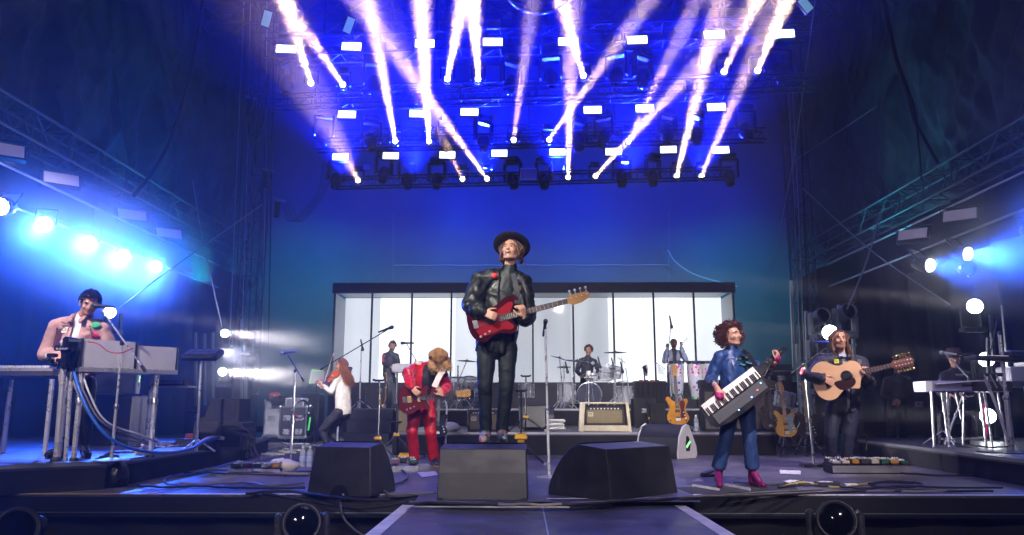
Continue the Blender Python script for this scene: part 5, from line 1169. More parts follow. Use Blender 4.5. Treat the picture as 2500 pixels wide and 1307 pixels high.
# white-sided wedge
BLF = mat('blue_black_cloth', (.016, .018, .03), .45, n=.2)
def side_wedge(c, yaw, w_, h, dep, label, side, cat_='monitor', z=0, led=True):
    r = empty('floor_monitor', label, cat_, (c.x, c.y, z), yaw)
    prof = [(0, 0), (.0, h * .18), (.10 * dep, h * .62), (.30 * dep, h * .93), (.48 * dep, h), (.62 * dep, h * .97), (.97 * dep, h * .35), (dep, h * .12), (.93 * dep, 0)]; n = len(prof)
    m = MB(); vs = [V((s_ * (w_ / 2 - .02), y, z_)) for s_ in (-1, 1) for y, z_ in prof]
    m.add(vs, [tuple(range(n))[::-1], tuple(n + k for k in range(n))] + [(k, (k + 1) % n, n + (k + 1) % n, n + k) for k in range(n)]); m.build('cabinet', BLF, r)
    cy_ = dep * .5
    for s_ in (-1, 1):
        m = MB(); P2 = [(y * 1.0 + (y - cy_) * .03, z_ * 1.02) for y, z_ in prof]
        m.add([V((s_ * (w_ / 2 - .02), y, z_)) for y, z_ in P2] + [V((s_ * (w_ / 2 + .012), y, z_)) for y, z_ in P2], [tuple(range(n))[::-1], tuple(n + k for k in range(n))] + [(k, (k + 1) % n, n + (k + 1) % n, n + k) for k in range(n)])
        o = m.build('side_panel', side, r); bv = o.modifiers.new('bevel', 'BEVEL'); bv.width = .008; bv.segments = 2
        m = MB(); q = [(.40, .22), (.60, .22), (.66, .42), (.56, .66), (.44, .66), (.38, .42)]
        m.add([V((s_ * (w_ / 2 + .014), a * dep, b * h)) for a, b in q], [tuple(range(6))]); m.build('handle_slot_shade', mat('hole', (.002, .002, .002), .9), r)  # black sheet painted as the shade inside the slot
        if led: MB().bar((s_ * (w_ / 2 + .018), .42 * dep, .34 * h), (s_ * (w_ / 2 + .018), .62 * dep, .50 * h), .035, .006, up=(1, 0, 0)).build('led_strip', mat('green_glow', (.2, .6, .2), .4, emit=(.35, 1, .35), es=1.4), r)
    return r
side_wedge(G(1604, 1119), R(-46), .80, .52, .50, 'white-sided floor monitor with green strip in front of the amber guitar', mat('cream_panel', (.55, .54, .56), .45))
side_wedge(P(283, 975, 11), R(20), .75, .5, .45, 'dark wing monitor with green strip behind the left keyboard player', mat('dark_panel', (.06, .06, .075), .4), z=.75).location = (P(283, 975, 11.2).x, 10.9, .98)
sub_ = tag(MB().box((0, 0, .45), (.85, .7, .9), bev=.02).build('subwoofer', mat('sub_black', (.03, .03, .04), .4, bump=.3, bs=150)), 'plain dark bass cabinet under the left wing monitor', 'speaker'); q = P(275, 1060, 11.3); sub_.location = (q.x, 11.3, .05)

# ------------------------------------------------------------------ microphones and stands
def microphone(p, d, label, m=BLK, s=1.0, grp=None):
    d = V(d).normalized(); r = empty('microphone', label, 'microphone', p, group=grp); F = frame(d)
    b = MB().lathe([(.009 * s, -.17 * s), (.012 * s, -.165 * s), (.017 * s, -.02 * s), (.023 * s, 0), (.023 * s, .006 * s)], n=14).xf(F.to_4x4()); b.build('body', m, r)
    MB().lathe([(.023 * s, .006 * s), (.027 * s, .02 * s), (.027 * s, .035 * s), (.018 * s, .052 * s), (.001, .058 * s)], n=14).xf(F.to_4x4()).build('grille', STL if m is not BLK else DRK, r)
    return r
BLM = mat('painted_blue_light', (.03, .05, .35), .3, .4)  # blue stage light put into the base colour
def mic_stand(base, top, label, boom=None, kind='round', pole=CHR, br=.13, r_=.011, grp=None, basem=None, mid=.45):
    base, top = V(base), V(top); r = empty('microphone_stand', label, 'stand', base, group=grp)
    L_ = lambda p: V(p) - base
    t = L_(top); up = t.normalized()
    if kind == 'round': MB().lathe([(.001, .022), (.03, .022), (.04, .028), (br * .5, .02), (br * .94, .010), (br, .006), (br, 0), (.001, 0)], n=36).build('base', basem or mat('worn_base', (.35, .33, .36), .45, .5, n=.5, ns=14, rv=.15), r)
    elif kind == 'square': MB().box((0, 0, .02), (.34, .24, .035), bev=.008).build('base', BLK, r)
    else:
        for k in range(3):
            a = 2 * pi * k / 3 + .5; MB().tube([(0, 0, .20), (cos(a) * .27, sin(a) * .27, .012)], .010, 6).build('leg', pole if kind == 'tripod' else BLK, r)
        MB().box((0, 0, .20), (.04, .04, .05), bev=.008).build('hub', YEL if kind == 'yellow' else BLK, r)
    MB().tube([(0, 0, .012), t * mid], r_ * 1.35, 10).build('lower_pole', pole, r)
    MB().lathe([(r_ * 1.5, -.02), (r_ * 2.0, -.015), (r_ * 2.0, .02), (r_ * 1.3, .03)], t * mid, up, 12).build('clutch', STL if pole is not BLK else BLK, r)
    MB().tube([t * mid, t], r_, 8).build('upper_pole', pole, r)
    if boom:
        a, b = L_(boom[0]), L_(boom[1]); MB().tube([a, b], .009, 8).build('boom', boom[2] if len(boom) > 2 else pole, r)
        MB().box(t, (.035, .04, .05), bev=.008).build('boom_clamp', BLK, r); MB().cyl(a, a + (a - b).normalized() * .07, .016, n=10).build('counterweight', BLK, r)
    else: MB().cyl(t - up * .02, t + up * .02, .015, n=10).build('clip', BLK, r)
    return r
b_ = G(1341, 1166); tp = P(1331, 800, b_.y); mic_stand(b_, tp, 'straight chrome microphone stand between the middle and right floor monitors', r_=.0125, br=.145)
microphone(tp + V((0, -.03, .045)), (.15, -.55, .9), 'black microphone on the straight chrome stand at centre')
# left keyboardist's mic with boom
b_ = G(272, 1125, RL); tp = P(298, 838, b_.y); st_ = mic_stand(b_, tp, 'chrome boom stand in front of the left keyboards', (P(345, 893, b_.y), P(248, 756, b_.y - .05)), r_=.012, br=.17)
microphone(P(238, 747, b_.y - .02), (-1, -.05, .08), 'black microphone at the mouth of the left keyboard player')
# stand with tambourine, blue light painted on its boom and microphone
b_ = G(709, 1136); tp = P(721, 906, b_.y); st_ = mic_stand(b_, tp, 'chrome microphone stand holding a tambourine, left of the left floor monitor', (P(736, 921, b_.y), P(703, 868, b_.y - .02), BLM), r_=.012)
microphone(P(694, 862, b_.y - .02), (-1, -.1, -.12), 'microphone coloured as blue-lit above the tambourine stand', BLM)
tm = tag(MB().lathe([(.09, -.02), (.10, -.02), (.10, .02), (.09, .02), (.09, -.02)], n=28).build('tambourine', mat('tambourine_black', (.02, .025, .05), .3)), 'black tambourine hanging on the stand left of the floor monitors', 'tambourine')
tm.location = P(735, 1000, b_.y - .05); tm.rotation_euler = (R(80), R(25), R(15)); tm.scale = (1, 1.35, 1)
for k in range(9): a = 2 * pi * k / 9; MB().lathe([(.018, -.006), (.02, 0), (.018, .006)], (cos(a) * .11, sin(a) * .11, 0), (-sin(a), cos(a), 0), 10).build('jingle', CHR, tm)
# violinist's stand with long boom to the right
b_ = G(822, 1112); tp = P(832, 882, b_.y); st_ = mic_stand(b_, tp, 'chrome stand with long black boom in front of the violinist', (P(790, 898, b_.y), P(945, 806, b_.y - .3), BLK), r_=.012, basem=BLK)
microphone(P(952, 801, b_.y - .3), (1, -.15, .35), 'black microphone at the end of the long boom', s=1.25)
r = empty('mixer', 'small black personal mixer clamped to the stand beside the violinist', 'mixer', P(845, 902, b_.y - .04)); MB().box((0, 0, 0), (.19, .14, .045), R_ := Matrix.Rotation(R(20), 3, 'X'), bev=.006).build('case', BLK, r)
for k in range(5): MB().cyl((-.07 + k * .035, -.02, .02), (-.07 + k * .035, -.025, .045), .010, n=8).build('knob', DRK, r)
MB().tube([(0, .02, -.02), (-.05, .02, -.12)], .012, 8).build('arm', DRK, r)
# acoustic player's stand
b_ = G(1988, 1140); tp = P(1964, 892, b_.y); st_ = mic_stand(b_, tp, 'chrome boom stand in front of the acoustic guitarist', (P(1944, 904, b_.y), P(2034, 838, b_.y - .1), BLK), r_=.0125, kind='square')
microphone(P(2022, 836, b_.y - .1), (1, .1, -.05), 'microphone coloured as blue-lit at the mouth of the acoustic guitarist', BLM, 1.2)
tag(MB().lathe([(.001, .05), (.03, .03), (.045, -.03), (.03, -.05), (.001, -.045)], P(1960, 906, b_.y - .05), n=12).build('pouch', mat('pouch_pink', (.35, .03, .06), .7, n=.6, ns=30)), 'small pink and yellow pouch tied to the acoustic guitarist stand', 'pouch')
# small stands at the back
for (bx, by, tx, ty, Y, z, lb, bo, kn) in ((878, 992, 882, 855, 19.0, RD, 'thin microphone stand beside the steps on the drum riser', None, 'tripod'), (1640, 990, 1632, 870, 18.9, RD, 'tall boom stand left of the percussionist', ((1630, 880), (1638, 792)), 'tripod'),
                                    (1585, 1045, 1572, 905, 15.5, RM, 'dark microphone stand with yellow hub left of the yellow guitar', None, 'yellow'), (1035, 985, 1015, 880, 19.2, RD, 'small boom stand beside the back keyboard player', ((1015, 880), (992, 838)), 'tripod')):
    b_ = V((P(bx, by, Y).x, Y, z)); q = mic_stand(b_, P(tx, ty, Y), lb, (P(*bo[0], Y), P(*bo[1], Y - .05), BLK) if bo else None, kn, pole=CHR if kn != 'yellow' else BLK, r_=.014)
microphone(P(986, 838, 19.1), (-1, 0, 0), 'small dark microphone above the back keyboard player', s=1.5)
microphone(P(885, 850, 19.0), (.3, -.3, -1), 'small microphone on the thin stand beside the steps', s=1.4)
microphone(P(1639, 795, 18.9), (.1, -.2, -1), 'dark microphone at the top of the tall percussion boom', s=1.5)
microphone(P(1574, 900, 15.5), (-.3, -1, .3), 'microphone on the dark stand left of the yellow guitar', s=1.6)
# right-hand wing stands
b_ = G(2470, 1105, RL + .0); b_.z = RL
st_ = mic_stand(b_, P(2440, 815, b_.y), 'tall thick chrome stand at the far right', (P(2415, 880, b_.y), P(2437, 765, b_.y), BLK), r_=.020, br=.36, basem=BLK)
b2 = V((b_.x - .02, b_.y - .02, RL)); MB().tube([V((-.03, -.05, .02)), P(2432, 990, b_.y) - b_, P(2405, 925, b_.y) - b_], .018, 8).build('side_arm', CHR, st_)
r = empty('keyboard', 'dark small keyboard on the tall chrome stand at the right edge', 'keyboard', P(2430, 877, b_.y)); MB().box((0, 0, 0), (.60, .26, .05), Matrix.Rotation(R(3), 3, 'Y'), bev=.01).build('case', DRK, r); MB().box((.22, -.05, .05), (.22, .18, .09), bev=.015).build('end_block', BLF, r); MB().box((-.08, -.06, .03), (.34, .12, .014)).build('keys', WHT, r)
r = empty('clamp', 'cluster of black clamps and clips under the small keyboard at the right', 'clamp', P(2420, 915, b_.y)); MB().box((0, 0, 0), (.26, .05, .04), bev=.01).build('bar', BLK, r)
for k in range(3): MB().tube([(-.10 + k * .07, -.02, 0), (-.04 + k * .07, -.04, -.16)], .010, 6).build('rod', STL, r)
mic_stand(V((P(2352, 1100, 10.6).x, 10.6, RL)), P(2352, 965, 10.6), 'short chrome stand under the middle of the pedal steel', kind='round', br=.10, basem=BLK)
st_ = mic_stand(V((P(2375, 1080, 10.5).x, 11.2, RL)), P(2365, 925, 11.2), 'thin chrome boom stand behind the pedal steel', (P(2367, 926, 11.2), P(2310, 866, 11.2)), kind='tripod')
microphone(P(2304, 862, 11.2), (-1, -.1, .1), 'small pale microphone in front of the seated steel player', WHT, 1.1)

# ------------------------------------------------------------------ guitars
def closed(p, n=4):
    p = [V((a, b, 0)) for a, b in p]; N = len(p); out = []
    for i in range(N):
        a, b, c, d = p[i - 1], p[i], p[(i + 1) % N], p[(i + 2) % N]
        for k in range(n):
            t = k / n; q = .5 * ((2 * b) + (c - a) * t + (2 * a - 5 * b + 4 * c - d) * t * t + (3 * b - a - 3 * c + d) * t ** 3); out.append((q.x, q.y))
    return out
BASS = [(0, 0), (.012, .10), (.07, .152), (.15, .148), (.22, .118), (.29, .122), (.37, .165), (.45, .172), (.492, .135), (.475, .10), (.42, .075), (.395, .035), (.395, -.035), (.405, -.07), (.425, -.11), (.405, -.148), (.35, -.155), (.28, -.130), (.20, -.135), (.12, -.172), (.05, -.145), (.01, -.08)]
DBL = [(0, 0), (.01, .10), (.06, .155), (.14, .16), (.21, .125), (.27, .115), (.33, .14), (.385, .165), (.42, .14), (.40, .10), (.355, .065), (.345, .03), (.345, -.03), (.35, -.065), (.375, -.10), (.39, -.145), (.35, -.165), (.29, -.14), (.23, -.12), (.17, -.14), (.10, -.17), (.04, -.14), (.005, -.08)]
SG = [(0, 0), (.012, .11), (.07, .165), (.15, .168), (.22, .13), (.28, .115), (.34, .135), (.365, .115), (.345, .07), (.335, .03), (.335, -.03), (.345, -.07), (.365, -.115), (.34, -.135), (.28, -.12), (.22, -.13), (.15, -.168), (.07, -.165), (.012, -.11)]
ACO = [(0, 0), (.015, .12), (.08, .19), (.17, .195), (.25, .14), (.30, .118), (.37, .135), (.44, .135), (.488, .09), (.495, .03), (.495, -.03), (.47, -.045), (.44, -.10), (.42, -.145), (.37, -.135), (.30, -.118), (.25, -.14), (.17, -.195), (.08, -.19), (.015, -.12)]
def place(r, A, B, xa, xb, front=(0, -1, 0), sc=None):
    A, B = V(A), V(B); d = (B - A); s = sc or d.length / (xb - xa); x = d.normalized(); f = V(front); y = -(f - x * f.dot(x)).normalized(); z = x.cross(y)
    M = Matrix((x, y, z)).transposed(); r.rotation_euler = M.to_euler(); r.scale = (s, s, s); r.location = A - x * xa * s
def guitar(label, outline, body, scale=.86, L_body=.395, depth=.045, neckm=None, fretm=None, head='inline', strings=4, guard=None, pickups=((.17, .05, .07),), bridge=.07, head_len=.2, hole=None, nut=None, gold=False, cat='guitar', group=None, binding=None):
    r = empty('guitar' if cat != 'bass' else 'bass_guitar', label, 'guitar' if cat != 'bass' else 'bass guitar', group=group); nm = neckm or mat('maple', (.55, .30, .10), .3, n=.15, ns=4, coat=.4); fm = fretm or mat('rosewood', (.05, .022, .014), .45)
    o = MB().prism(closed(outline), -depth / 2, depth / 2, smooth=False).build('body', body, r); bv = o.modifiers.new('bevel', 'BEVEL'); bv.width = .008 if not hole else .004; bv.segments = 3; bv.limit_method = 'ANGLE'; bv.angle_limit = R(40)
    f0 = -depth / 2; nutx = nut or (bridge + scale)
    MB().tube([(L_body - .03, f0 + .004, 0), (L_body + .06, f0 - .001, 0), (nutx, f0 - .001, 0)], [.027, .022, .019], 10).xf(Matrix.Scale(.72, 4, (0, 1, 0))).xf(Matrix.Translation((0, f0 * .28 + .008, 0))).build('neck', nm, r)
    m = MB(); x0 = L_body - (.10 if not hole else .02); m.add([V((x0, f0 - .012, -.030)), V((nutx, f0 - .012, -.022)), V((nutx, f0 - .012, .022)), V((x0, f0 - .012, .030)), V((x0, f0 - .003, -.030)), V((nutx, f0 - .003, -.022)), V((nutx, f0 - .003, .022)), V((x0, f0 - .003, .030))], [(0, 1, 2, 3), (4, 7, 6, 5), (0, 4, 5, 1), (1, 5, 6, 2), (2, 6, 7, 3), (3, 7, 4, 0)])
    fb = m.build('fretboard', fm, r); m = MB(); 
    for k in range(1, 21):
        x = nutx - (nutx - bridge) * (1 - 2 ** (-k / 12))
        if x > x0: m.box((x, f0 - .0135, 0), (.003, .003, .045))
    fr_ = m.build('frets', STL, fb); fr_['kind'] = 'stuff'
    hx = nutx
    if head == 'inline': q = [(hx, -.021), (hx + .04, -.045), (hx + head_len * .6, -.040), (hx + head_len, -.01), (hx + head_len * 1.02, .02), (hx + head_len * .93, .045), (hx + .05, .045), (hx, .024)]
    else: q = [(hx, -.022), (hx + .03, -.038), (hx + head_len * .9, -.045), (hx + head_len, -.02), (hx + head_len * 1.0, .02), (hx + head_len * .9, .045), (hx + .03, .038), (hx, .022)]
    MB().prism(q, f0 - .008, f0 + .010).build('headstock', body if head == 'match' else nm, r)
    n_p = strings if head == 'inline' else strings // 2
    for k in range(n_p):
        x = hx + .035 + (head_len - .055) * k / max(1, n_p - 1)
        for s_ in ((1,) if head == 'inline' else (1, -1)):
            t = MB().cyl((x, f0 + .002, s_ * .035), (x, f0 + .002, s_ * .068), .004, n=6); t.ball((x, f0 + .002, s_ * .078), (.012, .005, .014), n=8); t.build('tuning_peg', mat('gold', (.7, .5, .2), .25, 1) if gold else CHR, r)
            MB().cyl((x, f0 - .022, s_ * .018), (x, f0 - .006, s_ * .018), .0065, n=8).build('post', CHR, r)
    ns = min(strings, 6)
    for k in range(ns):
        z = (k - (ns - 1) / 2); MB().tube([(bridge, f0 - .018, z * .010 * 6 / ns * .95), (hx, f0 - .015, z * .0068 * 6 / ns * .9)], .0009, 4, caps=False).build('string', STL, r)
    if hole:
        MB().lathe([(.046, .0), (.058, .001), (.058, -.001), (.046, -.0015)], (hole, f0 - .001, 0), (0, -1, 0), 28).build('rosette', fm, r)
        MB().lathe([(.001, .0), (.050, .0)], (hole, f0 - .0015, 0), (0, -1, 0), 28).build('sound_hole_shade', mat('hole', (.002, .002, .002), .9), r)  # black disc painted as the dark inside, body not cut
        MB().box((bridge, f0 - .005, 0), (.03, .010, .16), bev=.004).build('bridge', fm, r)
    else: MB().box((bridge, f0 - .008, 0), (.045, .016, .075), bev=.004).build('bridge', STL, r)
    for (x, w_, h_) in pickups: MB().box((x, f0 - .006, 0), (w_, .014, h_), bev=.003).build('pickup', mat('pickup', (.03, .03, .03), .3) if not gold else mat('pickup_cream', (.5, .38, .15), .3), r)
    if guard:
        pts, gm = guard; MB().prism(closed(pts, 3), f0 - .004, f0 - .0005).build('pickguard', gm, r)
    if not hole:
        for k in range(3): MB().cyl((.09 + k * .045, f0 - .018, -.115 + k * .012), (.09 + k * .045, f0 - .0005, -.115 + k * .012), .010, n=10).build('knob', CHR, r)
    return r
def strap(pts, w_, label_root, m, name='strap'):
    pts = bez([V(p) for p in pts], 6); q = MB(); n = len(pts); vs = []
    for i, p in enumerate(pts):
        t = (pts[min(i + 1, n - 1)] - pts[max(0, i - 1)]).normalized(); s_ = t.cross(V((0, -1, 0))).normalized()
        vs += [p - s_ * w_ / 2, p + s_ * w_ / 2, p + s_ * w_ / 2 + V((0, .004, 0)), p - s_ * w_ / 2 + V((0, .004, 0))]
    fs = [(4 * i + k, 4 * i + (k + 1) % 4, 4 * i + 4 + (k + 1) % 4, 4 * i + 4 + k) for i in range(n - 1) for k in range(4)]
    q.add(vs, fs, 0, False); o = q.build(name, m, None); keep(o, label_root); return o
DRED = mat('red_gloss', (.035, .0015, .003), .22, n=.25, ns=6, coat=.5)
bass = guitar('dark red four-string bass with blond headstock played by the singer', BASS, DRED, .84, .395, .045, strings=4, pickups=((.20, .045, .05), (.235, .045, .05)), bridge=.07, head_len=.20, cat='bass',
              guard=([(.06, -.03), (.10, -.115), (.20, -.115), (.29, -.10), (.37, -.12), (.40, -.09), (.36, -.04), (.395, .03), (.44, .10), (.40, .12), (.30, .08), (.16, .06)], mat('guard_red', (.22, .012, .016), .15, coat=.6)))
A_ = P(1144, 797, YF - .22); B_ = P(1440, 722, YF - .38); place(bass, A_, B_, 0, 1.11, (0, -1, -.10))
strap([P(1262, 742, YF - .36), P(1262, 715, YF - .26), P(1258, 690, YF - .20), P(1252, 668, YF - .13)], .05, r1, mat('strap_black', (.02, .022, .03), .6))
MAR = mat('maroon_gloss', (.09, .008, .008), .35, n=.3, ns=6, coat=.2)
g2 = guitar('maroon double-cut electric guitar with cream pickups held by the guitarist in red', SG, MAR, .63, .335, .042, strings=6, pickups=((.13, .05, .08), (.245, .035, .08)), bridge=.07, head_len=.17, gold=True, head='two')
place(g2, P(975, 978, YR_ - .34), P(1150, 959, YR_ - .46), 0, .87, (-.05, -1, -.08))
for (x) in (.13, .245): pass
strap([P(1060, 945, YR_ - .40), P(1072, 920, YR_ - .36), P(1085, 898, YR_ - .24), P(1076, 886, YR_ - .14)], .075, r2, mat('strap_white', (.6, .5, .48), .6))
SPR = mat('spruce', (.60, .36, .20), .3, n=.12, ns=3, coat=.3); 
g6 = guitar('natural cutaway 12-string acoustic guitar with dark pickguard', ACO, SPR, .645, .495, .11, strings=12, pickups=(), bridge=.13, head_len=.20, hole=.335, head='two', neckm=mat('mahogany', (.16, .05, .025), .35, coat=.3), gold=True,
            guard=([(.20, -.04), (.24, -.12), (.34, -.125), (.40, -.085), (.395, -.03), (.34, -.058), (.28, -.03)], mat('guard_dark', (.03, .012, .012), .15, coat=.5)))
g6b = MB().prism([(x * 1.0, z * 1.0) for x, z in closed([(a * .996 + .001, b * .992) for a, b in ACO])], -.048, .053).build('sides', mat('mahogany', (.16, .05, .025), .35, coat=.3), g6)
place(g6, P(1986, 938, YA - .22), P(2229, 881, YA - .68), 0, .975, (.06, -1, .12))
# keytar ------------------------------------------------------------------------
def keytar():
    r = empty('keytar', 'black keytar with white keys and small blue lights held by the woman', 'keytar')
    out = [(-.02, -.12), (.0, .085), (.66, .10), (.70, .075), (.76, .065), (1.02, .075), (1.06, .05), (1.04, .02), (.80, .0), (.70, -.02), (.68, -.06), (.74, -.13), (.76, -.165), (.70, -.17), (.42, -.205), (.16, -.20), (.02, -.17)]
    o = MB().prism(out, -.03, .035).build('body', BGL, r); bv = o.modifiers.new('bevel', 'BEVEL'); bv.width = .008; bv.segments = 2; bv.limit_method = 'ANGLE'; bv.angle_limit = R(30)
    m = MB(); n = 37; w_ = .65 / n
    for k in range(n): m.box((.01 + w_ * (k + .5), -.040, .03), (w_ - .0018, .02, .125), bev=.002)
    o = m.build('white_keys', mat('key_white', (.72, .68, .62), .3), r); o['kind'] = 'stuff'
    q = MB()
    for k in range(n - 1):
        if k % 7 in (0, 1, 3, 4, 5): q.box((.01 + w_ * (k + 1), -.053, .005), (w_ * .58, .02, .075), bev=.002)
    o = q.build('black_keys', mat('key_black', (.01, .01, .01), .2), r); o['kind'] = 'stuff'
    MB().box((.345, -.034, -.10), (.62, .012, .11), bev=.004).build('control_deck', mat('deck_grey', (.02, .02, .022), .35), r)
    for k in range(16): MB().box((.12 + k * .022, -.042, -.08 - (k % 2) * .0), (.012, .008, .010)).build('button', DRK, r)
    for (x, z) in ((.62, -.075), (.46, -.13), (.28, -.155)): MB().ball((x, -.042, z), .007, n=8).build('indicator', mat('blue_led', (.1, .3, 1), .3, emit=(.15, .45, 1), es=8), r)
    MB().box((.55, -.043, -.11), (.015, .008, .010)).build('indicator', mat('red_led', (1, .1, .1), .3, emit=(1, .06, .04), es=3), r)
    m = MB().tube([(.70, -.01, -.04), (.80, -.01, .0), (.92, -.01, .035)], .014, 8); m.build('grip', BGL, r)
    for k in range(5): MB().box((.80 + k * .045, -.036, .045), (.025, .012, .018), bev=.003).build('grip_button', DRK, r)
    return r
kt = keytar(); place(kt, P(1722, 1012, YW - .33), P(1925, 860, YW - .32), 0, 1.05, (.05, -1, .20))
strap([P(1852, 902, YW - .33), P(1840, 885, YW - .24), P(1828, 868, YW - .16), P(1812, 856, YW - .10)], .045, r5, BGL)
strap([P(1738, 985, YW + .02), P(1752, 958, YW + .10), P(1768, 925, YW + .12)], .07, r5, RUB)
# quilted collar panel on her shoulder, reflections put into its teal colour
q, n_ = onto(r5, ('jacket',), 1812, 885); 
for i in range(4):
    for j in range(3):
        p, n_ = onto(r5, ('jacket',), 1806 + i * 9, 868 + j * 11 + i * 3); keep(MB().ball(p, (.022, .010, .026), frame(n_), 8).build('quilt_piece', mat('quilt_reflection', (.10, .24, .20), .25, .3), None), r5)
# violin and bow
vio = guitar('blue and red-brown violin held out by the violinist', [(x * .88, z * .62) for x, z in ACO[:10]] + [(x * .88, z * .62) for x, z in [(.495, -.03), (.488, -.09), (.44, -.135), (.37, -.135), (.30, -.118), (.25, -.14), (.17, -.195), (.08, -.19), (.015, -.12)]], mat('violin_varnish', (.35, .07, .02), .15, coat=.8, n=.3), .36, .43, .05, strings=4, pickups=(), bridge=.20, head_len=.07, nut=.60, fretm=BLM, head='two', cat='violin')
vio.name = 'violin'; vio['category'] = 'violin'; place(vio, P(826, 908, YV - .10), P(776, 948, YV - .28), 0, .70, (-.35, -1, .35))
bw = empty('violin_bow', 'thin bow standing almost upright above the violin', 'bow', P(790, 930, YV - .3)); MB().tube([(0, 0, 0), P(812, 862, YV - .25) - P(790, 930, YV - .3)], .006, 6).build('stick', mat('bow_wood', (.15, .05, .02), .3), bw); MB().tube([(.02, 0, 0), P(812, 862, YV - .25) - P(790, 930, YV - .3) + V((.015, 0, 0))], .004, 4).build('hair', WHT, bw)

# guitars on stands
def gstand(p, rz, label, yellow=False, h=.62):
    r = empty('guitar_stand', label, 'stand', p, rz)
    for k in range(3): a = (-2.4, -.75, 1.57)[k]; MB().tube([(0, .06, .34), (cos(a) * .30, .06 + sin(a) * .26, .012)], .012, 6).build('leg', BLK, r); MB().cyl((cos(a) * .30, .06 + sin(a) * .26, .0), (cos(a) * .30, .06 + sin(a) * .26, .03), .017, n=8).build('foot', RUB, r)
    MB().tube([(0, .06, .15), (0, .08, h)], .013, 6).build('post', BLK, r)
    MB().tube([(-.14, -.10, .19), (-.13, -.02, .15), (0, .06, .16), (.13, -.02, .15), (.14, -.10, .19)], .012, 6).build('cradle', RUB, r)
    MB().tube([(-.06, -.04, h + .03), (-.05, .05, h), (.05, .05, h), (.06, -.04, h + .03)], .010, 6).build('neck_hook', RUB, r)
    MB().box((0, .06, .34), (.07, .07, .05), bev=.01).build('hub', YEL if yellow else BLK, r); return r
GOLD = mat('amber_gloss', (.60, .26, .02), .15, n=.3, ns=5, coat=.7); TORT = mat('tortoise', (.12, .012, .012), .2, n=.6, ns=20, coat=.5)
gy = guitar('amber electric guitar with tortoise guard on a stand in the middle of the centre riser', DBL, GOLD, .66, .345, .045, strings=4, pickups=((.20, .04, .07), (.10, .03, .06)), bridge=.07, head_len=.18, head='two',
            guard=([(.10, -.04), (.12, -.12), (.22, -.10), (.32, -.12), (.36, -.09), (.33, -.035), (.20, -.05)], TORT))
def stand_guitar(g, px0, py0, px1, py1, Y, L_, tilt=.10): place(g, P(px0, py0, Y - .06), P(px1, py1, Y + tilt), 0, L_, (.0, -1, .1))
stand_guitar(gy, 1656, 1037, 1645, 890, 14.05, .92); gstand(V((P(1655, 1046, 14.05).x, 14.05, RM)), 0, 'black stand under the amber guitar')
g = guitar('honey-coloured electric guitar on a stand right of the woman', DBL, mat('honey_gloss', (.62, .33, .07), .2, coat=.5), .65, .345, .045, strings=6, pickups=((.20, .03, .07), (.11, .03, .07)), bridge=.06, head_len=.18, fretm=mat('maple', (.55, .30, .10), .3),
           guard=([(.09, -.05), (.12, -.13), (.22, -.11), (.32, -.13), (.35, -.10), (.30, -.04), (.18, -.045)], mat('guard_pearl', (.2, .35, .5), .2)))
stand_guitar(g, 1921, 1067, 1903, 925, 13.2, .94); gstand(V((P(1925, 1100, 13.3).x, 13.2, 0)), R(10), 'black stand under the honey-coloured guitar')
bpy.data.objects[-1] if False else None
g = guitar('second blond-necked electric guitar on a stand behind the chrome boom stand', DBL, mat('dark_burst', (.03, .015, .012), .2, coat=.5), .65, .345, .045, strings=6, head_len=.18, fretm=mat('maple', (.55, .30, .10), .3))
stand_guitar(g, 1972, 1070, 1962, 928, 13.6, .94); gstand(V((P(1974, 1095, 13.6).x, 13.6, 0)), R(-15), 'black stand under the second blond-necked guitar')
g = guitar('dark narrow electric guitar partly hidden behind the keytar', DBL, mat('wine_dark', (.04, .02, .02), .3), .65, .345, .045, strings=6, head_len=.16, head='two')
stand_guitar(g, 1882, 1050, 1876, 925, 13.7, .94); gstand(V((P(1884, 1085, 13.7).x, 13.7, 0)), 0, 'black stand behind the keytar player')
g = guitar('dark electric guitar with pale frets on a stand behind the guitarist in red', DBL, mat('dark_blue_gloss', (.015, .02, .035), .15, coat=.6), .65, .345, .045, strings=6, head_len=.16, head='two', pickups=((.20, .03, .08), (.11, .03, .08)))
stand_guitar(g, 1068, 1068, 1074, 935, 13.0, .94); r = gstand(V((P(1072, 1100, 13.0).x, 13.0, 0)), 0, 'chrome-topped stand behind the guitarist in red'); MB().tube([(.10, .03, .1), (.11, .03, .82), (.08, .03, .90), (.04, .03, .87)], .016, 8).build('hook', CHR, r)
# tripod stands with yellow hubs
for (hx_, hy_, Y, z, ht, lb) in ((922, 1070, 11.6, 0, 1.18, 'tall black guitar stand with yellow hub between the left monitor and the man in red'), (968, 1062, 13.0, 0, .55, 'low black tripod with yellow hub behind the man in red'), (1284, 1018, 13.8, RM, .95, 'tall black tripod with yellow hub right of the singer legs'), (1272, 1078, 11.2, 0, 1.02, 'black pole stand with yellow foot just behind the middle monitor')):
    p = P(hx_, hy_, Y); r = empty('tripod_stand', lb, 'stand', (p.x, Y, z)); h_ = max(.2, p.z - z)
    for k in range(3): a = (-2.5, -.45, 1.6)[k]; MB().tube([(0, 0, h_), (cos(a) * .36, sin(a) * .30, .02)], .016, 7).build('leg', BLK, r); MB().cyl((cos(a) * .36, sin(a) * .30, 0), (cos(a) * .37, sin(a) * .31, .035), .02, n=8).build('foot', WHT if k == 1 else RUB, r)
    MB().box((0, 0, h_), (.10, .07, .045), bev=.012).build('hub', YEL, r); MB().tube([(0, 0, h_ - .1), (0, 0, ht)], .014, 8).build('post', DRK, r); MB().tube([(-.08, -.05, ht + .01), (-.06, 0, ht), (.06, 0, ht), (.08, -.05, ht + .01)], .017, 7).build('hook', RUB, r)
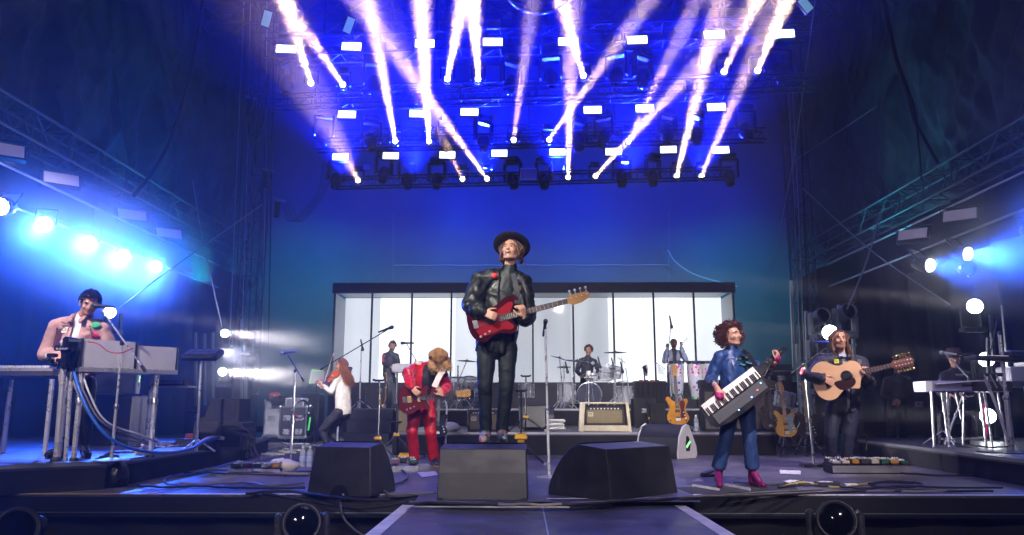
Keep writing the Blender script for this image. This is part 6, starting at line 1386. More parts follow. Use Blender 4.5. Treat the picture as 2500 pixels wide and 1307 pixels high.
# ------------------------------------------------------------------ amplifiers
TWD = mat('amp_grille', (.20, .165, .10), .8, n=.25, ns=60, bump=.5, bs=260); CRM = mat('cream_vinyl', (.52, .47, .36), .55, n=.3, ns=4, bump=.2, bs=120)
def amp(px0, py0, px1, py1, Y, z, label, shell=BLK, grille=TWD, badge=True, knobs=9, dep=.30, rz=0, lip=.16, tilt=0):
    a, b = P(px0, py0, Y), P(px1, py1, Y); w_ = b.x - a.x; h = a.z - z; r = empty('guitar_amplifier', label, 'amplifier', ((a.x + b.x) / 2, Y + dep / 2, z), rz)
    t = .035
    for s_ in (-1, 1): MB().box((s_ * (w_ / 2 - t / 2), 0, h / 2), (t, dep, h), bev=.008).build('side_panel', shell, r)
    MB().box((0, 0, h - t / 2), (w_ - 2 * t - .002, dep, t), bev=.006).build('top_panel', shell, r); MB().box((0, 0, t / 2), (w_ - 2 * t - .002, dep, t), bev=.006).build('bottom_panel', shell, r)
    MB().box((0, dep / 2 - .02, h / 2), (w_ - 2 * t, .03, h - 2 * t)).build('back_panel', BLK, r)
    gh = (h - 2 * t) * (1 - lip); MB().box((0, -dep / 2 + .022, t + gh / 2), (w_ - 2 * t - .004, .02, gh - .004), bev=.004).build('grille', grille, r)
    m = MB().box((0, -dep / 2 + .03, t + gh + (h - 2 * t) * lip / 2), (w_ - 2 * t - .004, .03, (h - 2 * t) * lip - .004)); cp_ = m.build('control_panel', DRK, r)
    for k in range(knobs): x = (k - (knobs - 1) / 2) * (w_ - .16) / knobs; MB().cyl((x, -dep / 2 - .002, t + gh + (h - 2 * t) * lip / 2), (x, -dep / 2 + .02, t + gh + (h - 2 * t) * lip / 2), .013, n=8).build('knob', STL if shell is not BLK else WHT, cp_)
    if badge:
        x = -w_ / 2 + t + .07; zz = t + gh - .075; MB().box((x, -dep / 2 + .008, zz), (.09, .008, .075), bev=.003).build('badge', mat('badge_cream', (.55, .5, .38), .4, .3), r)
        o = text('lettering', 'M', .065, (0, 0, 0), TXT, DK, None); o.parent = r; o.matrix_world = Matrix.Identity(4); o.location = (x, -dep / 2 + .003, zz); o.rotation_euler = TXT.to_euler()
    return r
amp(1142, 1000, 1217, 1062, 13.75, RM, 'small tweed-grille combo amplifier seen behind the singer legs', BLK)
wd = amp(1427, 990, 1526, 1044, 13.72, RM + .105, 'combo amplifier with tan grille inside a cream wooden frame', BLK, knobs=9)
a, b = P(1414, 984, 13.8), P(1537, 984, 13.8); w_ = b.x - a.x; r = empty('amp_stand', 'worn cream wooden frame round the right-hand combo amplifier', 'frame', ((a.x + b.x) / 2, 13.95, RM))
for s_ in (-1, 1): MB().add([V((s_ * w_ / 2 * .90, -.30, .50)), V((s_ * w_ / 2 * .90, .25, .50)), V((s_ * w_ / 2, .25, 0)), V((s_ * w_ / 2, -.34, 0)), V((s_ * (w_ / 2 * .90 - .05), -.30, .50)), V((s_ * (w_ / 2 * .90 - .05), .25, .50)), V((s_ * (w_ / 2 - .05), .25, 0)), V((s_ * (w_ / 2 - .05), -.34, 0))], [(0, 1, 2, 3), (4, 7, 6, 5), (0, 4, 5, 1), (1, 5, 6, 2), (2, 6, 7, 3), (3, 7, 4, 0)]).build('side_panel', CRM, r)
MB().box((0, -.30, .055), (w_ - .11, .05, .105), bev=.006).build('sill', CRM, r); MB().box((0, -.05, .485), (w_ * .9 - .1, .5, .03), bev=.006).build('top_panel', CRM, r)
amp(1715, 950, 1775, 1046, 14.0, RM, 'grey-grille speaker cabinet left of the keytar', BLK, mat('silver_grille', (.16, .15, .14), .7, n=.2, ns=80, bump=.4, bs=260), False, 0, lip=.02)
amp(1790, 955, 1886, 1048, 14.0, RM, 'large tan speaker cabinet behind the legs of the keytar player', BLK, mat('sand_grille', (.24, .20, .15), .8, n=.2, ns=80, bump=.4, bs=260), False, 0, lip=.02)
amp(1712, 928, 1778, 950, 14.0, P(1712, 950, 14.0).z + .004, 'black amplifier head with orange lamp on the grey cabinet', BLK, DRK, False, 5, lip=.5)
tag(MB().ball(P(1757, 938, 13.96), .022, n=10).build('orange_ball', mat('orange_lamp_paint', (.8, .35, .02), .4)), 'small orange ball on the front of the black amplifier head', 'ball')  # plain orange ball stands in for the amplifier head's lamp
amp(968, 985, 998, 1064, 13.5, RM * 0 + .33, 'tall narrow tan-grille amplifier left of the guitarist in red', BLK, TWD, False, 3)
o = tag(MB().box((P(1005, 1090, 13.5).x, 13.6, .165), (.62, .5, .33), bev=.02).build('amp_case', SKT), 'black cloth-covered case under the tan-grille amplifier at the left', 'case')
# dark monitor on the centre riser, towels
r = side_wedge(P(1310, 1045, 15.2), 0, .52, .42, .40, 'dark blue-topped monitor on the centre riser right of the singer legs', BLF, z=RM, led=False); r.location = (P(1318, 1040, 15.0).x, 14.9, RM)
o = tag(MB().box((0, 0, .235), (.50, .06, .44), Matrix.Rotation(R(-20), 3, 'X'), bev=.02).build('stage_monitor_lid', BLF), 'slanted dark panel leaning on the centre riser behind the tripod', 'panel'); o.location = (P(1300, 1040, 14.6).x, 14.55, RM)
TOW = mat('white_towel', (.62, .62, .66), .9, n=.1, ns=30, bump=.6, bs=160)
for k in range(3):
    m = MB().box((0, 0, 0), (.36 - .012 * k, .26, .062), bev=.028); me = m.mesh('t'); o = tag(link('towel', me, TOW), 'folded white towel, %s of the stack of three on the centre riser' % ('bottom', 'middle', 'top')[k], 'towel', 'towels stacked on the centre riser'); o.location = (P(1356, 1040, 14.4).x + .01 * (-1) ** k, 14.4, RM + .034 + k * .067); o.rotation_euler = (0, 0, (.05, -.04, .03)[k])
m = MB().ball((0, 0, .06), (.17, .13, .08), n=16); me = m.mesh('towel'); crumple(me, .02, 14); o = tag(link('towel', me, TOW), 'crumpled pale towel beside the guitar cables left of the small combo', 'towel'); o.location = (P(1098, 1052, 13.9).x, 13.9, RM)
m = MB().ball((0, 0, .03), (.20, .12, .07), n=20); me = m.mesh('towel'); crumple(me, .03, 9); o = tag(link('towel', me, mat('cream_cloth', (.55, .5, .42), .9, n=.2)), 'crumpled cream cloth draped over the base of the tambourine stand', 'towel'); q = G(690, 1150); o.location = (q.x, q.y, .03)
# ------------------------------------------------------------------ drums
CLR = mat('clear_shell', (.75, .80, .85), .05, alpha=.42, coat=.5); HDW = mat('drum_head', (.45, .48, .52), .4, alpha=.75)
def drum(c, ax, r_, h, label, shell=CLR, head=HDW, lugs=8, rod=True, name='drum', grp=None):
    c = V(c); r = empty(name, label, 'drum', c, group=grp); F = frame(ax).to_4x4()
    MB().lathe([(r_, 0), (r_, h)], n=32).xf(F).build('shell', shell, r)
    for z in (0, h): MB().lathe([(r_ + .004, z - .014), (r_ + .014, z - .014), (r_ + .014, z + .014), (r_ + .004, z + .014), (r_ + .004, z - .014)], n=32).xf(F).build('hoop', CHR, r); MB().lathe([(.001, z), (r_ * .99, z)], n=32).xf(F).build('drumhead', head, r)
    for k in range(lugs):
        a = 2 * pi * k / lugs; m = MB().tube([(cos(a) * (r_ + .014), sin(a) * (r_ + .014), 0), (cos(a) * (r_ + .014), sin(a) * (r_ + .014), h)], .005, 5); m.box((cos(a) * (r_ + .008), sin(a) * (r_ + .008), h / 2), (.02, .02, min(.09, h * .5))); m.xf(F).build('lug', CHR, r)
    return r
CYM = mat('cymbal_bronze', (.16, .13, .11), .3, .9, rv=.1, ns=12); CYB = mat('cymbal_bright', (.6, .5, .4), .25, 1)
def cymbal(px, py, Y, z, r_, label, tilt=(0, 0, 1), mt=CYM, by=None):
    c = P(px, py, Y); b = V((P(by or px, 990, Y).x, Y + .15, z)); r = empty('cymbal_stand', label, 'cymbal', b); t = c - b
    for k in range(3): a = 2 * pi * k / 3 + .4; MB().tube([(0, 0, .26), (cos(a) * .28, sin(a) * .28, .01)], .012, 6).build('leg', CHR, r); MB().tube([(0, 0, .12), (cos(a) * .15, sin(a) * .15, .13)], .008, 5).build('brace', CHR, r)
    MB().tube([(0, 0, .05), (0, 0, t.z * .65)], .015, 8).build('pole', CHR, r); MB().tube([(0, 0, t.z * .6), t], .010, 8).build('arm', CHR, r); MB().box((0, 0, t.z * .63), (.04, .04, .05), bev=.008).build('clutch', STL, r)
    F = frame(tilt).to_4x4(); MB().lathe([(.001, .028), (.02, .027), (.045, .012), (r_ * .6, .002), (r_, -.012), (r_, -.015), (r_ * .6, -.002), (.045, .008), (.001, .02)], n=40).xf(Matrix.Translation(t) @ F).build('cymbal', mt, r)
    MB().cyl(t, t + V(tilt).normalized() * .05, .008, n=8).build('wing_nut', BLK, r); return r
YD1 = 18.9
drum((P(1410, 940, YD1).x, YD1 - .1, P(1410, 948, YD1).z), (0.05, 1, .0), .29, .40, 'large clear bass drum with chrome hoop facing the audience', lugs=10, head=mat('bass_head', (.08, .09, .13), .15, alpha=.6))
bd = [o for o in bpy.data.objects if o.get('label', '').startswith('large clear bass drum')][0]; bd.location = (P(1437, 960, YD1).x, YD1 - .2, RD + .32)
for (px, py, r_, h, ax, lb) in ((1383, 960, .20, .42, (0, 0, 1), 'clear floor tom at the left of the right-hand drum kit'), (1478, 912, .165, .22, (.1, -.45, 1), 'clear rack tom above the bass drum'), (1500, 908, .15, .2, (.2, -.45, 1), 'second clear rack tom beside the first'), (1447, 920, .15, .12, (0, -.2, 1), 'small white-topped snare in front of the drummer'), (1525, 965, .19, .4, (0, 0, 1), 'clear floor tom at the right end of the kit')):
    p = P(px, py, YD1 + .1); drum((p.x, YD1 + .1, p.z - h / 2), ax, r_, h, lb, lugs=6)
tag(MB().lathe([(.001, .13), (.055, .13), (.062, .0), (.001, 0)], V((P(1437, 917, 18.7).x, 18.7, P(1437, 919, 18.7).z)), n=20).build('cup', WHT), 'white cup on the small white-topped drum table', 'cup')
r = empty('side_table', 'round white-topped side table in front of the drummer', 'table', (P(1438, 930, 18.7).x, 18.7, RD)); q = P(1438, 921, 18.7).z - RD; MB().lathe([(.001, q), (.115, q), (.115, q - .03), (.001, q - .03)], n=28).build('table_top', WHT, r)
for k in range(3): a = 2 * pi * k / 3 + .3; MB().tube([(cos(a) * .06, sin(a) * .06, q - .03), (cos(a) * .12, sin(a) * .12, .01)], .012, 6).build('leg', CHR, r)
cymbal(1502, 860, 18.7, RD, .28, 'high flat dark cymbal at the right of the drummer'); cymbal(1409, 881, 18.6, RD, .33, 'large dark cymbal in front of the drummer', (.1, -.12, 1), by=1400)
cymbal(1366, 874, 18.8, RD, .24, 'tilted bright cymbal left of the drummer', (.30, -.1, 1), CYB, by=1372)
hh = empty('hi_hat', 'chrome hi-hat stand left of the bass drum', 'hi-hat', (P(1378, 990, 18.5).x, 18.5, RD))
for k in range(3): a = 2 * pi * k / 3 + .2; MB().tube([(0, 0, .30), (cos(a) * .30, sin(a) * .28, .01)], .013, 6).build('leg', CHR, hh)
q = P(1378, 898, 18.5).z - RD; MB().tube([(0, 0, .05), (0, 0, q + .08)], .016, 8).build('pole', CHR, hh)
for z in (q, q + .02): MB().lathe([(.001, .02), (.03, .012), (.17, 0), (.17, -.002), (.001, .012)], (0, 0, z), n=32).build('cymbal', CYB, hh)
# extra chrome rack tubes
m = empty('drum_rack', 'chrome rack of bars and booms at the right side of the kit', 'rack', (P(1518, 990, 18.6).x, 18.6, RD))
for (x0, y0_, x1, y1_) in ((1500, 880, 1503, 985), (1518, 870, 1522, 985), (1490, 905, 1530, 900), (1505, 870, 1528, 888), (1485, 935, 1535, 930), (1528, 900, 1540, 985), (1478, 890, 1503, 892)):
    a, b = P(x0, y0_, 18.6), P(x1, y1_, 18.6); keep(MB().tube([a, b], .013, 6).build('bar', CHR, None), m)
for k_, (px, py) in enumerate(((1465, 893), (1385, 905), (1498, 895), (1520, 905))): microphone(P(px, py, 18.5), (.2, -.2, -1), 'small drum microphone, %s' % ('over the rack toms', 'beside the floor tom', 'right of the rack toms', 'on the chrome rack')[k_], s=1.3)
# second kit at the left (between the man in red and the singer)
drum((P(1133, 960, 18.9).x, 18.7, RD + .30), (0.2, 1, 0), .27, .38, 'clear bass drum of the left kit behind the singer legs', lugs=8, head=mat('bass_head', (.08, .09, .13), .15, alpha=.6))
for (px, py, r_, h, ax, lb) in ((1120, 940, .17, .34, (0, 0, 1), 'clear drum at the left of the left kit'), (1148, 936, .15, .25, (.1, -.3, 1), 'clear rack tom of the left kit'), (1285, 955, .17, .3, (0, 0, 1), 'clear drum just right of the singer legs')):
    p = P(px, py, 18.8); drum((p.x, 18.6, max(RD + .02, p.z - h / 2)), ax, r_, h, lb, lugs=6)
cymbal(1140, 881, 18.6, RD, .25, 'thin cymbal on a boom between the man in red and the singer', (.05, 0, 1), CYM, by=1118)
r = empty('tripod_stand', 'large chrome tripod of the left drum kit', 'stand', (P(1117, 998, 18.45).x, 18.45, RD))
for k in range(3): a = (-2.7, -.4, 1.3)[k]; MB().tube([(0, 0, .46), (cos(a) * .38, sin(a) * .1, .01)], .016, 6).build('leg', CHR, r); MB().tube([(0, 0, .15), (cos(a) * .2, sin(a) * .06, .22)], .01, 6).build('brace', CHR, r)
MB().tube([(0, 0, .1), (0, 0, 1.0)], .018, 8).build('pole', CHR, r)
# congas with coloured foil
def foil():
    m = bpy.data.materials.new('foil_spots'); m.use_nodes = True; t = m.node_tree; b = t.nodes['Principled BSDF']; b.inputs['Metallic'].default_value = .1; b.inputs['Roughness'].default_value = .3
    tc = t.nodes.new('ShaderNodeTexCoord'); vo = t.nodes.new('ShaderNodeTexVoronoi'); vo.inputs['Scale'].default_value = 12; hs = t.nodes.new('ShaderNodeHueSaturation'); hs.inputs['Saturation'].default_value = 1.6; hs.inputs['Value'].default_value = .8
    rp = t.nodes.new('ShaderNodeValToRGB'); rp.color_ramp.interpolation = 'CONSTANT'; rp.color_ramp.elements[0].color = (1, 1, 1, 1); rp.color_ramp.elements[1].color = (0, 0, 0, 1); rp.color_ramp.elements[1].position = .38
    mx = t.nodes.new('ShaderNodeMixRGB'); mx.inputs[1].default_value = (.50, .50, .56, 1); t.links.new(tc.outputs['Object'], vo.inputs[0]); t.links.new(vo.outputs['Color'], hs.inputs['Color']); t.links.new(vo.outputs['Distance'], rp.inputs[0]); t.links.new(rp.outputs[0], mx.inputs[0]); t.links.new(hs.outputs[0], mx.inputs[2]); t.links.new(mx.outputs[0], b.inputs['Base Color']); return m
FOIL = foil()
for k_, (px, lb) in enumerate(((1653, 'silver conga with coloured foil spots in front of the percussionist'), (1697, 'silver foil-spotted conga, middle of the three'), (1731, 'silver foil-spotted conga half hidden by the keytar player'))):
    x = P(px, 930, 18.9).x; r = empty('conga', lb, 'conga', (x, 18.9, RD + .22), group='foil-spotted congas'); z1 = P(px, 884, 18.9).z - RD - .22
    MB().lathe([(.10, 0), (.13, z1 * .18), (.165, z1 * .45), (.18, z1 * .70), (.165, z1 * .95), (.16, z1)], n=32).build('shell', FOIL, r); MB().lathe([(.166, z1 - .05), (.19, z1 - .03), (.19, z1 + .02), (.166, z1 + .02), (.166, z1 - .05)], n=32).build('hoop', DRK, r)
    MB().lathe([(.001, z1 + .015), (.167, z1 + .015)], n=32).build('drumhead', mat('hide', (.4, .36, .3), .6), r)
    for k in range(6): a = 2 * pi * k / 6; MB().tube([(cos(a) * .19, sin(a) * .19, z1), (cos(a) * .17, sin(a) * .17, z1 * .72)], .007, 5).build('tension_rod', STL, r)
    for k in range(3): a = 2 * pi * k / 3 + 1.2; MB().tube([(cos(a) * .12, sin(a) * .12, .12), (cos(a) * .24, sin(a) * .24, -.20)], .014, 6).build('leg', BLK, r)
for k_, (px, py, s_) in enumerate(((1606, 880, 1), (1716, 878, 1))):
    pass
r = empty('chime_bar', 'row of small chimes on the tall boom left of the percussionist', 'chimes', P(1612, 900, 18.8))
for k in range(6): MB().cyl((-.06 + k * .028, 0, .08 - k * .02), (-.04 + k * .028, 0, -.12 - k * .01), .009, n=6).build('chime', WHT, r)
MB().tube([(-.10, 0, .14), (.12, 0, -.02)], .010, 6).build('bar', BLK, r)
# percussion table
r = empty('percussion_table', 'black-draped table with small red percussion left of the percussionist', 'table', (P(1585, 960, 18.9).x, 18.9, RD)); z1 = P(1585, 931, 18.9).z - RD; w_ = P(1623, 931, 18.9).x - P(1547, 931, 18.9).x
MB().box((0, 0, z1 - .02), (w_, .5, .04), bev=.01).build('table_top', DRK, r); MB().grid(lambda u, v: V((-w_ / 2 + w_ * u, -.26 - .012 * sin(u * 50), (z1 - .04) * v)), 60, 3).build('drape', SKT, r)
for k_, x in enumerate((-.25, -.1, .08, .22)): tag(MB().lathe([(.001, .03), (.05, .028), (.06, 0), (.001, 0)], (P(1585, 931, 18.9).x + x * .8, 18.85, RD + z1), n=16).build('percussion_toy', mat('red_rim', (.5, .06, .03), .4) if k_ % 2 == 0 else DRK), 'small round percussion piece on the draped table, ' + ('leftmost', 'second', 'third', 'rightmost')[k_], 'percussion', 'small percussion on the draped table')
tag(MB().lathe([(.001, .28), (.04, .26), (.05, .15), (.03, 0), (.001, 0)], P(1578, 918, 18.8), n=16).build('cloth_mitt', mat('silver_mitt', (.4, .4, .42), .4, n=.4)), 'silvery glove-like shaker standing over the draped table', 'shaker')
# dark chests and shelves at the back
for (x0, y0_, x1, y1_, Y, z, lb, m_) in ((1548, 972, 1602, 1000, 17.6, RM, 'black case on the centre riser below the percussion table', BLK), (1590, 985, 1625, 1025, 16.5, RM, 'black box beside the microphone stand with yellow hub', BLK),
                                    (1895, 930, 1985, 1045, 16.5, 0, 'tall dark road case at the back right with metal edges', BLK), (1990, 950, 2040, 1060, 17, 0, 'dark road case behind the acoustic guitarist', BLK), (2110, 1030, 2190, 1085, 17, 0, 'low dark equipment case at the far right wing', BLK), (2195, 925, 2290, 985, 15, RL, 'dark upright piano-like cabinet behind the steel player', DRK), (735, 962, 775, 1070, 18.6, 0, 'dark rack with faint lights left of the violinist', DRK), (1880, 890, 1935, 930, 16.4, 1.05, 'dark rack unit on top of the tall road case', DRK)):
    a, b = P(x0, y0_, Y), P(x1, y1_, Y); w_ = b.x - a.x; h = a.z - z; r = empty('equipment_case', lb, 'case', ((a.x + b.x) / 2, Y + .3, z))
    MB().box((0, 0, h / 2), (w_, .55, h), bev=.015).build('body', m_, r)
    em = STL if 'metal edges' in lb else DRK
    for s_ in (-1, 1):
        MB().box((s_ * (w_ / 2 - .006), -.276, h / 2), (.022, .012, h)).build('edge', em, r); MB().box((0, -.276, h / 2 + s_ * (h / 2 - .01)), (w_ - .03, .012, .02)).build('edge', em, r)
    if h > .5: MB().box((0, -.277, h * .55), (.16, .012, .10), bev=.004).build('latch', CHR, r)
r = empty('keyboard', 'dark keyboard on the shelf at the back right behind the keytar player', 'keyboard', P(1925, 912, 15.4)); MB().box((0, 0, 0), (.7, .3, .07), bev=.01).build('case', DRK, r); MB().box((0, -.1, .04), (.6, .12, .012)).build('keys', WHT, r)
for k_, (px, w_) in enumerate(((1913, .36), (1965, .28))):
    c = P(px, 975, 14.8); drum((c.x, 14.8, c.z - .11), (.1, -.25, 1), w_ / 2, .22, 'chrome-shelled drum among the right-hand guitars, ' + ('left one' if k_ == 0 else 'right one half hidden by the chrome stand'), shell=CHR, lugs=6)
    r = empty('drum_stand', 'thin stand under the %s chrome drum' % ('left' if k_ == 0 else 'right'), 'stand', (c.x, 14.85, 0)); 
    for k in range(3): a = 2 * pi * k / 3; MB().tube([(0, 0, .4), (cos(a) * .25, sin(a) * .25, .01)], .012, 6).build('leg', CHR, r)
    MB().tube([(0, 0, .1), (0, 0, c.z - .13)], .014, 6).build('pole', CHR, r)
# flight cases at the left
FLT = mat('case_grey', (.42, .43, .47), .5, n=.25, ns=5, bump=.15, bs=90); FBK = mat('case_dark', (.05, .05, .065), .45, n=.3)
def flight_case(x0, y0_, x1, Y, z1y, label, body, rz=0, h=None, zb=.14, dep=.6, open_=False, txt=None):
    a, b = P(x0, z1y, Y), P(x1, z1y, Y); w_ = b.x - a.x; h = a.z - zb; r = empty('flight_case', label, 'flight case', ((a.x + b.x) / 2, Y + dep / 2, 0), rz)
    MB().box((0, 0, zb + h / 2), (w_ - .02, dep - .02, h - .02), bev=.01).build('body', body, r); fy = -dep / 2
    for s_ in (-1, 1):
        MB().box((s_ * (w_ / 2 - .018), fy + .002, zb + h / 2), (.036, .02, h), bev=.004).build('edge', ALU, r); MB().box((0, fy + .001, zb + h / 2 + s_ * (h / 2 - .018)), (w_ - .074, .02, .036), bev=.004).build('edge', ALU, r)
        for t in (.62, .18) if open_ else (.5,): MB().box((s_ * w_ * .22, fy - .004, zb + h * t if open_ else zb + h * .5), (.16, .016, .12), bev=.01).build('latch', CHR, r)
        for t in (-1, 1): MB().ball((s_ * (w_ / 2 - .015), fy + .01, zb + h / 2 + t * (h / 2 - .015)), .035, n=10).build('corner', CHR, r)
        MB().lathe([(.001, -.02), (.055, -.02), (.055, .02), (.001, .02)], (s_ * (w_ / 2 - .10), fy + .10, .056), (1, 0, 0), 16).build('wheel', RUB, r); MB().box((s_ * (w_ / 2 - .10), fy + .10, .10), (.05, .06, .07)).build('fork', STL, r)
    MB().box((0, fy + .02, zb - .015), (w_ * 1.04, .08, .03), bev=.005).build('skid', ALU, r)
    if txt:
        o = text('lettering', txt, .09, (0, 0, 0), TXT, DK, None); o.parent = r; o.location = (-.02, fy - .009, zb + h * .88); o.rotation_euler = TXT.to_euler()
    return r
flight_case(646, 0, 712, 18.4, 978, 'plain grey flight case lettered 63320 at the back left', FLT, txt='63320', dep=.7)
fc = flight_case(683, 0, 751, 17.5, 992, 'steel-framed dark flight case with butterfly latches and a pink label', FBK, open_=True)
MB().box((.05, -.315, .60), (.13, .01, .075)).build('pink_tape', mat('pink_tape', (.6, .03, .14), .6), fc)
o = tag(MB().ball((P(668, 968, 18.3).x, 18.35, P(668, 976, 18.3).z + .09), (.14, .14, .11), n=18).build('helmet', mat('helmet_red', (.35, .02, .02), .15, coat=.7)), 'shiny dark red dome-shaped helmet on the grey flight case', 'helmet')
r = empty('rack_unit', 'small grey rack unit on top of the dark flight case', 'rack', (P(722, 970, 17.7).x, 17.8, P(722, 992, 17.5).z)); MB().box((0, 0, .09), (.42, .35, .18), bev=.01).build('body', FLT, r); MB().box((0, -.18, .09), (.36, .012, .12)).build('panel', STL, r)
r = empty('tray', 'black tray of small gear on the grey flight case', 'tray', (P(690, 975, 18.3).x, 18.3, P(722, 978, 18.4).z)); MB().box((0, 0, .02), (.55, .4, .035), bev=.01).build('tray_base', BLK, r)
for x in (-.2, 0, .18): MB().box((x, -.1, .07), (.12, .1, .07), bev=.015).build('box', mat('wine_dark', (.04, .02, .02), .3) if x else RUB, r)
# music stand with green tape
GRN = mat('green_tape_glow', (.08, .8, .12), .4, emit=(.1, 1, .15), es=.35)  # tape is no lamp; a faint glow is put into its colour
r = empty('music_stand', 'music stand with glowing green tape edges behind the violinist', 'music stand', (P(768, 1060, 17.2).x, 17.2, 0)); q = P(768, 935, 17.2).z
MB().tube([(0, 0, .02), (0, 0, q)], .014, 8).build('pole', DRK, r); MB().box((.0, 0, q + .12), (.28, .02, .30), Matrix.Rotation(R(-18), 3, 'X') @ Matrix.Rotation(R(12), 3, 'Z')).build('desk', mat('clear_desk', (.3, .32, .35), .3, alpha=.7), r)
for (a, b) in (((-.15, 0, q - .02), (-.13, .06, q + .28)), ((-.13, .06, q + .28), (.10, .06, q + .25)), ((-.14, 0, .30), (-.11, 0, .58)), ((.30, 0, .30), (.36, 0, .62))): MB().bar(a, b, .035, .012, up=(0, 1, 0)).build('tape_strip', GRN, r)
for k in range(3): a = 2 * pi * k / 3; MB().tube([(0, 0, .3), (cos(a) * .3, sin(a) * .3, .01)], .012, 6).build('leg', DRK, r)
# back keyboard (white) and sax
r = empty('keyboard', 'pale slab keyboard on a post on the drum riser at the left', 'keyboard', (P(982, 900, 19.0).x, 19.0, RD)); q = P(982, 900, 19.0).z - RD
MB().box((.02, 0, q), (.50, .34, .20), bev=.02).build('case', mat('pale_grey', (.45, .45, .48), .45), r); MB().box((.05, -.12, q + .105), (.4, .1, .012)).build('keys', WHT, r)
for x in (-.12, .24): MB().tube([(x, 0, .01), (x, 0, q - .1)], .03, 10).build('leg', STL, r)
MB().box((.05, -.02, .06), (.5, .3, .12), bev=.01).build('pedal_box', BLK, r)
r = empty('saxophone', 'brass saxophone on a floor stand beside the back keyboard player', 'saxophone', (P(938, 985, 18.8).x, 18.8, RD))
MB().tube(bez([(-.02, 0, .80), (.0, 0, .84), (.04, 0, .78), (.03, 0, .4), (.0, 0, .12), (-.05, 0, .06), (-.09, 0, .14), (-.10, 0, .36), (-.12, -.01, .46)], 5), [.010] * 6 + [.014] * 8 + [.02] * 8 + [.03] * 8 + [.034] * 5 + [.055] * 6, 12).build('body', mat('brass', (.7, .45, .12), .25, 1), r)
for k in range(8): MB().cyl((.055, -.01, .25 + k * .06), (.065, -.03, .25 + k * .06), .012, n=8).build('key', mat('brass', (.7, .45, .12), .25, 1), r)
r = empty('clarinet', 'thin dark clarinet upright on its peg beside the steps', 'clarinet', (P(890, 1000, 18.8).x, 18.8, RD)); MB().tube([(0, 0, 0), (0, 0, .1), (0, 0, .12), (.03, 0, .62)], [.06, .03, .014, .011], 8).build('body', BGL, r)
for k in range(6): MB().cyl((.01 + k * .003, -.015, .2 + k * .06), (.01 + k * .003, -.022, .2 + k * .06), .008, n=6).build('key', CHR, r)
# ------------------------------------------------------------------ left keyboard island
ZT = P(300, 905, 7.95).z
r = empty('keyboard_table', 'long chrome-legged table carrying the mirrored box at the left', 'table', (P(300, 1000, 7.95).x, 7.95, RL))
a, b = P(192, 900, 7.95), P(432, 911, 8.9)
def loc(p): return V(p) - V(r.location)
A1, B1 = P(190, 902, 7.75), P(430, 910, 8.5); dd = (B1 - A1); dd.z = 0; dd.normalize(); nn_ = V((-dd.y, dd.x, 0))
zt = RL + .93 - RL
zz = A1.z
MB().bar(loc(V((A1.x, A1.y, zz))) + nn_ * .24, loc(V((B1.x, B1.y, zz))) + nn_ * .24, .54, .035, up=(0, 0, 1)).build('table_top', ALU, r)
m = MB().bar(loc(V((A1.x, A1.y, zz))) - nn_ * .035, loc(V((B1.x, B1.y, zz))) - nn_ * .035, .012, .045, up=(0, 0, 1)); m.build('front_rail', CHR, r)
for (t, o_) in ((.05, .02), (.80, .02), (.05, .42), (.93, .42)):
    p = V((A1.x, A1.y, 0)) + dd * (B1 - A1).length * t + nn_ * o_; q = loc(V((p.x, p.y, zz))); MB().tube([(q.x, q.y, .0), (q.x, q.y, q.z - .02)], .026, 14).build('leg', CHR, r); MB().lathe([(.034, 0), (.034, .05), (.027, .06)], (q.x, q.y, q.z * .62), n=14).build('collar', STL, r); MB().lathe([(.04, 0), (.04, .02), (.03, .03)], (q.x, q.y, 0), n=14).build('foot', RUB, r)
MIR = mat('painted_mirror', (.66, .66, .70), .22, .15, n=.12, ns=2)  # pale reflection put into the base colour, hardly mirrors
mb_ = empty('mirrored_case', 'long box with mirrored front panels on the left keyboard table', 'case', (A1.x, A1.y, zz + .02))
for (t0, t1, h, mt_) in ((.02, .555, .285, MIR), (.56, 1.0, .25, MIR)):
    p, q = dd * (B1 - A1).length * t0, dd * (B1 - A1).length * t1; MB().bar(p + V((0, 0, h / 2)) + nn_ * .01, q + V((0, 0, h / 2)) + nn_ * .01, .012, h, up=(0, 0, 1)).xf(Matrix.Identity(4)).build('mirror_panel', mt_, mb_)
    MB().bar(p + V((0, 0, h / 2 - .01)) + nn_ * .20, q + V((0, 0, h / 2 - .01)) + nn_ * .20, .34, h - .03, up=(0, 0, 1)).build('body', BLK, mb_)
    for e in (p, q): MB().box(e + V((0, 0, h / 2)) + nn_ * .004, (.018, .018, h + .006)).build('edge', BGL, mb_)
p = dd * .0 + nn_ * .12; MB().box(p + V((-.02, 0, .14)), (.06, .34, .32), bev=.02).build('end_block', BGL, mb_)
# chrome-legged keyboard running left out of frame
kb2 = empty('keyboard', 'long keyboard at the left frame edge with a row of tiny tabs', 'keyboard', (P(60, 905, 8.9).x, 8.9, P(60, 903, 8.9).z))
MB().box((-.2, 0, -.04), (1.3, .38, .09), bev=.01).build('case', mat('dark_silver', (.10, .10, .13), .35, .5), kb2); MB().box((-.2, -.19, -.01), (1.28, .012, .03)).build('front_strip', CHR, kb2)
m = MB()
for k in range(38): m.box((-.8 + k * .032, -.12, .022), (.026, .14, .03), bev=.003)
o = m.build('keys', WHT, kb2); o['kind'] = 'stuff'
r = empty('keyboard_stand', 'chrome four-legged stand under the keyboard at the left frame edge', 'stand', (P(60, 1090, 8.9).x, 8.9, RL))
for x in (-.33, .32):
    for y in (-.14, .14): q = P(60, 920, 8.9).z - RL; MB().tube([(x, y, 0), (x * 1.0, y, q - .03)], .026, 12).build('leg', CHR, r)
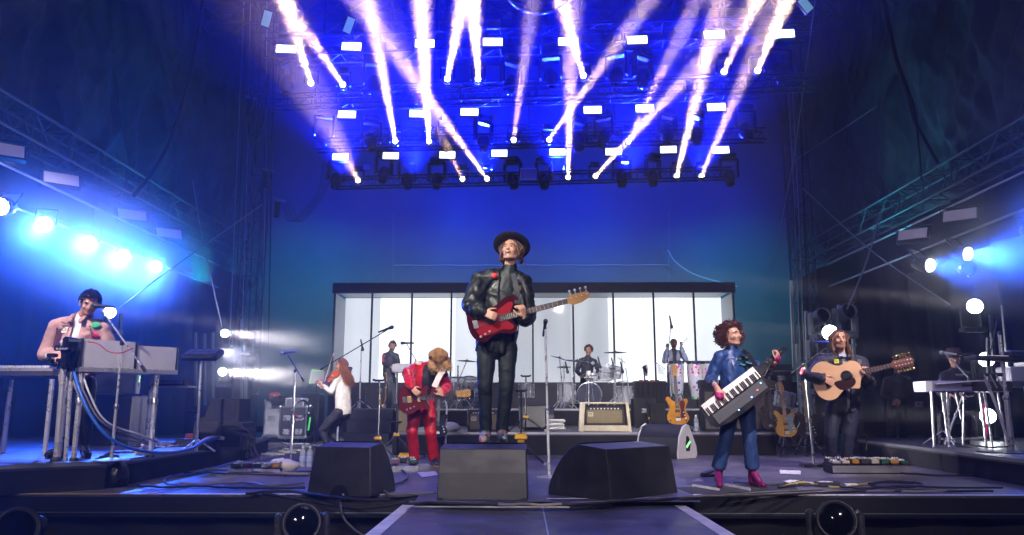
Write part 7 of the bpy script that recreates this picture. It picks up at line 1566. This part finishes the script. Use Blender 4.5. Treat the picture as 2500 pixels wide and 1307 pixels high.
# chrome pole stand in front of him with clustered gear
r = empty('keyboard_stand', 'thick chrome post beside the leg of the left keyboard player', 'stand', (P(138, 1120, 7.75).x, 7.75, RL)); q = P(157, 880, 7.75) - V(r.location)
MB().tube([(0, 0, 0), (q.x, 0, q.z)], .030, 14).build('post', CHR, r); MB().tube([(.06, .05, 0), (q.x + .05, .05, q.z)], .020, 12).build('post', CHR, r); MB().lathe([(.05, 0), (.05, .03), (.03, .04)], (0, 0, 0), n=16).build('foot', RUB, r)
r = empty('effects_unit', 'cluster of black knobs and chrome rods at the hand of the left keyboard player', 'electronics', P(150, 878, 7.75))
for k in range(16):
    p = V((random.uniform(-.12, .10), random.uniform(-.08, .08), random.uniform(-.08, .12))); (MB().ball(p, random.uniform(.02, .038), n=10) if k % 2 else MB().box(p, (random.uniform(.04, .1), .06, random.uniform(.03, .07)), bev=.01)).build('knob' if k % 2 else 'module', (BGL, CHR, BGL, DRK)[k % 4], r)
r2_ = empty('synthesizer', 'glossy black angled synthesizer end beside the mirrored box', 'keyboard', P(181, 880, 7.85)); MB().box((.01, .05, 0), (.10, .28, .26), Matrix.Rotation(R(14), 3, 'Y'), bev=.025).build('case', BGL, r2_)
for k in range(4): MB().cyl((-.05 + k * .03, -.2, .1), (-.05 + k * .03, -.23, .1), .01, n=8).build('knob', CHR, r2_)
# pad controller on a pole
tp = P(492, 872, 9.3); r = empty('drum_pad', 'wedge-shaped blue-lit pad controller on a thin chrome pole', 'drum pad', tp)
m = MB(); m.box((0, .02, .02), (.44, .26, .06), Matrix.Rotation(R(22), 3, 'X'), bev=.012); m.build('case', BLF, r); MB().box((0, -.10, -.005), (.40, .05, .05), bev=.012).build('front_edge', DRK, r)
for i in range(4):
    for j in range(2): MB().box((-.14 + i * .095, -.03 + j * .10, .048 + j * .04), (.085, .085, .012), Matrix.Rotation(R(22), 3, 'X'), bev=.004).build('pad', mat('pad_blue', (.02, .03, .14), .35), r)
bz = V((P(480, 1092, 9.3).x, 9.3, RL)); r = empty('pad_stand', 'thin chrome pole holding the pad controller', 'stand', bz); MB().tube([(0, 0, .01), tp - bz - V((0, 0, .04))], .016, 10).build('pole', CHR, r); MB().tube([(0, 0, .45), (-.14, 0, .47)], .010, 6).build('lever', BLK, r)
for k in range(3): a = 2 * pi * k / 3; MB().tube([(0, 0, .15), (cos(a) * .22, sin(a) * .22, .01)], .012, 6).build('leg', CHR, r)
c = P(420, 936, 8.9); r = empty('drum_machine', 'flat black unit on a small shelf right of the mirrored box', 'electronics', c); MB().box((0, 0, 0), (.40, .26, .05), bev=.008).build('case', BLK, r); MB().box((.02, 0, -.04), (.44, .26, .02)).build('shelf', ALU, r)
m = MB()
for k in range(14): m.box((-.17 + k * .026, -.134, .004), (.016, .008, .026))
o = m.build('buttons', STL, r); o['kind'] = 'stuff'
# black electronics at the corner of the left riser
c = V((P(548, 1050, 9.9).x, 9.9, RL)); r = empty('preamp_case', 'dark equipment box with open end at the right corner of the left riser', 'case', c)
MB().box((0, 0, .17), (.62, .42, .34), bev=.012).build('body', BLK, r); MB().box((.16, -.212, .17), (.24, .008, .26)).build('open_end_shade', mat('hole', (.002, .002, .002), .9), r); MB().box((-.18, -.214, .17), (.10, .01, .09)).build('vent', DRK, r)  # black panel painted as the shaded inside of the open end
r = empty('desk_monitor', 'small wedge-shaped dark speaker on top of the dark equipment box', 'speaker', c + V((-.02, 0, .342))); m = MB().prism([(-.26, 0), (.26, 0), (.26, .28), (-.10, .28), (-.16, .06), (-.28, .04)], -.2, .2); m.build('cabinet', BLK, r); MB().box((.10, -.204, .15), (.24, .006, .20)).build('grille', DRK, r)
p = G(455, 1090, RL); r = empty('pedal_unit', 'black pedals tangled in cables on the left riser', 'pedal', p)
for (x, y, w_, h, mm) in ((0, 0, .25, .10, DRK), (.22, .05, .2, .14, BLK), (-.25, -.02, .22, .06, STL), (-.5, 0, .18, .04, WHT), (.02, .2, .2, .16, mat('red_dark', (.2, .03, .03), .5))): MB().box((x, y, h / 2), (w_, .16, h), bev=.01).build('pedal', mm, r)
p = G(292, 1070, RL); tag(MB().lathe([(.001, .22), (.013, .22), (.016, .19), (.034, .16), (.034, .01), (.03, 0), (.001, 0)], V((p.x - .1, 9.3, RL)), n=16).build('water_bottle', mat('clear_plastic', (.7, .75, .8), .08, alpha=.45)), 'clear water bottle behind the mirrored table legs', 'bottle')
for k_ in range(4): q = V((P(300, 1068, 9.2).x + .02 * k_, 9.2, RL + .004 + .006 * k_)); tag(MB().box(q, (.3, .22, .004), Matrix.Rotation(.2 * k_, 3, 'Z')).build('paper', WHT), 'loose white sheet on the left riser, %s of the pile' % ('bottom', 'second', 'third', 'top')[k_], 'paper', 'pile of paper on the left riser')
# torn black cloth and small lump at riser corner
m = MB().ball((0, 0, 0), (.17, .12, .17), n=24); me = m.mesh('cloth_bundle'); crumple(me, .05, 9, 3); o = tag(link('cloth_bundle', me, mat('shiny_black', (.02, .018, .02), .25)), 'bunched shiny black cloth hanging over the corner of the left riser', 'cloth'); o.location = G(262, 1160, .12)
# ------------------------------------------------------------------ pedal steel and right wing keyboards
Zs = P(2340, 935, 10.8); wl_ = P(2243, 935, 10.8); wr_ = P(2452, 930, 10.8); w_ = wr_.x - wl_.x
r = empty('pedal_steel', 'long grey pedal steel guitar on chrome legs at the right', 'pedal steel', ((wl_.x + wr_.x) / 2, 10.8, RL)); zt = P(2340, 950, 10.8).z - RL
MB().box((0, 0, zt + .03), (w_, .34, .14), bev=.012).build('body', mat('steel_lilac', (.30, .28, .42), .35, n=.1, ns=4), r); MB().box((w_ * .26, -.172, zt + .03), (w_ * .46, .008, .13)).build('dark_panel', mat('brown_dark', (.06, .045, .04), .3), r); MB().box((-w_ * .46, -.173, zt + .03), (w_ * .07, .008, .13)).build('end_plate', WHT, r); MB().box((-.02, -.176, zt + .045), (.16, .004, .02)).build('name_plate', mat('brass', (.7, .45, .12), .25, 1), r)
for x, tx in ((-.48, -.04), (-.34, .02), (-.26, -.06), (-.15, .03), (.18, 0), (.24, .02), (.42, .04)):
    MB().tube([(x * w_ / 1.18 + tx, -.12 if x * 10 % 2 else .1, .0 if abs(x) > .2 or x == .18 else .35), (x * w_ / 1.18, -.10 if x * 10 % 2 else .1, zt - .04)], .017, 8).build('leg', CHR, r)
MB().tube([(-.35, .0, .10), (.3, .0, .10)], .012, 6).build('pedal_rail', STL, r)
m = MB()
for k in range(10): m.tube([(-w_ * .42, -.05 + k * .009, zt + .11), (w_ * .35, -.05 + k * .009, zt + .11)], .0012, 3, caps=False)
o = m.build('strings', CHR, r); o['kind'] = 'stuff'
tag(MB().bar(P(2285, 938, 10.6), P(2385, 930, 10.6), .06, .012, up=(0, 0, 1)).build('slide_bar', WHT), 'pale thin board lying on top of the pedal steel', 'board')
r = empty('keyboard', 'pale keyboard and table at the right frame edge', 'keyboard', (P(2480, 925, 11.2).x, 11.2, RL)); q = P(2480, 940, 11.2).z - RL
MB().box((.1, 0, q), (.75, .4, .06), bev=.01).build('table_top', ALU, r); MB().box((.12, 0, q + .14), (.6, .34, .22), bev=.02).build('case', mat('pale_lilac', (.42, .42, .5), .4), r); MB().box((.2, -.02, q + .34), (.3, .26, .18), bev=.02).build('top_unit', WHT, r)
for x in (-.2, .05, .4): MB().tube([(x, -.1, 0), (x, -.1, q - .03)], .018, 8).build('leg', CHR, r)
tag(MB().bar(P(2400, 985, 11.5), P(2408, 1062, 11.5), .03, .02).build('pink_strip', mat('pink_glow', (.6, .02, .15), .4, emit=(.8, .02, .15), es=.5)), 'thin pink strip hanging below the right side spot', 'strip')
for k_, (x0, y0_, x1, y1_) in enumerate(((2448, 745, 2462, 900), (2418, 770, 2425, 870), (2412, 825, 2414, 960))): tag(MB().bar(P(x0, y0_, 12.5), P(x1, y1_, 12.5), .045, .045).build('tower_pole', STL), 'tall thin pole in the right wing, %s' % ('rightmost of three', 'middle of three', 'leftmost of three')[k_], 'pole', 'thin poles in the right wing')
# ------------------------------------------------------------------ pedalboards
PC = [(.22, .22, .24), (.03, .10, .15), (.30, .15, .02), (.14, .02, .02), (.34, .30, .24), (.02, .07, .035), (.02, .02, .025), (.22, .12, .15), (.03, .03, .035)]
def pedalboard(c, rz, w_, d_, n, rows, label, seed=1, hgt=.07, base=BLK, rim=STL):
    random.seed(seed); r = empty('pedalboard', label, 'pedalboard', c, rz)
    MB().box((0, 0, hgt / 2), (w_, d_, hgt), Matrix.Rotation(R(3), 3, 'X'), bev=.008).build('board', base, r); MB().box((0, -d_ / 2 - .006, hgt / 2), (w_, .012, hgt * .7)).build('rim', rim, r)
    for j in range(rows):
        for i in range(n):
            if random.random() < .12: continue
            pw_ = w_ / n * random.uniform(.7, .92); x = -w_ / 2 + w_ * (i + .5) / n; y = -d_ / 2 + d_ * (j + .5) / rows; c_ = PC[random.randrange(len(PC))]; hh = random.uniform(.035, .06)
            pd_ = MB().box((x, y, hgt + hh / 2 + .006), (pw_, d_ / rows * .85, hh), bev=.008).build('pedal', mat('pedal_%d' % PC.index(c_), c_, .35), r)
            m = MB()
            for k in range(3): m.cyl((x - pw_ * .28 + k * pw_ * .28, y + .03, hgt + hh), (x - pw_ * .28 + k * pw_ * .28, y + .03, hgt + hh + .022), .009, n=7)
            m.build('knobs', RUB if k % 2 else WHT, pd_)['kind'] = 'stuff'; MB().cyl((x, y - d_ / rows * .28, hgt + hh), (x, y - d_ / rows * .28, hgt + hh + .018), .009, n=8).build('switch', CHR, pd_)
    return r
pedalboard(G(2115, 1155), R(-2), .92, .34, 8, 2, 'long pedalboard crowded with pedals in front of the acoustic guitarist', 2, .11)
pedalboard(G(628, 1152), R(4), .62, .30, 5, 2, 'pedalboard with yellow and blue pedals left of the tambourine stand', 4, .05)
pedalboard(G(985, 1150), R(12), .34, .42, 3, 2, 'small pedalboard at the boots of the guitarist in red', 6, .09, base=STL)
pedalboard(G(1752, 1102), R(8), .55, .28, 5, 1, 'pedals on a small dark board in front of the grey cabinet', 8, .04)
pedalboard(G(1804, 1100), R(2), .42, .24, 4, 1, 'pale pedals lined up between the legs of the keytar player', 10, .04, base=WHT)
def ypedal(p, rz, label, s_=1):
    r = empty('volume_pedal', label, 'pedal', p, rz); MB().box((0, 0, .02), (.19 * s_, .13 * s_, .035), bev=.008).build('base', YEL, r); MB().box((0, 0, .05), (.17 * s_, .12 * s_, .02), Matrix.Rotation(R(8), 3, 'X'), bev=.006).build('treadle', YEL, r); MB().box((0, -.01, .062), (.09 * s_, .02, .004)).build('print', DK, r); return r
ypedal(G(990, 1117), R(5), 'bright yellow pedal on the floor left of the red trousers', 1.2); ypedal(G(1862, 1098), R(-5), 'yellow pedal on the floor right of the keytar player trousers', 1.1)
ypedal(G(1273, 1096) if False else V((G(1271, 1094).x, 9.4, .40)), 0, 'yellow hub cap showing above the back edge of the middle monitor', .7).location = (P(1272, 1083, 8.32).x, 8.36, .455)
r = empty('rocker_pedal', 'flat black foot pedal behind the left floor monitor', 'pedal', G(755, 1160)); MB().box((-.02, 0, .03), (.52, .2, .05), Matrix.Rotation(R(-3), 3, 'Y'), bev=.012).build('treadle', BLF, r)
r = empty('rocker_pedal', 'open black foot pedal beside the purple boot of the woman', 'pedal', G(1733, 1164), R(20)); MB().box((0, 0, .015), (.20, .11, .028), bev=.008).build('base', BLK, r); MB().box((0, 0, .055), (.19, .10, .018), Matrix.Rotation(R(-14), 3, 'Y'), bev=.006).build('treadle', BLK, r)
r = empty('power_strip', 'small black and white power unit among the cables at the front right', 'electronics', G(2020, 1188), R(-4)); MB().box((0, 0, .025), (.22, .12, .04), bev=.008).build('body', BLK, r); MB().box((-.02, 0, .048), (.13, .07, .005)).build('label_plate', WHT, r)
for x in (-.22, .24): MB().box((x, .02, .015), (.12, .05, .028), bev=.006).build('plug', WHT if x > 0 else BLK, r)
# water bottles
PETM = mat('clear_plastic', (.7, .75, .8), .08, alpha=.45)
bt = None
for (px, py, Y, z, lb) in ((738, 1141, None, 0, 'left of two clear water bottles beside the left floor monitor'), (755, 1142, None, 0, 'right of two clear water bottles beside the left floor monitor'), (1700, 1047, 13.7, RM, 'water bottle with blue label right of the amber guitar'), (1876, 900, 14.0, None, 'water bottle on the cabinet behind the keytar neck')):
    if Y is None: p = G(px, py, 0)
    else: q = P(px, py, Y); p = V((q.x, Y, z if z is not None else q.z - .1))
    s_ = 1.0 if bt is None else 1.0
    if bt is None:
        bt = empty('water_bottle', lb, 'bottle', p); MB().lathe([(.001, 0), (.034, .004), (.036, .03), (.033, .08), (.036, .10), (.033, .12), (.036, .15), (.030, .18), (.014, .205), (.013, .22)], n=20).build('body', PETM, bt); MB().lathe([(.015, .21), (.016, .235), (.001, .236)], n=14).build('cap', WHT, bt); MB().lathe([(.0372, .07), (.0372, .125)], n=20).build('label', mat('bottle_label', (.4, .5, .7), .4), bt); o = bt
    else: o = copy_tree(bt); o.location = p; o['label'] = lb
    o.scale = (1.15, 1.15, 1.2)
# papers and tape on the floor
PAP = mat('paper', (.72, .70, .66), .7)
for k_, (pts, lb) in enumerate((([(1018, 1155), (1062, 1153), (1070, 1162), (1030, 1168)], 'white set list on the floor between the left and middle monitors'), ([(1903, 1149), (1955, 1152), (1955, 1161), (1905, 1159)], 'white sheet sticking out left of the square stand base'), ([(1912, 1178), (1930, 1174), (1985, 1180), (1980, 1186), (1950, 1186)], 'white sheet on the floor beside the yellow cable'))):
    p = [G(x, y) for x, y in pts]; n = len(p); o = MB().add([V((q.x, q.y, .011)) for q in p] + [V((q.x, q.y, .009)) for q in p], [tuple(range(n)), tuple(range(n, 2 * n))[::-1]] + [(k, (k + 1) % n, n + (k + 1) % n, n + k) for k in range(n)]).build('paper', PAP); tag(o, lb, 'paper')
# ------------------------------------------------------------------ cables
CB = {'k': RUB, 'g': mat('cable_grey', (.16, .15, .17), .5), 't': mat('cable_tan', (.32, .27, .20), .5), 'b': mat('cable_blue', (.02, .12, .55), .35), 'w': mat('cable_white', (.5, .5, .55), .45), 'y': mat('cable_yellow', (.5, .4, .04), .5), 'r': mat('cable_red', (.45, .02, .04), .4)}
random.seed(11)
def fl_cable(pts, r_, c, label, z=None, wob=.02, grp=None):
    q = [G(x, y, z or 0) for x, y in pts]; p = bez(q, 8); out = [V((a.x + wob * noise.noise(V((i * .35, r_ * 90, 1))), a.y + wob * noise.noise(V((i * .35, 9, r_ * 50))), (z or 0) + r_ + .010 + .004 * noise.noise(V((i * .5, 3, 3))))) for i, a in enumerate(p)]
    return tag(MB().tube(out, r_, 7).build('cable', CB[c]), label, 'cable', grp)
fl_cable([(335, 1190), (400, 1195), (480, 1192), (560, 1196), (660, 1198), (745, 1196)], .011, 'k', 'black cable on the floor in front of the left riser')
fl_cable([(410, 1186), (500, 1188), (600, 1184), (660, 1192), (742, 1185)], .013, 'g', 'thick grey cable running to the left floor monitor')
fl_cable([(585, 1128), (480, 1158), (412, 1168), (406, 1184), (440, 1190)], .010, 'b', 'blue-grey cable curving in front of the left riser')
fl_cable([(500, 1150), (560, 1152), (640, 1156), (700, 1162), (755, 1163)], .016, 't', 'thick tan cable in front of the left pedalboard')
fl_cable([(450, 1158), (600, 1162), (690, 1166), (752, 1166)], .009, 'k', 'thin black cable beside the tan one at the left')
fl_cable([(600, 1212), (700, 1206), (790, 1218), (860, 1226), (950, 1230)], .014, 'k', 'black cable crossing in front of the left floor monitor')
fl_cable([(950, 1146), (990, 1158), (985, 1180), (940, 1194), (945, 1212), (1000, 1212), (1062, 1210)], .014, 'g', 'looped grey cable between the left and middle monitors')
fl_cable([(1020, 1122), (1040, 1118), (1080, 1126), (1062, 1127)], .008, 'k', 'thin cable across the boots of the guitarist in red')
fl_cable([(630, 1110), (650, 1100), (690, 1095), (750, 1092), (790, 1088)], .014, 'w', 'white cable on the dark mat by the flight cases')
fl_cable([(690, 1084), (720, 1088), (790, 1090), (830, 1078), (855, 1068), (830, 1050)], .013, 'w', 'white cable curling from the steel flight case')
fl_cable([(845, 1082), (900, 1083), (955, 1083)], .02, 't', 'tan cable along the foot of the steps')
fl_cable([(1900, 1090), (1925, 1088), (1950, 1094), (1975, 1090), (2010, 1098), (2040, 1096)], .016, 'w', 'wavy white cable near the right-hand guitars')
fl_cable([(2030, 1112), (2080, 1118), (2150, 1128), (2230, 1136)], .010, 'b', 'blue cable behind the long pedalboard')
fl_cable([(1915, 1190), (1960, 1182), (2000, 1190), (2060, 1194), (2110, 1186), (2130, 1182)], .008, 'y', 'yellow cable snaking on the floor at the front right')
fl_cable([(1900, 1195), (1960, 1190), (2050, 1194), (2120, 1198), (2200, 1192), (2320, 1196), (2450, 1196)], .010, 'k', 'black cable on the floor at the front right, nearest the edge')
fl_cable([(1790, 1182), (1830, 1184), (1880, 1188), (1920, 1186), (1960, 1178)], .006, 'k', 'thin black lead from the purple boots to the front right')
fl_cable([(2120, 1186), (2170, 1180), (2240, 1184), (2250, 1192), (2190, 1196), (2130, 1192), (2150, 1182), (2230, 1184)], .010, 'k', 'coiled black cable right of the power unit')
fl_cable([(2200, 1160), (2300, 1166), (2400, 1165), (2500, 1168)], .012, 'k', 'dark cable running right from the long pedalboard')
for k_ in range(5): fl_cable([(1000, 1231 + k_), (1120, 1236 - k_), (1300, 1238 + k_ % 2), (1450, 1232 + k_), (1600, 1226 - k_), (1700, 1218 + k_), (1850 + 60 * k_, 1207 - k_ % 3), (2100 + 80 * k_, 1204)], .011, 'kgktk'[k_], '%s cable of the bundle along the foot of the monitors' % ('first', 'second', 'third tan', 'fourth', 'fifth')[k_], z=.0, wob=.06, grp='cable bundle along the stage front')
for k_, pts in enumerate(([(640, 1204), (760, 1224), (860, 1240), (950, 1234), (1010, 1224), (1100, 1230)], [(700, 1210), (820, 1238), (890, 1248), (980, 1240), (1060, 1231)])):
    tag(MB().tube(bez([P(x, y, Y0 - .03 + .02 * k_) for x, y in pts], 8), .012, 7).build('cable', RUB), 'black cable sagging over the stage front left of the catwalk, %s one' % ('upper', 'lower')[k_], 'cable')
tag(MB().tube(bez([G(838, 1208, .03), P(832, 1225, Y0 - .04), P(838, 1262, Y0 - .15), P(862, 1290, Y0 - .3), P(890, 1310, Y0 - .5)], 8), .010, 7).build('cable', CB['g']), 'cable dropping from the monitor notch down the stage front', 'cable')
tag(MB().tube(bez([P(180, 905, 7.8), P(195, 955, 7.7), P(225, 1020, 7.65), P(268, 1070, 7.7), P(330, 1098, 7.9), P(400, 1106, 8.3), P(460, 1098, 8.8), P(500, 1078, 9.2), P(535, 1068, 9.6)], 8), .016, 10).build('cable', CB['b']), 'thick bright blue cable sweeping from the left keyboards over the riser edge', 'cable')
for k_, (x, c_) in enumerate(((172, 'g'), (188, 'g'), (200, 'w'))): tag(MB().tube(bez([P(x, 905, 7.85), P(x + 18, 960, 7.75), P(x + 60, 1030, 7.8), P(x + 110 + 20 * k_, 1065, 8.1), P(x + 190, 1085, 8.6)], 8), .010, 7).build('cable', CB[c_]), '%s thin cable hanging beside the blue one at the left' % ('first grey', 'second grey', 'white')[k_], 'cable')
tag(MB().tube(bez([P(215, 835, 7.7), P(240, 840, 7.68), P(265, 858, 7.7), P(295, 862, 7.72), P(325, 850, 7.8)], 8), .006, 6).build('cable', CB['r']), 'red lead looping over the mirrored box', 'cable')
tag(MB().tube(bez([P(330, 1108, 8.2), P(420, 1104, 8.6), P(470, 1095, 9), P(510, 1070, 9.4), P(560, 1072, 9.8), P(600, 1076, 10)], 8), .022, 8).build('cable', CB['w']), 'thick white cable bundle along the edge of the left riser', 'cable')
for k_ in range(7): tag(MB().tube(bez([P(590 + random.uniform(-30, 10), 1050 + random.uniform(-15, 10), 9.6), P(612 + random.uniform(-8, 10), 1062 + random.uniform(-15, 15), 9.5), P(618 + random.uniform(-20, 6), 1085 + random.uniform(-5, 10), 9.5), P(600 + k_ * 6, 1118 + random.uniform(-5, 6), 9.3)], 6), .008, 6).build('cable', RUB), 'thin black cable, one of the tangle spilling over the right corner of the left riser', 'cable', 'cable tangle at the left riser corner')
for k_ in range(5): fl_cable([(300 + k_ * 40, 1100 - k_ * 2), (330 + k_ * 35, 1092), (370 + k_ * 30, 1098 - k_ * 3), (420 + k_ * 25, 1090), (470 + k_ * 15, 1092)], .007, 'kwgkw'[k_], 'thin cable lying on the left riser, %s from the front' % ('first', 'second', 'third', 'fourth', 'fifth')[k_], z=RL, grp='thin cables lying on the left riser')
r = None
for k_, (x0, x1) in enumerate(((350, 390), (330, 378))):
    a, b = G(x0, 1094, RL), G(x1, 1094, RL); tag(MB().tube([a.lerp(b, t / 10) + V((0, 0, .14 * sin(pi * t / 10) + .01)) for t in range(11)], .007, 6).build('cable', CB['g']), 'grey cable arching over the pedals on the left riser, %s arch' % ('right', 'left')[k_], 'cable')
fl_cable([(2283, 1085), (2330, 1086), (2380, 1092), (2420, 1096), (2470, 1094)], .010, 'k', 'black cable at the feet of the pedal steel', z=RL)
tag(MB().tube(bez([P(2114, 1100, 9.9), P(2116, 1070, 10), P(2108, 1058, 10.0)], 6), .008, 6).build('gooseneck', DRK), 'thin gooseneck rising from the long pedalboard', 'gooseneck')
